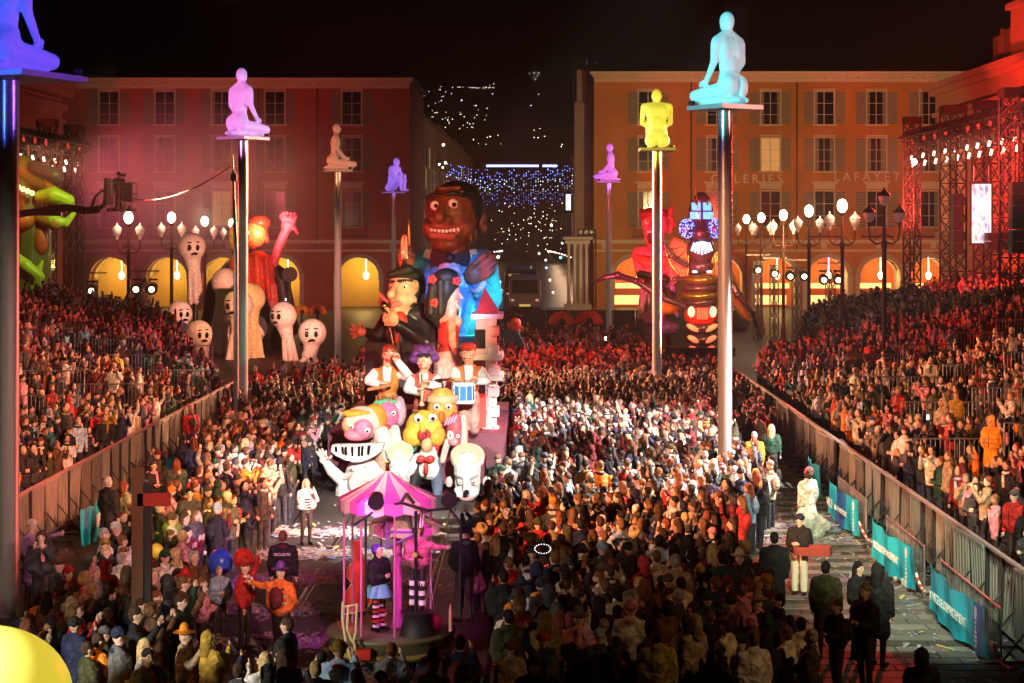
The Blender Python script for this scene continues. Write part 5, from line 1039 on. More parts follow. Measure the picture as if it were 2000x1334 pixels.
# base of the float: skirted platform
x0, x1 = -6.3+2.9, -.75+2.9
t = MB(); t.box(((x0+x1)/2, 3, .95), (x1-x0, 10, 1.1)); t.box(((x0+x1)/2, -3.0, .6), (x1-x0-1.2, 2.6, .7)); t.build('platform', mat('float_skirt', (.12, .03, .05), .6, var=.4, scale=1), F0)
for sx in (x0+.5, x1-.5):
    for yy in (-1, 4, 7): t = MB(); t.tube((sx-.15, yy, .42), (sx+.15, yy, .42), .42, n=14); t.build('wheel', M_BLACK, F0)
t = MB(); t.box(((x0+x1)/2, 3.5, 3.2), (3.6, 7, 2.0)); t.build('scaffold_box', M_BLACK, F0)

# ------------------------------------------------------------------ little carousel float in the foreground
CX = at(765, 1280, 33.3).x; F1 = thing('carousel_float', 'small magenta lit carousel cart with striped tent roof in the foreground', 'parade float', (CX, 33.3, 0)); q = Kit(F1, 33.3)
TENT = [mat('tent_magenta', (.62, .12, .42), .55, var=.1), mat('tent_cream', (.72, .55, .5), .55, var=.1)]
def tent(cx, cy, rx, top, rim, val, seg=16, dy=0):
    c = q.p(cx, rim, dy); a = q.p(cx, top, dy); r_ = q.r(rx); t = MB(); n = seg*2; dz = c[2]-q.p(cx, rim+val, 0)[2]
    for i in range(n):
        t.cur = (i//2) % 2; a0, a1 = 2*PI*i/n, 2*PI*(i+1)/n
        prev = None
        for u in (0.02, .35, .7, 1):
            s = u*r_; z = a[2]-(a[2]-c[2])*(u**.82); cur = [(a[0]+s*math.cos(b), a[1]+s*math.sin(b), z-.02*(u*(i % 2))) for b in (a0, a1)]
            if prev: t.add([*prev, cur[1], cur[0]], [(0, 1, 2, 3)], True)
            prev = cur
        low = [(p[0]*1+0, p[1], p[2]-dz*(1.0 if (i+k) % 2 else .82)) for k, p in enumerate(prev)]
        t.add([*prev, low[1], low[0]], [(0, 1, 2, 3)])
    o = t.build('tent_roof', TENT, F1); return c, r_
c1, r1 = tent(757, 0, 95, 916, 970, 24); 
t = MB(); t.lathe(q.p(757, 918), [(.05, -.1), (.03, .1), (.06, .14), (.02, .2)], 8); t.build('finial', BRASS, F1)
for i in range(8):
    a = 2*PI*(i+.3)/8; t = MB(); t.tube((c1[0]+.9*r1*math.cos(a), c1[1]+.9*r1*math.sin(a), .5), (c1[0]+.9*r1*math.cos(a), c1[1]+.9*r1*math.sin(a), c1[2]-.02), .022, n=6); t.build('pole', mat('pink_pole', (.6, .2, .4), .3, metal=.3), F1)
c2, r2 = tent(787, 0, 70, 985, 1028, 18, 10, .35)
for x, y, r_, nm in ((743, 963, 18, 0), (880, 966, 19, 1)):
    t = MB(); a = q.p(x, y, -.9 if not nm else -.5); t.tube((a[0], a[1]+.12, a[2]+.04), (a[0], a[1]-.1, a[2]-.02), q.r(13), q.r(16), 14); t.build('lamp_can', M_BLACK, F1)
t = MB(); t.path([q.p(700, 1010, -.9), q.p(745, 980, -.85), q.p(790, 968, -.85), q.p(840, 985, -.7), q.p(880, 985, -.5), q.p(902, 1012, -.5), q.p(901, 1190, -.5)], .028, 6); t.path([q.p(790, 968, -.85), q.p(800, 950, -.8), q.p(815, 970, -.8)], .03, 6); t.path([q.p(818, 985, -.8), q.p(816, 1245, -.6)], .03, 6); t.path([q.p(722, 1170, -.8), q.p(722, 1000, -.8)], .025, 6); t.build('lamp_arm', M_IRON, F1)
t = MB(); t.path([q.p(760, 1010, -.5), q.p(760, 1060, -.5), q.p(825, 1030, -.5), q.p(760, 1030, -.5)], .025, 6); t.build('ladder_frame', mat('violet_frame', (.2, .08, .4), .4), F1)
t = MB(); t.lathe((0, 0, 0), [(1.1, .12), (1.15, .16), (1.15, .44), (1.2, .46), (1.2, .52), (.3, .52)], 28); t.build('platform', mat('carousel_base', (.12, .1, .05), .45, var=.3), F1)
t = MB(); t.lathe((0, 0, .0), [(1.165, .18), (1.165, .26)], 28, caps=False); t.build('rim_band', mat('gold_paint', (.5, .34, .08), .35, metal=.4), F1)
t = MB(); t.lathe((.1, .1, .52), [(.12, 0), (.09, .2), (.09, 2.0)], 10); t.build('centre_pole', TENT[0], F1)
# red double bass cut-out
pts = [(690, 1055), (703, 1055), (708, 1075), (712, 1090), (722, 1105), (722, 1125), (714, 1135), (724, 1155), (726, 1175), (714, 1190), (690, 1195), (680, 1190), (672, 1178), (676, 1155), (688, 1138), (678, 1125), (680, 1108), (692, 1092)]
R = thing('double_bass_cutout', 'red double bass shaped cutout standing left of the carousel cart', 'cutout', (at(698, 1240, 34.2).x, 34.2, 0)); qb = Kit(R, 34.2)
t = MB(); ring = [qb.p(*p) for p in pts]; n = len(ring); t.add([(p[0], -.04, p[2]) for p in ring]+[(p[0], .04, p[2]) for p in ring], [tuple(range(n)), tuple(range(2*n-1, n-1, -1))]+[(i, n+i, n+(i+1) % n, (i+1) % n) for i in range(n)]); t.build('body', mat('red_lacquer', (.5, .03, .02), .35), R)
t = MB(); [t.tube((p[0], -.05, p[2]), (p2[0], -.05, p2[2]), .012, n=4) for p, p2 in zip(ring, ring[1:]+ring[:1])]; t.build('outline', mat('orange_edge', (.7, .3, .1), .4), R)
a = qb.p(700, 1195); t = MB(); t.tube((a[0], 0, 0), (a[0], 0, a[2]+.1), .03); t.box((a[0], 0, .03), (.6, .5, .06)); t.build('stand', M_IRON, R)
R = thing('lyre_frame', 'cream curved lyre shaped frame at the lower left of the carousel cart', 'frame', (at(685, 1310, 32).x, 32, 0)); qb = Kit(R, 32)
t = MB(); t.path([qb.p(670, 1175), qb.p(669, 1210), qb.p(676, 1255), qb.p(692, 1312)], .028, 7); t.path([qb.p(680, 1185), qb.p(678, 1225), qb.p(684, 1245), qb.p(693, 1260), qb.p(695, 1312)], .026, 7); t.path([qb.p(697, 1180), qb.p(695, 1235), qb.p(690, 1255)], .024, 7); t.tube(qb.p(668, 1186), qb.p(698, 1180), .02, n=6); t.tube(qb.p(670, 1200), qb.p(697, 1196), .015, n=6); t.tube(qb.p(692, 1310), (qb.p(692, 0)[0], 0, 0), .03); t.build('frame', mat('cream_wood', (.6, .5, .3), .4), R)
t = MB(); t.box((qb.p(705, 0)[0], .1, qb.p(0, 1280)[2]), (.34, .2, .18)); t.build('red_seat', MATS['red_lacquer'], R)
R = thing('red_balloon', 'pinkish red balloon shaped bag hanging at the right of the carousel cart', 'balloon', tuple(at(850, 1215, 33)))
t = MB(); t.ell((0, 0, 0), (.13, .12, .17), None, 14, 10); t.lathe((0, 0, -.2), [(.03, 0), (.012, .04)], 8); t.build('balloon', mat('red_balloon_skin', (.65, .05, .08), .25, coat=.4), R); t = MB(); t.tube((0, 0, .1), (-.1, .1, .8), .006, n=4); t.build('string', LETW, R)
R = thing('pink_post', 'slim pink speckled post right of the carousel platform', 'post', (at(880, 1290, 33).x, 33, 0)); t = MB(); t.lathe((0, 0, 0), [(.09, 0), (.07, .06), (.035, .1), (.035, EYE-(1180-HY)*33/FPX-.15), (.015, EYE-(1180-HY)*33/FPX)], 8); t.build('post', mat('speckled_pink', (.6, .25, .2), .4, var=.6, scale=40), R)

# ------------------------------------------------------------------ ghost puppets and caped float at the left back
PALEG = (.72, .62, .55)
gm = colmat('ghost_skin', .5, spec=.3)
def ghost(px, py, d, r, label, face, bot, tilt=0, skirt=1.0, hand=False, col=PALEG):
    R = thing('ghost_puppet', label, 'puppet', (at(px, py, d).x, d, 0), 0, 'pale balloon headed ghost puppets'); q = Kit(R, d)
    P = [q.E((px, py, 0), (r, r, r), col), q.C((px+tilt*.2, py+r*.75, .05), (px+tilt*.6, py+r*1.7, .05), r*.62, r*.42, col), q.C((px+tilt*.6, py+r*1.7, .05), (px+tilt, bot-12, .05), r*.42, r*.55*skirt, col)]
    for i in range(5): a = 2*PI*i/5; P.append(q.C((px+tilt*.6+r*.3*math.cos(a), py+r*1.7, .05+q.r(r*.3)*math.sin(a)), (px+tilt+r*.6*skirt*math.cos(a), bot, .05+q.r(r*.6*skirt)*math.sin(a)), r*.16, r*.2, col))
    b = q.blob('body', P, 2.2, R, gm)
    if face:
        f = face
        for s in (-1, 1):
            cx = px+f*r*.55+s*r*.32*(1-abs(f)*.35); dy = -math.sqrt(max(.05, 1-((cx-px)/r)**2-.05))*q.r(r)
            t = MB(); t.ell(q.p(cx, py+r*.05, dy), (q.r(r*.15), q.r(r*.1), q.r(r*.22)), None, 10, 8); t.build('eye', PUP, R)
            t = MB(); t.tube(q.p(cx-s*r*.02-r*.14, py-r*(.28 if s*f < 0 else .34), dy+.02), q.p(cx+r*.14, py-r*.32, dy+.02), q.r(r*.05), n=6); t.build('brow', PUP, R)
        cx = px+f*r*.6; t = MB(); dy = -math.sqrt(max(.05, 1-((cx-px)/r)**2-.25))*q.r(r)
        t.path([q.p(cx-r*.25, py+r*.55, dy+.04), q.p(cx, py+r*.44, dy-.03), q.p(cx+r*.25, py+r*.5, dy+.04)], [q.r(r*.05), q.r(r*.13), q.r(r*.05)], 8); t.build('mouth', PUP, R)
    if bot < 690:
        t = MB(); t.tube(q.p(px+tilt, bot-10), (q.p(px+tilt, 0)[0], 0, 0), .14, n=8); t.box((q.p(px+tilt, 0)[0], 0, .1), (1.2, 1, .2)); t.build('carrying_pole', M_IRON, R)
ghost(374, 482, 112, 28, 'tall ghost puppet raised highest, with angry face and hanging hands', .55, 590, 8, .6)
ghost(351, 612, 106, 25, 'ghost puppet with dark profile face, leftmost of the group', .9, 700, 6)
ghost(388, 652, 103, 27, 'low yellowish ghost puppet in front at left, turned right', .85, 712, 6, 1.0, False, (.7, .6, .42))
ghost(440, 551, 111, 28, 'ghost puppet turned away, left of the thin mast', 0, 690, -14, 1.2)
ghost(466, 596, 107, 30, 'ghost puppet half hidden behind the thin mast', -.5, 706, -4, 1.1, False, (.68, .6, .45))
ghost(490, 582, 108.5, 29, 'yellow lit ghost puppet just right of the pink statue pole', 0, 706, 4, 1.1, False, (.74, .62, .3))  # yellow light is put into its skin colour
ghost(496, 640, 110, 27, 'low ghost puppet hidden between the pole and the pink one', 0, 712, 0)
ghost(553, 616, 106, 27, 'pink lit ghost puppet right of the pole, facing left', -.75, 706, 14, .75)
ghost(610, 650, 105, 28, 'grinning ghost puppet at the right end of the group', 0.08, 706, -8, .9)
R = thing('caped_float', 'float figure with black cape, red chest and raised red arm behind the ghosts', 'parade float', (at(490, 600, 116).x, 116, 0)); q = Kit(R, 116)
q.blob('cape', [q.C((480, 490, .3), (420, 560, .3), 16, 18, BLK), q.C((420, 560, .3), (408, 650, .3), 18, 20, BLK), q.C((480, 488, .3), (545, 540, .3), 16, 18, BLK), q.C((545, 540, .3), (566, 640, .3), 18, 18, BLK), q.E((490, 560, .9), (62, 70, 26), BLK), q.C((500, 620, .6), (495, 690, .6), 50, 52, BLK)], 3, R)
bd = q.blob('red_body', [q.E((503, 535, -.1), (36, 46, 30), (.62, .05, .02)), q.E((470, 520, 0), (24, 28, 22), (.62, .06, .02)), q.C((490, 505, -.9), (485, 580, -.9), 5, 6, (.55, .03, .02)), q.C((505, 500, -1), (510, 585, -1), 5, 6, (.65, .07, .03)), q.C((522, 505, -.9), (530, 580, -.9), 5, 6, (.55, .03, .02)), q.C((530, 560, 0), (535, 596, -.2), 14, 10, (.6, .1, .08))], 2.4, R)
q.blob('raised_arm', [q.C((535, 515, 0), (545, 480, 0), 9, 8, (.6, .06, .12)), q.C((545, 480, 0), (560, 448, -.1), 8, 9, (.6, .06, .12)), q.E((563, 440, -.1), (14, 12, 9), (.6, .06, .12))]+[q.C((556+i*6, 434, -.1), (549+i*10, 422, -.3), 3.6, 3.2, (.6, .06, .12)) for i in range(4)]+[q.C((549+i*10, 422, -.3), (556+i*7, 415+abs(i-1), -.5), 3.2, 2.6, (.6, .06, .12)) for i in range(4)]+[q.C((574, 444, -.1), (582, 456, -.3), 4, 3, (.6, .06, .12))], 1.6, R)
hd = q.blob('head', [q.E((498, 458, 0), (22, 26, 22), (.62, .2, .06)), q.E((462, 462, .1), (16, 30, 16), (.75, .6, .08)), q.C((492, 462, -.65), (489, 470, -.8), 3, 5, (.65, .2, .05)), q.C((484, 482, -.6), (500, 484, -.6), 3, 3, (.3, .03, .02))], 1.8, R)
q.blob('hair', [q.E((505, 436, .2), (22, 16, 20), (.2, .04, .02)), q.C((512, 445, .1), (520, 470, .1), 8, 6, (.2, .04, .02))], 2, R); face_bits(q, hd, [(487, 455, -.6, 4), (505, 455, -.6, 4)])
R = thing('round_sign_puppet', 'dark round paddle shape standing in the yellow arch right of the cape', 'puppet', (at(560, 590, 114).x, 114, 0)); q = Kit(R, 114)
t = MB(); a = q.p(566, 536); t.tube((a[0], -.1, a[2]), (a[0], .1, a[2]), q.r(15), n=20); t.build('disc', M_BLACK, R); t = MB(); t.tube((a[0], 0, 0), (a[0], 0, a[2]), .08); t.build('pole', M_IRON, R)
for px, py, d, s, c, lb in ((1097, 632, 112, 24, (.6, .1, .03), 'red feathered headdress in the far crowd, left one behind the hoarding line'), (1150, 632, 113, 27, (.55, .05, .08), 'pink red feathered headdress in the far crowd beside the small violet statue pole'), (620, 612, 118, 16, (.65, .14, .02), 'orange headdress behind the grinning ghost puppet'), (590, 612, 119, 14, (.55, .2, .03), 'darker orange headdress left of the orange one')):
    R = thing('feather_headdress', lb, 'headdress', tuple(at(px, py, d)), 0, 'feather headdresses over the far crowd'); k = d/FPX
    t = MB()
    for i in range(11):
        a = PI*(i+.5)/11; t.path([(s*k*.35*math.cos(a), 0, s*k*.3*math.sin(a)), (s*k*.8*math.cos(a), .05, s*k*.8*math.sin(a)), (s*k*1.02*math.cos(a*1.02), -.1, s*k*.95*math.sin(a))], [.12, .2, .07], 6)
    t.build('feathers', mat('feather_%.2f' % c[0]+str(c[1]), c, .7, var=.4, scale=3), R)
    t = MB(); t.ell((0, 0, .1), (s*k*.35, .3, s*k*.35), None, 10, 8); t.tube((0, 0, 0), (0, 0, -at(px, py, d).z), .1); t.build('frame', M_BLACK, R)
R = thing('big_head_puppet', 'puppet in teal jacket with quiffed hair leaning in the far crowd right of the float', 'puppet', (at(1000, 690, 96).x, 96, 0)); q = Kit(R, 96)
T_ = (.03, .25, .3)
b = q.blob('jacket', [q.E((995, 668, 0), (18, 24, 16), T_), q.C((985, 652, 0), (1006, 650, 0), 9, 9, T_), q.C((1008, 655, -.1), (1020, 672, -.5), 8, 7, T_), q.C((985, 655, -.1), (1000, 685, -.5), 8, 7, T_), q.C((995, 690, 0), (995, 740, 0), 15, 14, BLK), q.E((1022, 676, -.55), (5, 4, 4), FLESH)], 1.6)
hd = q.blob('head', [q.E((1004, 632, 0), (14, 16, 14), FLESH), q.C((1013, 634, -.1), (1018, 639, -.14), 3, 3, FLESH), q.E((1009, 645, -.05), (8, 6, 8), FLESH), q.E((996, 634, -.3), (3, 5, 3), FLESH)], 1.3, b); q.blob('hair', [q.E((1001, 624, .1), (14, 11, 14), BLK), q.C((1005, 616, -.1), (1016, 618, -.1), 6, 4, BLK), q.C((996, 628, -.25), (998, 640, -.28), 3, 2, BLK)], 1.3, b, HAIRM); face_bits(q, b, [(1012, 630, -.25, 2.4)])

# ------------------------------------------------------------------ glowing insect float and the laughing pink figure
BL = mat('blue_glass_panel', (.1, .3, .8), .25, emit=1.6, ecol=(.1, .42, 1), var=.5, scale=1.5); CYN = mat('cyan_glass_panel', (.2, .6, .7), .25, emit=1.5, ecol=(.25, .75, .95), var=.4, scale=3)
EYR = mat('red_glow_panel', (.8, .1, .06), .3, emit=1.3, ecol=(1, .1, .05), var=.35, scale=2); EYO = mat('coral_glow_panel', (.9, .35, .2), .3, emit=.75, ecol=(1, .2, .1), var=.3, scale=2); WGL = mat('white_glow_panel', (.9, .8, .7), .3, emit=.55, ecol=(1, .8, .65), var=.15)
SHELL = mat('dark_metal_shell', (.12, .06, .09), .3, metal=.55, var=.4, scale=3); GOLD = mat('gold_shell', (.4, .24, .06), .3, metal=.8, var=.3)
R = thing('insect_float', 'tall glowing mechanical insect float with blue dome head and red lit belly', 'parade float', (at(1368, 650, 110).x, 110, 0)); q = Kit(R, 110)
def seg(px, py, rx, h, m, nm, dy=0, dep=.8):
    t = MB(); c = q.p(px, py, dy); t.ell(c, (q.r(rx), q.r(rx)*dep, q.r(h)), None, 18, 10); return t.build(nm, m, R)
seg(1370, 392, 17, 17, SHELL, 'crown')
hd = seg(1369, 416, 25, 28, SHELL, 'head')
for sx in (-1, 1):
    for (y0, y1) in ((396, 411), (414, 428)):
        t = MB(); n = 5; vs = []
        for j in range(n):
            for i in range(n):
                u = i/(n-1); v = j/(n-1); px = 1369+sx*(2.2+u*(17 if y0 < 400 else 20)); py = y0+(y1-y0)*v; rr = 1-((px-1369)/26)**2-((py-416)/29)**2*.9
                vs.append(q.p(px, py, -q.r(25)*.8*math.sqrt(max(.02, rr))-.07))
        t.add(vs, [(j*n+i, j*n+i+1, (j+1)*n+i+1, (j+1)*n+i) for j in range(n-1) for i in range(n-1)], True); t.build('blue_pane', BL, hd)
for sx in (-1, 1):
    e_ = seg(1369+sx*28, 446, 14, 18, SHELL, 'compound_eye', -.2); t = MB()
    for i in range(90):
        v = Vector(rng.normal(0, 1, 3)).normalized(); v.y = -abs(v.y); c = q.p(1369+sx*28, 446, -.2); t.ell((c[0]+v.x*q.r(14.4), c[1]+v.y*q.r(14.4)*.8, c[2]+v.z*q.r(18.4)), .045, None, 5, 3)
    t.build('facets', mat('blue_led', (.1, .15, 1), emit=5, ecol=(.1, .16, 1), var=0), e_)
seg(1369, 455, 20, 20, SHELL, 'snout', -.2)
th = seg(1369, 488, 27, 28, SHELL, 'thorax')
for i in range(7):
    t = MB(); u = (i-3)/3; c = q.p(1369+u*17, 484-abs(u)*2, -q.r(27)*.82*math.sqrt(1-.45*u*u)); t.box(c, (q.r(4.2), .06, q.r(27-abs(u)*10)), R=Matrix.Rotation(-u*.35, 3, 'Y')); t.build('lit_rib', CYN if i != 3 else BL, th)
wa = seg(1369, 520, 24, 16, SHELL, 'waist')
for sx in (-1, 1): t = MB(); t.ell(q.p(1369+sx*14, 530, -.72), (q.r(6), .08, q.r(2.6)), None, 8, 6); t.build('slit_eye', CYN, wa)
for i, (py, rx, m) in enumerate(((546, 34, GOLD), (562, 36, SHELL), (577, 38, GOLD), (590, 36, SHELL))):
    t = MB(); c = q.p(1369, py); r_ = q.r(rx); t.lathe(c, [(r_*.7, q.r(-9)), (r_, q.r(-5)), (r_*1.03, 0), (r_, q.r(5)), (r_*.7, q.r(9))], 22); t.build('body_ring', m, R)
ab = seg(1369, 615, 34, 26, MATS['red_lacquer'], 'abdomen', 0, .9)
for sx in (-1, 1):
    t = MB(); t.ell(q.p(1369+sx*21, 608, -.8), (q.r(7.5), .2, q.r(11)), None, 12, 8); t.build('white_eye', WGL, ab)
t = MB(); [t.box(q.p(1369+i*4.4, 611, -1.0+abs(i)*.03), (q.r(3.4), .1, q.r(22))) for i in (-2, -1, 0, 1, 2)]; t.build('red_slats', EYR, ab)
for i, (py, rx) in enumerate(((640, 33), (662, 31), (682, 27))):
    sg_ = seg(1369, py, rx, 13, SHELL, 'belly_segment', 0, .9)
    for sx in (-1, 1): t = MB(); t.ell(q.p(1369+sx*rx*.55, py-1, -q.r(rx)*.74), (q.r(rx*.42), .2, q.r(5.5)), Matrix.Rotation(-sx*.5, 3, 'Y'), 12, 8); t.build('lit_panel', EYO if i < 2 else EYR, sg_)
t = MB(); [t.path([q.p(1369+sx*10, 400, -.6), q.p(1369+sx*18, 385, -.8), q.p(1369+sx*(17 if sx < 0 else 26), 352, -.9)], [.06, .045, .02], 6) for sx in (-1, 1)]; t.path([q.p(1365, 434, -.9), q.p(1356, 375, -1), q.p(1352, 355, -1)], .03, 5); t.build('antennae', GOLD, R)
def leg(pts, w_):
    t = MB(); t.path([q.p(*p) for p in pts], w_, 8); [t.ell(q.p(*p), w_[i]*1.35, None, 8, 6) for i, p in enumerate(pts[1:-1], 1)]; t.build('leg', SHELL, R)
leg([(1340, 600, -.3), (1290, 580, -.6), (1240, 548, -.8), (1205, 537, -.9), (1178, 542, -.9), (1150, 556, -1)], [.16, .2, .17, .2, .13, .04])
leg([(1342, 520, -.2), (1310, 500, -.5), (1290, 470, -.6)], [.14, .12, .05])
leg([(1395, 560, -.2), (1420, 540, -.3), (1440, 575, -.5), (1468, 610, -.6), (1476, 640, -.6)], [.16, .16, .2, .13, .05])
leg([(1340, 545, -.2), (1315, 545, -.5), (1300, 560, -.6)], [.13, .12, .05])
for sx, P_ in ((1, [(1392, 490), (1418, 500), (1436, 545), (1452, 590), (1468, 630), (1450, 620), (1420, 575), (1396, 540)]), (-1, [(1346, 480), (1316, 462), (1300, 490), (1312, 520), (1330, 540), (1344, 540)])):
    t = MB(); ring = [q.p(*p) for p in P_]; n = len(ring); t.add([(p[0], .15, p[2]) for p in ring]+[(p[0], .22, p[2]) for p in ring], [tuple(range(n)), tuple(range(2*n-1, n-1, -1))]+[(i, n+i, n+(i+1) % n, (i+1) % n) for i in range(n)])
    w_ = t.build('wing', mat('wing_film', (.35, .1, .06), .35, var=.5, scale=2), R)
    t = MB(); [t.tube((p[0], .12, p[2]), (p2[0], .12, p2[2]), .07, n=5) for p, p2 in zip(ring, ring[1:]+ring[:1])]; [t.tube((ring[0][0], .13, ring[0][2]), (p[0], .13, p[2]), .045, n=5) for p in ring[2:-1]]; t.build('wing_veins', GOLD, w_)
t = MB(); t.box((0, .3, .3), (4.0, 3, .5)); t.build('base', M_BLACK, R)
R = thing('laughing_figure', 'giant pink red laughing figure with horned hair left of the insect float', 'parade figure', (at(1282, 640, 113).x, 113, 0)); q = Kit(R, 113)
PK = (.68, .1, .13)
b = q.blob('torso', [q.E((1278, 522, 0), (24, 36, 22), PK), q.C((1250, 495, 0), (1306, 498, 0), 15, 15, PK), q.C((1246, 498, 0), (1252, 540, -.3), 13, 10, PK), q.C((1310, 500, 0), (1314, 545, -.3), 13, 10, PK), q.C((1270, 555, 0), (1262, 690, 0), 13, 14, (.05, .015, .05)), q.C((1288, 555, 0), (1300, 690, 0), 13, 14, (.1, .02, .02)), q.C((1256, 570, -.2), (1248, 620, -.3), 7, 5, (.5, .2, .3)), q.C((1312, 560, -.2), (1322, 615, -.3), 7, 5, (.3, .1, .4)), q.E((1300, 600, -.4), (24, 14, 16), (.6, .2, .03)), q.E((1275, 620, -.5), (22, 14, 14), (.35, .08, .3)), q.E((1305, 640, -.5), (22, 14, 14), (.2, .08, .35)), q.C((1250, 535, -.6), (1300, 545, -.6), 7, 7, BLK)], 2)
hd = q.blob('head', [q.E((1280, 438, 0), (27, 27, 24), PK), q.E((1278, 465, -.05), (20, 22, 20), PK), q.C((1279, 490, 0), (1279, 505, 0), 12, 13, PK), q.C((1270, 436, -.7), (1267, 446, -.9), 4, 6, PK), q.E((1272, 463, -.5), (9, 14, 8), (.12, .01, .02)), q.E((1262, 456, -.45), (7, 6, 6), PK), q.E((1290, 454, -.5), (8, 7, 7), PK), q.E((1309, 446, .05), (6, 12, 6), PK)], 1.7, b)
q.blob('hair', [q.E((1278, 418, .1), (30, 13, 24), (.25, .02, .03)), q.C((1300, 425, .1), (1312, 408, .1), 10, 6, (.5, .05, .06)), q.C((1258, 425, .1), (1252, 412, .1), 9, 5, (.3, .03, .04)), q.C((1310, 425, .1), (1316, 440, .1), 8, 6, (.5, .05, .06))], 1.8, b)
face_bits(q, b, [(1262, 434, -.62, 4), (1285, 432, -.66, 5)]); t = MB(); [t.box(q.p(1264+i*4.4, 452, -.78), (q.r(3.8), .1, q.r(5))) for i in range(5)]; t.build('teeth', EYEW, b)
q.blob('collar', [q.C((1240, 500, -.2), (1262, 512, -.6), 8, 12, (.65, .05, .04)), q.C((1262, 512, -.6), (1300, 510, -.6), 12, 10, (.65, .08, .06))], 1.8, b)

# ------------------------------------------------------------------ green dragon float at far left
R = thing('dragon_float', 'green dragon float with curling claws cut off behind the big left pole', 'parade float', (at(60, 600, 106).x, 106, 0)); q = Kit(R, 106)
G1, G2, OC = (.3, .42, .03), (.06, .08, .02), (.28, .14, .035); DG = colmat('dragon_skin', .4, coat=.25, bump=.2)
q.blob('body', [q.C((40, 330, 0), (95, 355, 0), 28, 24, (.1, .085, .025)), q.C((70, 330, -.4), (110, 345, -.4), 16, 18, (.05, .04, .05)), q.C((95, 345, -.3), (105, 370, -.4), 16, 10, OC), q.C((30, 345, .3), (60, 450, .4), 34, 32, G2), q.C((60, 450, .4), (50, 620, .5), 36, 44, G2)], 3, R, DG)
q.blob('claw', [q.C((85, 385, -.5), (112, 382, -.8), 14, 17, G1), q.C((112, 382, -.8), (140, 392, -.8), 17, 13, G1), q.C((140, 392, -.8), (150, 402, -.7), 12, 5, G2)], 2, R, DG)
q.blob('claw', [q.C((85, 425, -.5), (115, 436, -.8), 15, 15, OC), q.C((112, 432, -.8), (135, 436, -.8), 14, 9, G1), q.C((135, 436, -.8), (152, 415, -.7), 9, 4, G1)], 2, R, DG)
q.blob('curled_tail', [q.C((30, 500, -.6), (60, 520, -.8), 12, 13, G1), q.C((60, 520, -.8), (84, 540, -.8), 12, 11, G1), q.C((84, 540, -.8), (80, 562, -.8), 11, 9, G1), q.C((80, 562, -.8), (52, 570, -.8), 9, 6, G1), q.C((30, 520, -.5), (35, 560, -.5), 9, 8, G2), q.C((82, 530, -.8), (90, 510, -.8), 8, 3, G1)], 2, R, DG)
q.blob('ochre_belly', [q.E((50, 430, -.6), (26, 20, 20), (.3, .1, .025)), q.E((82, 470, -.3), (15, 30, 15), (.3, .06, .02))], 2.4, R, DG)
t = MB(); [t.ell(q.p(46+i*9, 366+i*4, -1.1), .16, None, 8, 6) for i in range(4)]; t.build('lit_teeth', mat('yellow_bulb', (.9, .8, .3), emit=1.6, ecol=(1, .85, .3), var=0), R)
# ------------------------------------------------------------------ people
SKT = (1, 1, 1)
def arm_set(pose):
    """shoulder, elbow, wrist, hand direction for each side"""
    sh = lambda s: (s*.195, 0, 1.41)
    A = {'down': lambda s: (sh(s), (s*.25, .03, 1.13), (s*.24, -.06, .88), (0, -.2, -1)),
         'phone': lambda s: (sh(s), (s*.25, -.14, 1.2), (s*.09, -.34, 1.5), (-s*.3, -.2, 1)),
         'front': lambda s: (sh(s), (s*.26, -.02, 1.13), (s*.08, -.25, 1.16), (-s*1, -.3, .2)),
         'up': lambda s: (sh(s), (.3, -.08, 1.6), (.24, -.14, 1.86), (0, -.2, 1)) if s > 0 else (sh(s), (s*.25, .03, 1.13), (s*.22, -.1, .88), (0, -.2, -1)),
         'stride': lambda s: (sh(s), (s*.26, s*.12, 1.15), (s*.25, -.08+s*.1, .92), (0, -.4, -1)),
         'point': lambda s: (sh(s), (.44, -.1, 1.36), (.68, -.18, 1.4), (1, -.2, .1)) if s > 0 else (sh(s), (s*.26, -.03, 1.13), (s*.1, -.24, 1.1), (1, -.3, .2))}
    return A[pose]
DKT = (.05, .05, .06)
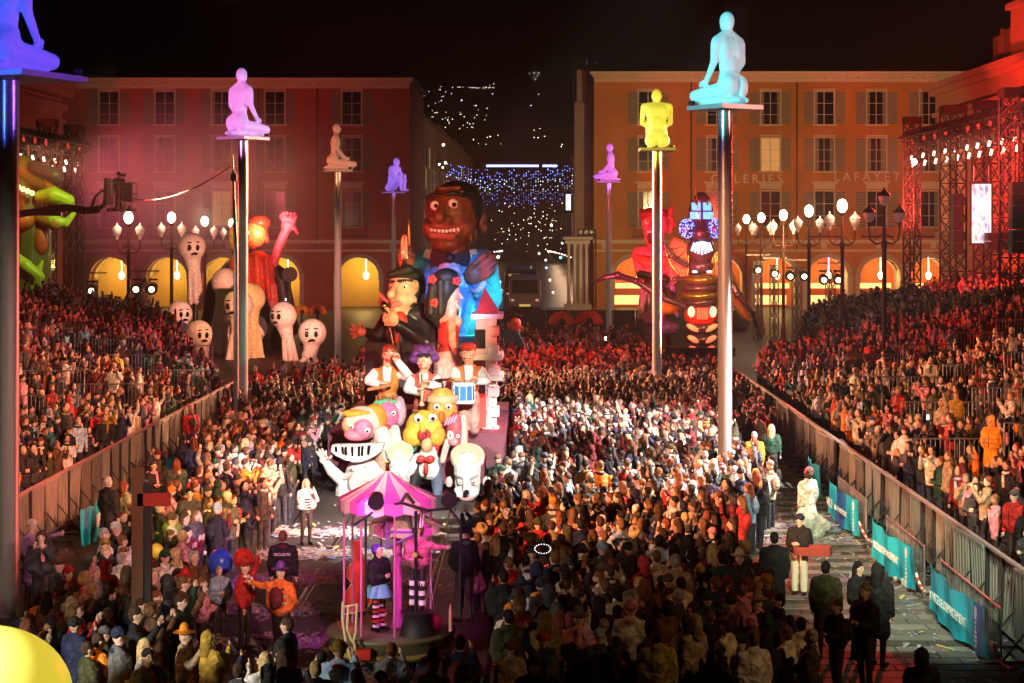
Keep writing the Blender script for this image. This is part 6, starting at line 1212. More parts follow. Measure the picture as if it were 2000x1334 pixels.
def body_mesh(pose):
    A = arm_set(pose); P = []
    for s in (-1, 1):
        st = s*.16 if pose == 'stride' else s*.02
        P += [('c', (s*.09, 0, .9), (s*.1, -st*.7-.02, .5), .092, .068, DKT), ('c', (s*.1, -st*.7-.02, .5), (s*.1, -st*1.2+.03, .1), .064, .048, DKT), ('c', (s*.1, -st*1.2+.04, .055), (s*.12, -st*1.2-.14, .045), .05, .042, (.02, .02, .02))]
        a, b, c, d = A(s); P += [('c', a, b, .05, .042, SKT), ('c', b, c, .04, .03, SKT)]
    P += [('e', (0, 0, .95), (.16, .115, .13), DKT), ('e', (0, 0, 1.25), (.16, .11, .24), DKT), ('c', (-.15, 0, 1.41), (.15, 0, 1.41), .065, .065, DKT), ('c', (0, .01, 1.42), (0, -.005, 1.55), .056, .052, SKT),
          ('e', (0, 0, 1.65), (.076, .094, .112), SKT), ('e', (0, -.045, 1.59), (.055, .05, .058), SKT), ('c', (0, -.088, 1.655), (0, -.116, 1.622), .012, .017, SKT), ('e', (-.08, .008, 1.64), (.016, .024, .034), SKT), ('e', (.08, .008, 1.64), (.016, .024, .034), SKT)]
    def ex(mb):
        mb.col = SKT
        for s in (-1, 1): a, b, c, d = A(s); person_hand(mb, c, d, s, .036, (0, 1, .2) if pose in ('down', 'stride') else (0, .2, 1))
        mb.col = (.03, .02, .02)
        for s in (-1, 1): mb.ell((s*.031, -.083, 1.655), (.014, .009, .009), None, 6, 4); mb.tube((s*.018, -.088, 1.677), (s*.046, -.08, 1.678), .005, n=4)
        mb.col = (.5, .2, .17); mb.tube((-.022, -.087, 1.592), (.022, -.087, 1.592), .007, n=5)
    return blob(P, .024, SKINM, 2, 'body', ex)
def coat_mesh(pose, kind):
    A = arm_set(pose); P = []; W = (1, 1, 1); D = (.75, .75, .75); k = 1.0
    low = {'short': .86, 'long': .55, 'dress': .15}[kind]
    P += [('e', (0, 0, 1.24), (.205, .152, .27), W), ('c', (-.16, 0, 1.41), (.16, 0, 1.41), .084, .084, W), ('c', (-.05, .03, 1.47), (.05, .03, 1.47), .075, .075, W), ('e', (0, .005, 1.0), (.195, .148, .17), D)]
    if kind == 'long': P += [('c', (-.05, 0, .9), (-.08, 0, .6), .145, .15, W), ('c', (.05, 0, .9), (.08, 0, .6), .145, .15, W)]
    if kind == 'dress': P += [('c', (0, 0, .95), (.05, .02, .5), .18, .3, W), ('c', (.0, 0, .6), (-.22, .0, .14), .2, .26, W), ('c', (.0, 0, .6), (.22, .06, .14), .2, .28, D), ('c', (0, .1, .6), (-.5, .1, .3), .16, .14, W)]
    for s in (-1, 1):
        a, b, c, d = A(s); e = Vector(b).lerp(Vector(c), .9)
        P += [('c', a, b, .078, .068, W), ('c', b, tuple(e), .066, .052, W), ('e', (s*.1, -.13, 1.02), (.06, .03, .06), D)]
    # quilting seams and a zip give the coat its folds
    P += [('c', (-.16, -.02, z), (.16, -.02, z), .135, .135, D if i % 2 else W) for i, z in enumerate((1.08, 1.2, 1.32))]
    def ex(mb):
        mb.col = (.25, .25, .25); mb.tube((0, -.158, 1.02), (0, -.168, 1.3), .008, n=4); mb.tube((0, -.168, 1.3), (0, -.11, 1.46), .008, n=4)
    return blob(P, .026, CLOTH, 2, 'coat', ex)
def hair_mesh(kind):
    W = (1, 1, 1); D = (.7, .7, .7)
    H = {'short': [('e', (0, .018, 1.685), (.088, .102, .1), W), ('e', (0, .04, 1.63), (.082, .078, .08), D)],
         'long': [('e', (0, .018, 1.685), (.09, .104, .1), W)]+[('c', (.075*math.sin(a), .03+.06*math.cos(a), 1.66), (.1*math.sin(a*1.1)+.012*math.sin(a*7), .05+.065*math.cos(a), 1.38+.05*math.sin(a*5)), .04, .022, (W, D)[i % 2]) for i, a in enumerate(np.linspace(-1.75, 1.75, 9))],
         'curly': [('e', (.07*math.cos(a), .035+.075*math.sin(a), 1.66+.05*math.sin(a*3)), (.06, .06, .065), W if i % 2 else D) for i, a in enumerate(np.arange(-.3, PI+.4, .5))]+[('e', (0, .02, 1.73), (.085, .09, .06), W), ('e', (0, .06, 1.6), (.09, .06, .09), D)],
         'beanie': [('e', (0, .008, 1.7), (.092, .108, .095), W), ('c', (-.05, -.04, 1.69), (.05, -.04, 1.69), .056, .056, D), ('c', (-.05, .05, 1.68), (.05, .05, 1.68), .056, .056, D)],
         'hood': [('e', (0, .035, 1.67), (.112, .115, .135), W), ('c', (0, .06, 1.6), (0, .05, 1.45), .1, .12, D), ('c', (-.08, -.03, 1.72), (-.09, -.02, 1.56), .03, .03, W), ('c', (.08, -.03, 1.72), (.09, -.02, 1.56), .03, .03, W)],
         'hat': [('e', (0, .0, 1.725), (.19, .2, .018), D), ('c', (0, 0, 1.72), (0, 0, 1.8), .095, .08, W)]}
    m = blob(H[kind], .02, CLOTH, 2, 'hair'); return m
BODY = {p: body_mesh(p) for p in ('down', 'phone', 'front', 'up', 'stride', 'point')}
COAT = {(p, k): coat_mesh(p, k) for p in BODY for k in ('short', 'long')}; COAT[('down', 'dress')] = coat_mesh('down', 'dress')
HAIR = {k: hair_mesh(k) for k in ('short', 'long', 'curly', 'beanie', 'hood', 'hat')}
COLS = {'black': (.014, .014, .016), 'charcoal': (.04, .04, .045), 'navy': (.015, .022, .06), 'olive': (.045, .045, .02), 'dark green': (.015, .05, .03), 'brown': (.1, .05, .025), 'maroon': (.13, .015, .02), 'red': (.4, .025, .025), 'orange': (.65, .2, .02), 'mustard': (.32, .2, .03), 'beige': (.3, .23, .15), 'white': (.6, .58, .55), 'grey': (.1, .1, .105), 'pale blue': (.3, .42, .6), 'pink': (.6, .25, .32), 'teal': (.02, .12, .13), 'purple': (.16, .05, .3), 'blue': (.04, .12, .5), 'yellow': (.75, .6, .04), 'green': (.12, .2, .06), 'cream': (.6, .54, .4)}
CP = [('black', 28), ('charcoal', 14), ('navy', 11), ('olive', 6), ('dark green', 5), ('brown', 8), ('maroon', 5), ('red', 9), ('orange', 3), ('mustard', 2), ('beige', 8), ('white', 11), ('grey', 7), ('pale blue', 5), ('pink', 5), ('teal', 1), ('cream', 4)]
cn = [c for c, _ in CP]; cp = np.array([p for _, p in CP], float); cp /= cp.sum()
HC = {'dark brown': (.05, .025, .014), 'black': (.012, .01, .01), 'brown': (.14, .07, .03), 'blond': (.5, .34, .16), 'grey': (.3, .29, .28), 'auburn': (.16, .05, .02)}
hn = list(HC); hp = [.31, .22, .21, .12, .08, .06]
SK = [(.56, .36, .27), (.5, .31, .22), (.6, .4, .31), (.36, .2, .13), (.15, .08, .05)]; skp = [.34, .3, .2, .11, .05]
def rand_person(young=True):
    hk = rng.choice(['short', 'long', 'curly', 'beanie', 'hood', 'hat'], p=[.43, .2, .09, .16, .07, .05])
    return dict(coat=str(rng.choice(cn, p=cp)), hair=str(hk), hc=str(rng.choice(hn, p=hp)), hat=str(rng.choice(cn, p=cp)), skin=int(rng.choice(5, p=skp)), pose=str(rng.choice(['down', 'phone', 'front', 'up', 'point'], p=[.4, .26, .26, .06, .02])), kind=str(rng.choice(['short', 'long'], p=[.72, .28])), h=float(rng.normal(1.0, .055)) if rng.random() > .09 else float(rng.uniform(.66, .85)))
def hair_words(p):
    return {'short': 'short %s hair' % p['hc'], 'long': 'long %s hair' % p['hc'], 'curly': 'curly %s hair' % p['hc'], 'beanie': '%s beanie' % p['hat'], 'hood': 'hood up', 'hat': '%s brimmed hat' % p['hat']}[p['hair']]
PW = {'down': '', 'phone': 'filming with raised hands', 'front': 'hands held in front', 'up': 'one arm raised high', 'point': 'arm stretched sideways', 'stride': 'walking'}
def put_person(x, y, z, rz, p, label, group=None, trouser=1.0):
    R = thing('person', label, 'person', (x, y, z), rz, group); R.scale = (p['h'],)*3
    b = link('body', BODY[p['pose']], R); b.color = (*[c*1 for c in SK[p['skin']]], 1)
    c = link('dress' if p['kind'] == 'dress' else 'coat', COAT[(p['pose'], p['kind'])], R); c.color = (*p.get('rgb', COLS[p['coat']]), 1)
    hk = p['hair']; o = link({'beanie': 'beanie', 'hood': 'hood', 'hat': 'hat'}.get(hk, 'hair'), HAIR[hk], R)
    o.color = (*(HC[p['hc']] if hk in ('short', 'long', 'curly') else p.get('rgb', COLS[p['coat']]) if hk == 'hood' else COLS[p['hat']]), 1)
    u = rng.random()
    if p['kind'] != 'dress' and u < .3: o = link('scarf', SCARF, R); o.color = (*COLS[str(rng.choice(['red', 'beige', 'grey', 'maroon', 'white', 'navy', 'pink']))], 1)
    elif p['kind'] != 'dress' and u < .42: o = link('backpack', PACK, R); o.color = (*COLS[str(rng.choice(['black', 'charcoal', 'navy', 'olive', 'maroon']))], 1)
    return R
def turn(dx, dy): return math.atan2(dx, -dy)

# --- people one can single out (placed by the height of the head in the picture)
SCARF = MB(); SCARF.lathe((0, .01, 1.46), [(.1, -.03), (.125, 0), (.105, .045)], 12, caps=False); SCARF.tube((.03, -.12, 1.46), (.05, -.165, 1.2), .035, .04, 6); SCARF = SCARF.mesh('scarf', CLOTH)
PACK = blob([('e', (0, .2, 1.22), (.15, .09, .21), (1, 1, 1)), ('e', (0, .27, 1.13), (.1, .05, .09), (.7, .7, .7)), ('c', (.11, .12, 1.38), (.12, -.1, 1.3), .025, .025, (.6, .6, .6)), ('c', (-.11, .12, 1.38), (-.12, -.1, 1.3), .025, .025, (.6, .6, .6))], .025, CLOTH, 2, 'backpack')
def by_head(px, py, h=1.75): d = FPX*(EYE-h)/(py-HY); return (px-HX)*d/FPX, d
SPECIAL = []
def sp(px, py, head, coat, hair, hc, pose, kind, label, h=1.0, hat='black', skin=0, rgb=None, z=None):
    x, y = by_head(px, py, 1.78*h); p = dict(coat=coat, hair=hair, hc=hc, hat=hat, skin=skin, pose=pose, kind=kind, h=h)
    if rgb: p['rgb'] = rgb
    R = put_person(x, y, 0, head, p, label); SPECIAL.append((x, y)); return R, (x, y)
R_HV, hv = sp(548, 1104, PI-.3, 'orange', 'hat', 'black', 'point', 'short', 'person seen from behind in bright orange work jacket and dark pointed hat', 1.0, 'purple', rgb=(.75, .14, .03))
for z in (1.1, 1.22):
    t = MB(); t.lathe((0, 0, z), [(.213, 0), (.213, .035)], 18, caps=False)
    for i, v in enumerate(t.v): t.v[i] = (v[0], v[1]*.78, v[2])
    t.build('reflective_band', mat('reflective_silver', (.7, .7, .68), .3, metal=.3), R_HV)
sp(553, 1035, PI, 'black', 'short', 'brown', 'down', 'short', 'dark security guard seen from behind with printed back, above the orange jacket', 1.04)
o = link('lettering', text_mesh('SECURITE', .075, LETW, .002), C.objects[-1] if False else bpy.data.objects['person.001'] if 'person.001' in bpy.data.objects else R_HV, (0, .172, 1.33)); o.rotation_euler = (PI/2, 0, PI)
R_, _ = sp(598, 935, .5, 'white', 'long', 'blond', 'phone', 'short', 'child in black and white striped jacket and jeans beside the confetti road', .93)
for i in range(5):
    t = MB(); t.lathe((0, 0, .93+i*.075), [(.214, 0), (.216, .018), (.214, .036)], 20, caps=False)
    for k, v in enumerate(t.v): t.v[k] = (v[0], v[1]*.8, v[2])
    t.build('black_stripe', M_BLACK, R_)
sp(490, 862, PI+.3, 'navy', 'short', 'grey', 'down', 'short', 'person from behind in navy jacket with pale stripe and blue jeans near left fence', 1.02)
sp(410, 862, -.4, 'charcoal', 'short', 'blond', 'front', 'short', 'balding person in dark jacket bending by the turquoise banner')
sp(434, 868, .6, 'black', 'short', 'grey', 'front', 'short', 'white haired person in black jacket beside the turquoise banner')
sp(243, 938, PI-.8, 'olive', 'long', 'auburn', 'front', 'long', 'person in long pale olive green coat near the left fence', 1.0, rgb=(.25, .3, .14))
sp(212, 930, PI-.6, 'black', 'short', 'grey', 'down', 'long', 'tall person in long black coat by the left fence', 1.08)
sp(272, 915, .9, 'teal', 'short', 'black', 'front', 'short', 'person in teal top left of the dark jacket by the left fence')
sp(300, 900, .6, 'black', 'short', 'dark brown', 'front', 'short', 'person in black jacket in front of turquoise banner')
sp(345, 895, PI, 'dark green', 'long', 'auburn', 'down', 'short', 'person with long ginger hair and green jacket facing the turquoise banner', 1.0, rgb=(.06, .1, .06))
sp(370, 952, .3, 'charcoal', 'short', 'black', 'down', 'short', 'tall dark haired person facing the camera with charcoal jacket in the left crowd', 1.06)
sp(62, 1014, 1.2, 'purple', 'beanie', 'black', 'point', 'long', 'person with pale bobble hat and mauve tunic beside the big left pole', 1.05, 'cream', rgb=(.3, .16, .3))
sp(134, 1105, .8, 'red', 'beanie', 'grey', 'front', 'short', 'person dressed in red and white with a red bobble hat at lower left', .98, 'red')
sp(187, 1105, 1.0, 'purple', 'short', 'grey', 'down', 'short', 'grey haired person with violet scarf at lower left', 1.0, rgb=(.2, .2, .24))
sp(238, 1078, PI-.5, 'white', 'short', 'grey', 'down', 'long', 'person from behind in long white coat left of the dark post', 1.0)
sp(380, 1075, .7, 'brown', 'curly', 'grey', 'front', 'short', 'person with big white curly wig in the left crowd', 1.0)
sp(345, 1070, .6, 'olive', 'curly', 'blond', 'front', 'short', 'person with yellow curly wig beside the white wig', .98, rgb=(.3, .3, .05))
sp(428, 1105, .4, 'navy', 'short', 'grey', 'front', 'short', 'child in pale blue hooded jacket below the blue balloon', .8, rgb=(.25, .35, .45))
sp(300, 1110, .8, 'pink', 'curly', 'grey', 'front', 'short', 'person with white curly hair and pale pink top right of the dark post', .98)
sp(345, 1122, 1.0, 'white', 'beanie', 'grey', 'front', 'short', 'child in colourful knitted hat and white coat in the left crowd', .85, 'mustard')
sp(478, 1095, 1.2, 'red', 'hat', 'black', 'up', 'short', 'person in red costume waving a feather left of the orange jacket', .95, 'red')
sp(560, 1205, -1.9, 'black', 'short', 'dark brown', 'front', 'long', 'person in dark suit walking in front of the orange jacket', 1.0)
sp(1473, 842, PI, 'orange', 'short', 'grey', 'down', 'short', 'person from behind in bright orange jacket right of the tallest pole', 1.05, rgb=(.75, .22, .02))
sp(1507, 828, PI-.4, 'dark green', 'long', 'blond', 'down', 'short', 'long blond haired person beside the bright orange jacket', 1.05)
R_, _ = sp(1578, 915, PI+.5, 'white', 'curly', 'dark brown', 'down', 'dress', 'dancer in billowing white dress with red flowers in dark hair on the right walk', 1.0, rgb=(.62, .6, .5))
t = MB()
for i in range(7): a = PI*i/6; t.ell((.1*math.cos(a), .03, 1.7+.09*math.sin(a)), .045, None, 7, 5)
t.build('flower_crown', mat('flower_red', (.6, .04, .08), .5), R_)
R_, v_ = sp(1562, 1003, -.5, 'black', 'beanie', 'black', 'front', 'short', 'tray seller in black top, pale trousers and dark spotted cap on the right walk', 1.0, 'navy', 2)
t = MB()
for s in (-1, 1): t.tube((s*.1, -.02, .92), (s*.1, -.02, .12), .1, .075, 8)
t.build('pale_trousers', mat('pale_trouser_cloth', (.55, .48, .38), .8), R_)
R2 = thing('vendor_tray', 'dark red tray hung in front of the seller on the right walk', 'tray', (v_[0]+.22, v_[1]-.42, .98), -.3)
t = MB(); t.box((0, 0, 0), (.75, .36, .03)); [t.box((0, s*.18, .08), (.75, .02, .18)) for s in (-1, 1)]; [t.box((s*.375, 0, .08), (.02, .38, .18)) for s in (-1, 1)]; t.build('tray', mat('tray_red', (.2, .03, .02), .5), R2)
t = MB()
for i in range(8): t.box((-.3+i*.085, 0, .06), (.06, .25, .08))
t.build('sweets', mat('sweets_wrap', (.5, .1, .1), .4, var=.6, scale=30), R2)
sp(1512, 1038, PI, 'black', 'short', 'black', 'down', 'long', 'person all in black seen from behind at the edge of the right walk', 1.05)
sp(1613, 1095, PI-.3, 'olive', 'short', 'black', 'down', 'long', 'person in long dark olive coat from behind on the right walk', 1.03)
sp(1678, 1095, .6, 'black', 'long', 'black', 'point', 'short', 'dark haired person in black stretching an arm on the right walk', 1.0)
sp(1715, 1100, PI-.6, 'black', 'hood', 'black', 'down', 'long', 'hooded person in black beside the arm stretching one on the right walk', 1.05)
sp(1690, 1140, -.9, 'black', 'short', 'brown', 'front', 'short', 'person in black jacket and lit blue jeans on the right walk', 1.04)
sp(1635, 1170, -1.2, 'black', 'short', 'dark brown', 'front', 'short', 'smaller dark haired person in black at the lower right walk', .95)
sp(1800, 1265, PI, 'black', 'hood', 'black', 'down', 'long', 'lone hooded silhouette at the bottom right', .98)
sp(1385, 925, PI, 'navy', 'short', 'black', 'down', 'short', 'person from behind in navy quilted jacket left of the tallest pole', 1.08, rgb=(.035, .03, .06))
sp(1378, 880, PI-.4, 'white', 'short', 'grey', 'down', 'short', 'person from behind in white fur coat, brightest in the crowd by the tallest pole', 1.0)
sp(1337, 1000, PI+.5, 'pale blue', 'short', 'blond', 'phone', 'short', 'person in pale blue jacket from behind, left of the tallest pole', 1.0)
sp(1225, 895, PI-.3, 'white', 'beanie', 'black', 'down', 'short', 'person with grey hat and white scarf from behind in the lit middle crowd', 1.0, 'grey')
sp(1478, 918, PI, 'black', 'long', 'auburn', 'down', 'short', 'person in long dark coat with dotted bag right of the tallest pole', 1.03)
sp(1060, 1085, -1.8, 'red', 'long', 'dark brown', 'front', 'short', 'person in red costume dotted with tiny red lights and a lit head ring', 1.0)
LR = SPECIAL[-1]
sp(1430, 1010, -1.5, 'maroon', 'long', 'dark brown', 'down', 'short', 'long haired person in dark red jacket below the tallest pole', 1.0)
sp(1345, 1045, PI, 'black', 'hood', 'black', 'down', 'long', 'person in long dark coat silhouetted before the white light below the tallest pole', 1.05)
sp(1285, 1225, PI, 'mustard', 'short', 'dark brown', 'down', 'long', 'person in long dull yellow coat from behind at the bottom', 1.03, rgb=(.3, .26, .06))
sp(1042, 1280, 0, 'black', 'beanie', 'black', 'down', 'short', 'dark capped person facing the camera at the bottom edge', 1.02, 'black', 1)
sp(1065, 1195, PI-.4, 'mustard', 'hood', 'black', 'down', 'long', 'person in long brown hooded coat right of the carousel cart', 1.05, rgb=(.16, .1, .03))
sp(1150, 870, -1.0, 'cream', 'short', 'grey', 'up', 'short', 'person with a bright cream jacket raising an arm in the lit middle crowd', 1.0)
# performers on the carousel cart
p_ = dict(coat='black', hair='curly', hc='black', hat='black', skin=0, pose='front', kind='short', h=.9)
a = at(741, 1150, 33.2); R_ = put_person(a.x, 33.0, .53, .9, dict(p_), 'performer with purple wig, black jacket and striped stockings on the carousel cart')
for o in R_.children:
    if o.name.startswith('hair'): o.color = (.12, .05, .45, 1)
for s in (-1, 1):
    for i in range(7):
        t = MB(); t.tube((s*.1, -.02, .1+i*.1), (s*.1, -.02, .15+i*.1), .078, .08, 8); t.build('stocking_stripe', MATS['red_paint'] if i % 2 else MATS['white_satin'], R_)
t = MB(); t.lathe((0, 0, .72), [(.3, 0), (.26, .12), (.17, .26)], 16, caps=False); t.build('skirt', mat('turquoise_skirt', (.1, .4, .4), .6), R_)
a = at(818, 1125, 33.1); R_ = put_person(a.x, 32.75, .95, -.3, dict(coat='pink', hair='curly', hc='auburn', hat='red', skin=2, pose='point', kind='short', h=.88, rgb=(.6, .12, .25)), 'magenta lit performer with tall white crown in the middle of the carousel cart')
t = MB()
for i in range(9): a_ = 2*PI*i/9; t.tube((.08*math.cos(a_), .02+.08*math.sin(a_), 1.74), (.13*math.cos(a_), .02+.13*math.sin(a_), 2.02+.08*(i % 2)), .025, .008, 5)
t.build('crown', MATS['white_satin'], R_)
for s in (-1, 1):
    t = MB()
    for i in range(3): t.tube((s*.1, -.02, .14+i*.2), (s*.1, -.02, .24+i*.2), .08, .082, 8)
    t.build('white_gaiter', MATS['white_satin'], R_)
t = MB(); t.tube((.18, -.2, 1.15), (.16, -.6, 1.28), .03, .06, 8); t.build('horn', BRASS, R_)
R_ = thing('stool', 'low dark stool under the crowned performer on the carousel cart', 'stool', (a.x, 32.75, .52))
t = MB(); t.lathe((0, 0, 0), [(.34, 0), (.32, .06), (.26, .36), (.32, .42)], 14); t.build('drum_stool', M_BLACK, R_)
R2 = thing('ring_of_lights', 'small ring of white lights worn on the head of the red lit costume', 'light ring', (LR[0]-.0, LR[1]-.02, 1.83))
t = MB(); [t.ell((.15*math.cos(2*PI*i/18), .1*math.sin(2*PI*i/18), .08+.07*math.sin(2*PI*i/18)), .009, None, 6, 4) for i in range(18)]; t.build('bulbs', mat('white_bulb', (.9, .9, 1), emit=2.5, ecol=(.9, .92, 1), var=0), R2)
t = MB(); [t.ell((rng.uniform(-.26, .26), -.24-rng.uniform(0, .03), rng.uniform(-.85, -.15)), .01, None, 5, 3) for i in range(60)]; t.build('red_bulbs', mat('red_bulb', (.9, .1, .05), emit=5, ecol=(1, .05, .03), var=0), R2)
# cameraman in the lift, yellow jacket in the left stand, orange and red people in the right stand
bx = at(232, 0, 98.9).x
R_ = put_person(bx, 98.9, 8.72, .5, dict(coat='black', hair='beanie', hc='black', hat='black', skin=0, pose='phone', kind='short', h=1.28*.98), 'cameraman in black standing in the cherry picker basket')
R2 = thing('camera', 'black long lens camera held by the cameraman in the basket', 'camera', (bx+.25, 98.3, 10.75), .6); t = MB(); t.box((0, 0, 0), (.16, .2, .16)); t.tube((0, -.08, 0), (0, -.5, .0), .07, .09, 10); t.build('body', M_BLACK, R2)
def stand_person(px, py, X, p, label, rz):
    y = X*FPX/(px-HX); put_person(X, y, stand_z(X), rz, p, label); SPECIAL.append((X, y))
stand_person(228, 728, -16.6, dict(coat='yellow', hair='short', hc='brown', hat='black', skin=0, pose='front', kind='short', h=1.05), 'person in bright yellow jacket standing by the rails in the left stand', .9)
stand_person(1937, 860, 12.6, dict(coat='orange', hair='hood', hc='brown', hat='black', skin=1, pose='front', kind='long', h=1.08, rgb=(.75, .3, .03)), 'person in big orange hooded raincoat in the right stand', -.8)
stand_person(1868, 830, 13.4, dict(coat='mustard', hair='short', hc='brown', hat='black', skin=1, pose='front', kind='short', h=1.0), 'person in mustard jacket behind the orange raincoat in the right stand', -.8)
stand_person(1850, 650, 19.2, dict(coat='red', hair='short', hc='grey', hat='black', skin=0, pose='front', kind='short', h=1.1), 'white haired person in bright red coat leaning on a rail in the right stand', -.9)
stand_person(1700, 690, 14.6, dict(coat='red', hair='short', hc='dark brown', hat='black', skin=0, pose='down', kind='short', h=1.05, rgb=(.55, .08, .03)), 'person in red orange jacket by the lower rails of the right stand', PI-.6)
stand_person(88, 700, -21.5, dict(coat='red', hair='short', hc='dark brown', hat='black', skin=0, pose='down', kind='short', h=1.0), 'person in red jacket near the big pole in the left stand', PI-.5)
# balloons and held colours in the left crowd
for px, py, d, r_, c, lb in ((430, 1098, 35.5, .25, (.03, .08, .6), 'round blue balloon held over the left crowd'), (306, 1076, 35.4, .14, (.75, .68, .06), 'yellow frilled balloon bunch right of the dark post'), (335, 1032, 38, .2, (.16, .22, .04), 'green round balloon in the left crowd'), (475, 1092, 35.2, .2, (.55, .03, .02), 'red round balloon behind the feather waver')):
    a = at(px, py, d); R = thing('balloon', lb, 'balloon', tuple(a), 0, None); t = MB(); t.ell((0, 0, 0), (r_, r_*.95, r_*1.05), None, 16, 12); t.lathe((0, 0, -r_*1.12), [(.03, 0), (.01, .05)], 7); t.build('skin', mat('balloon_%.2f_%.2f' % (c[0], c[2]), c, .3, coat=.3, var=.05), R)
    t = MB(); t.tube((0, 0, -r_), (.05, .05, -r_-.6), .006, n=4); t.build('string', LETW, R)

# --- the rest of the crowd: places first, then the largest 300 minus the above become objects, the others one mesh
PL = []
POLES = [(at(1416, 207, 50).x, 50, .5), (at(475, 268, 71.8).x, 71.8, .5), (at(1283, 290, 77).x, 77, .5), (at(660, 332, 104).x, 104, .5), (at(16, 146, 36.8).x, 36.8, .5), (at(270, 1200, 31).x, 31, .35)]
def ok(x, y, z):
    px = HX+x*FPX/y; pyh = HY-(z+1.7-EYE)*FPX/y
    if not (-30 < px < 2030 and 480 < pyh < 1375): return False
    if -6.6 < x < -.4 and 49.2 < y < 68: return False                    # float
    if math.hypot(x-CX, y-33.3) < 1.75: return False                     # cart
    if 66 < y and (x > 6.3 and y > 88 and x < 15 or x < -8.5 and y > 84 and -23 < x and z == 0): return False
    for a, b in RAILS:
        if abs(x-a) < 1.35 and -3.6 < y-b < .35: return False
    for a, b, r_ in POLES:
        if math.hypot(x-a, y-b) < r_: return False
    for a, b in SPECIAL:
        if abs(x-a) < .42 and abs(y-b) < .42: return False
    if y < 26.5 and x < -6 or (27.4 < y < 36 and -4.6 < x < -.5): return False
    return True
def zone(x0f, x1f, y0, y1, dx, dy, face, drop, nm, zf=None, spread=.55):
    y = y0; r = 0
    while y < y1:
        x = x0f(y)+(dx/2 if r % 2 else 0)
        while x < x1f(y):
            if rng.random() > drop+.22*(math.sin(x*1.9+y*.8)*math.sin(y*1.3-x*.7) > .45):
                xx = x+rng.normal(0, dx*.2); yy = y+rng.normal(0, dy*.22); z = zf(xx) if zf else 0
                if ok(xx, yy, z):
                    fx_, fy_ = face(xx, yy); PL.append((xx, yy, z, turn(fx_, fy_)+rng.normal(0, spread), nm))
            x += dx
        y += dy; r += 1
def face_float(x, y): return (-2.8-x, (44 if y < 44 else 55)-y)
zone(lambda y: (-.9 if y > 40 else -1.35 if y > 35 else -.4), lambda y: (4.3 if y < 40 else 4.5+(y-40)*.3 if y < 47 else 6.5 if y < 60 else 8.2), 27.5, 76, .52, .62, face_float, .1, 'mid')
zone(lambda y: -8.6 if y < 33 else (-8.7 if y < 52 else -10.0), lambda y: (-4.8 if y < 28 else -6.0 if y < 33 else -6.8 if y < 42 else -6.5), 26.5, 66, .52, .62, lambda x, y: (1, .35), .14, 'left')
zone(lambda y: -4.2, lambda y: -.9, 25.6, 27.2, .55, .62, lambda x, y: (.0, 1), .2, 'mid')
zone(lambda y: -11.6, lambda y: 8.9, 68.5, 100, .62, .85, lambda x, y: (-.1*x, -1), .18, 'far', None, 1.2)
zone(lambda y: -9, lambda y: 6.3, 100, 113, .75, 1.25, lambda x, y: (-.05*x, -1), .25, 'far', None, 1.2)
zone(lambda y: -11.6, lambda y: -9.4, 34, 66, 1.2, 2.0, lambda x, y: (rng.normal(), rng.normal()), .6, 'aisle')
def aisle(y, s): return any(abs(y-a) < .8 for a in ((57, 75, 90) if s > 0 else (59, 76, 92)))
for s in (-1, 1):
    n = 20; x0, x1 = ((FX_L-.7, -28.5), (FX_R+.7, 29))[s > 0]; wd = abs(x1-x0)/n
    for i in range(n):
        xc = x0+s*(i+.5)*wd; y = 33.0+rng.random()*.5; z = stand_z(xc)
        while y < STOP(xc):
            y += .56+abs(rng.normal(0, .1)); xx = xc+rng.normal(0, .1); sit = 0 if rng.random() < .35 else -.22
            if aisle(y, s) and i > 2 or rng.random() < .09 or not ok(xx, y, z): continue
            PL.append((xx, y, z+sit, turn(-s*1.0, -.45)+rng.normal(0, .45), 'left stand' if s < 0 else 'right stand'))
PL.sort(key=lambda q: q[1])
N_IND = 300-len(SPECIAL)-3
ZW = {'mid': 'in the crowd right of the carousel cart', 'left': 'in the left front crowd', 'far': 'in the far crowd', 'walk': 'on the right walk', 'aisle': 'along the left fence', 'left stand': 'in the left stand', 'right stand': 'in the right stand'}
ind = []
for k, q in enumerate(PL[:N_IND]): ind.append((q, rand_person()))
used = {}
def nearest_front(i):
    x, y = ind[i][0][:2]; best = None
    for j in range(max(0, i-40), i):
        a, b = ind[j][0][:2]
        if abs(a-x) < .8 and .1 < y-b < 2.2:
            d = (a-x)**2+(b-y)**2
            if best is None or d < best[0]: best = (d, ind[j][1]['coat'])
    return best[1] if best else None
def px_of(q): return HX+q[0]*FPX/q[1]
labels = []
for i, (q, p) in enumerate(ind):
    side = ''
    lb = 'person in %s %s with %s%s %s' % (p['coat'], 'coat' if p['kind'] == 'long' else 'jacket', hair_words(p), ', '+PW[p['pose']] if PW[p['pose']] else '', ZW[q[4]])
    nf = nearest_front(i)
    lb2 = lb+((' behind %s coat' % nf) if nf else '')
    labels.append([lb, lb2])
cnt = {}
for l in labels: cnt[l[0]] = cnt.get(l[0], 0)+1
short = {'in the crowd right of the carousel cart': 'right of the cart', 'in the left front crowd': 'left front'}
final = [l[0] if cnt[l[0]] == 1 else l[1] for l in labels]
groups = {}
for i, l in enumerate(final): groups.setdefault(l, []).append(i)
for l, ii in groups.items():
    if len(ii) > 1:
        ii.sort(key=lambda i: px_of(ind[i][0])); words_ = ['leftmost', 'second from left', 'third from left', 'fourth from left', 'fifth from left', 'sixth from left', 'seventh from left']
        for k, i in enumerate(ii):
            final[i] = l+(', the left one' if k == 0 else ', the right one') if len(ii) == 2 else l+', '+(words_[k] if k < len(ii)-1 else 'rightmost')
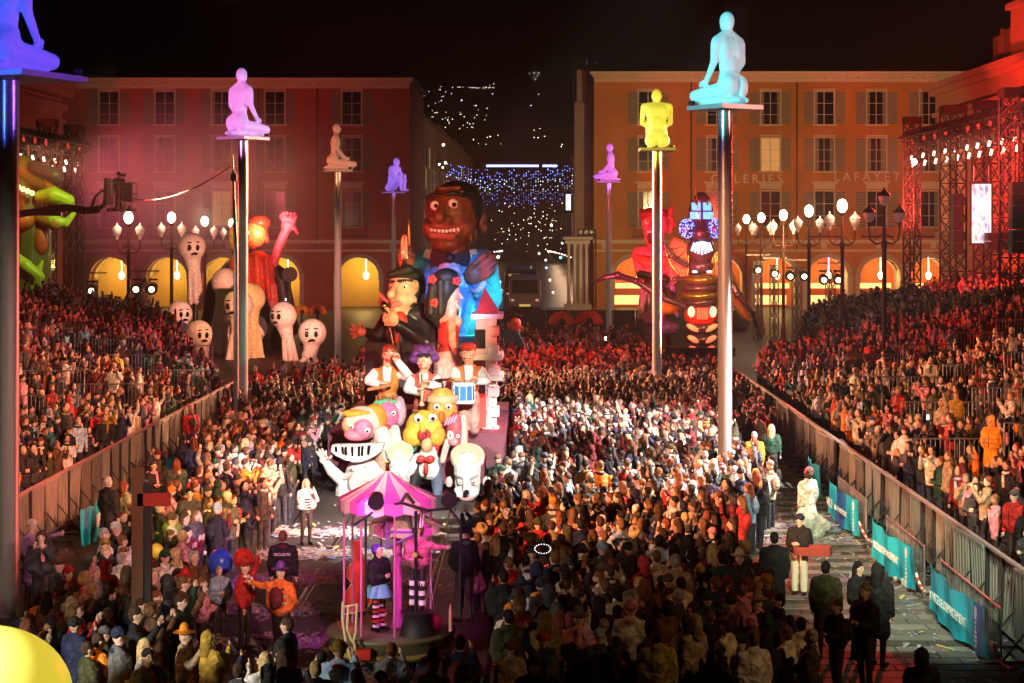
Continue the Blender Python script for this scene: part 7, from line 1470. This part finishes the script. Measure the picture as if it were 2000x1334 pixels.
def trim(l):
    if len(l.split()) > 16:
        for a, b in (('in the crowd right of the carousel cart', 'right of the cart'), ('in the left front crowd', 'left front crowd'), ('filming with raised hands', 'filming'), ('hands held in front', 'hands clasped'), ('one arm raised high', 'arm raised'), ('arm stretched sideways', 'arm outstretched'), ('person in ', ''), (' with ', ', '), (', the left one', ', left'), (', the right one', ', right'), ('in the ', '')):
            l = l.replace(a, b)
            if len(l.split()) <= 16: break
    return l
for (q, p), l in zip(ind, final): put_person(q[0], q[1], q[2], q[3], p, trim(l), 'spectators of the parade')

# low detail figures, merged: regions 0 skin 1 hair 2 coat 3 trousers
def low_template(pose, hair):
    m = MB(); A = arm_set(pose)
    def rings(rs, col):
        m.col = (col, 0, 0); n = 8
        vs = []
        for z, rx, ry, dy in rs: vs += [(rx*math.cos(2*PI*i/n), dy+ry*math.sin(2*PI*i/n), z) for i in range(n)]
        m.add(vs, [(j*n+i, j*n+(i+1) % n, (j+1)*n+(i+1) % n, (j+1)*n+i) for j in range(len(rs)-1) for i in range(n)], True)
    rings([(.78, .17, .13, 0), (1.0, .2, .15, 0), (1.25, .21, .15, 0), (1.4, .225, .11, 0), (1.47, .12, .09, .01), (1.53, .06, .06, .01)], 2)
    m.col = (0, 0, 0); m.ell((0, -.005, 1.64), (.08, .096, .118), None, 8, 6); m.add([(-.016, -.09, 1.66), (.016, -.09, 1.66), (0, -.12, 1.62)], [(0, 2, 1)])
    m.col = (1, 0, 0)
    if hair == 'short': m.ell((0, .022, 1.685), (.09, .1, .1), None, 8, 5)
    elif hair == 'long': m.ell((0, .025, 1.68), (.094, .102, .105), None, 8, 5); m.tube((0, .06, 1.65), (0, .11, 1.38), .09, .075, 7)
    elif hair == 'hat': m.ell((0, .01, 1.71), (.1, .112, .09), None, 8, 5)
    else: m.ell((0, .04, 1.66), (.115, .11, .14), None, 8, 5); m.tube((0, .06, 1.58), (0, .05, 1.42), .1, .14, 7)
    m.col = (4, 0, 0); m.lathe((0, .01, 1.46), [(.1, -.03), (.128, 0), (.1, .045)], 7, caps=False)
    if hair in ('long', 'hat'): m.ell((0, .19, 1.2), (.14, .08, .2), None, 7, 5)
    else: m.box((.05, -.15, 1.28), (.06, .05, .3))
    for s in (-1, 1):
        a, b, c, d = A(s); m.col = (2, 0, 0); m.tube(a, b, .075, .064, 6, False); m.tube(b, c, .062, .046, 6, True)
        m.col = (0, 0, 0); h = Vector(c)+Vector(d).normalized()*.06; m.ell(h, (.04, .04, .055), None, 6, 4)
        m.col = (3, 0, 0); m.tube((s*.09, 0, .85), (s*.1, 0, .05), .09, .06, 6, False)
    return np.array(m.v, np.float32), m.f, np.array([c[0] for c in m.c], int)
TPL = [(low_template(p, h), h) for p in ('down', 'front', 'phone', 'up') for h in ('short', 'long', 'hat', 'hood')]
TP = np.array([.36, .3, .27, .07])[:, None]*np.array([.44, .3, .17, .09])[None]; TP = (TP/TP.sum()).ravel()
V, LT_, LS, CC = [], [], [], []; off = 0
rest = PL[N_IND:]
for (x, y, z, rz, nm) in rest:
    (v, f, reg), h = TPL[int(rng.choice(16, p=TP))]; p = rand_person(); s = p['h']
    c, sn = math.cos(rz), math.sin(rz); q = v.copy(); q *= s; tilt = rng.normal(0, .05, 2)
    q[:, 0] += q[:, 2]*tilt[0]*.6; q[:, 1] += q[:, 2]*tilt[1]*.6
    V.append(np.stack([q[:, 0]*c-q[:, 1]*sn+x, q[:, 0]*sn+q[:, 1]*c+y, q[:, 2]+z], 1))
    cols = np.array([SK[p['skin']], HC[p['hc']] if h in ('short', 'long') else COLS[p['hat'] if h == 'hat' else p['coat']], COLS[p['coat']], (.03, .03, .04), COLS[str(rng.choice(cn, p=cp)) if rng.random() < .45 else p['coat']]], np.float32)
    CC.append(cols[reg])
    for a in f: LT_.append(len(a)); LS.extend([i+off for i in a])
    off += len(v)
V = np.concatenate(V).astype(np.float32); CC = np.concatenate(CC)
me = bpy.data.meshes.new('crowd'); me.vertices.add(len(V)); me.vertices.foreach_set('co', V.ravel())
me.loops.add(len(LS)); me.loops.foreach_set('vertex_index', LS); me.polygons.add(len(LT_))
st = np.concatenate([[0], np.cumsum(LT_)[:-1]]).astype(np.int32); me.polygons.foreach_set('loop_start', st); me.polygons.foreach_set('use_smooth', np.ones(len(LT_), bool))
a = me.attributes.new('Col', 'FLOAT_COLOR', 'POINT'); a.data.foreach_set('color', np.concatenate([CC, np.ones((len(CC), 1), np.float32)], 1).ravel())
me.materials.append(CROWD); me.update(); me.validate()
tag(link('crowd', me), 'dense crowd of spectators filling both stands and the square', 'crowd', None, 'stuff')
print('people', len(PL), 'objects', len(ind)+len(SPECIAL), 'tris', len(LT_))
# small glowing phone screens held up in the crowd
PH = mat('phone_glow', (.7, .8, 1), emit=3, ecol=(.7, .82, 1), var=.2)
for px, py, d, lb in ((1183, 661, 90, 'bright phone light held up in the far crowd right of the violet statue pole'), (1812, 815, 52, 'phone held up in the right stand behind the fence'), (1286, 1172, 32.5, 'small lit blue phone in the dark front crowd'), (1975, 1062, 38.5, 'tiny lit phone at the right edge of the right stand'), (558, 585, 106, 'small phone light under the left arches')):
    R = thing('phone', lb, 'phone', tuple(at(px, py, d))); t = MB(); t.box((0, 0, 0), (.085, .012, .16)); t.build('case', M_BLACK, R); t = MB(); t.box((0, -.009, 0), (.075, .004, .145)); t.build('screen', PH if 'bright' not in lb else mat('torch', (.9, 1, .95), emit=30, ecol=(.8, 1, .9), var=0), R)
# ------------------------------------------------------------------ the smoky night air over the square
h = MB(); h.box((0, 1600, 190), (5200, 3700, 384))
hz = bpy.data.materials.new('night_haze'); hz.use_nodes = True; ht = hz.node_tree; ht.nodes.remove(ht.nodes['Principled BSDF'])
pv = ht.nodes.new('ShaderNodeVolumePrincipled'); pv.inputs['Color'].default_value = (.9, .88, .88, 1); pv.inputs['Density'].default_value = .00019; pv.inputs['Anisotropy'].default_value = .2
ht.links.new(pv.outputs[0], ht.nodes['Material Output'].inputs['Volume'])
tag(h.build('haze', hz), None, None, None, 'stuff')
s = MB(); s.ell((0, 0, 0), (15, 12, 8.5), None, 24, 16)
sm = bpy.data.materials.new('stage_smoke'); sm.use_nodes = True; st_ = sm.node_tree; st_.nodes.remove(st_.nodes['Principled BSDF'])
pv = st_.nodes.new('ShaderNodeVolumePrincipled'); pv.inputs['Color'].default_value = (.9, .85, .88, 1)
tc = st_.nodes.new('ShaderNodeTexCoord'); mp = st_.nodes.new('ShaderNodeMapping'); mp.inputs['Scale'].default_value = (1/15, 1/12, 1/8.5)
gr = st_.nodes.new('ShaderNodeTexGradient'); gr.gradient_type = 'SPHERICAL'; nz = st_.nodes.new('ShaderNodeTexNoise'); nz.inputs['Scale'].default_value = .16; nz.inputs['Detail'].default_value = 3
m1 = st_.nodes.new('ShaderNodeMath'); m1.operation = 'MULTIPLY'; m2 = st_.nodes.new('ShaderNodeMath'); m2.operation = 'MULTIPLY'; m2.inputs[1].default_value = .1
L_ = st_.links.new; L_(tc.outputs['Object'], mp.inputs[0]); L_(mp.outputs[0], gr.inputs[0]); L_(tc.outputs['Object'], nz.inputs['Vector']); L_(gr.outputs['Fac'], m1.inputs[0]); L_(nz.outputs['Fac'], m1.inputs[1]); L_(m1.outputs[0], m2.inputs[0]); L_(m2.outputs[0], pv.inputs['Density']); L_(pv.outputs[0], st_.nodes['Material Output'].inputs['Volume'])
tag(s.build('smoke', sm, None, (-25.5, 130, 10.5)), 'red lit stage smoke drifting before the dark red building at left', 'smoke', None, 'stuff')
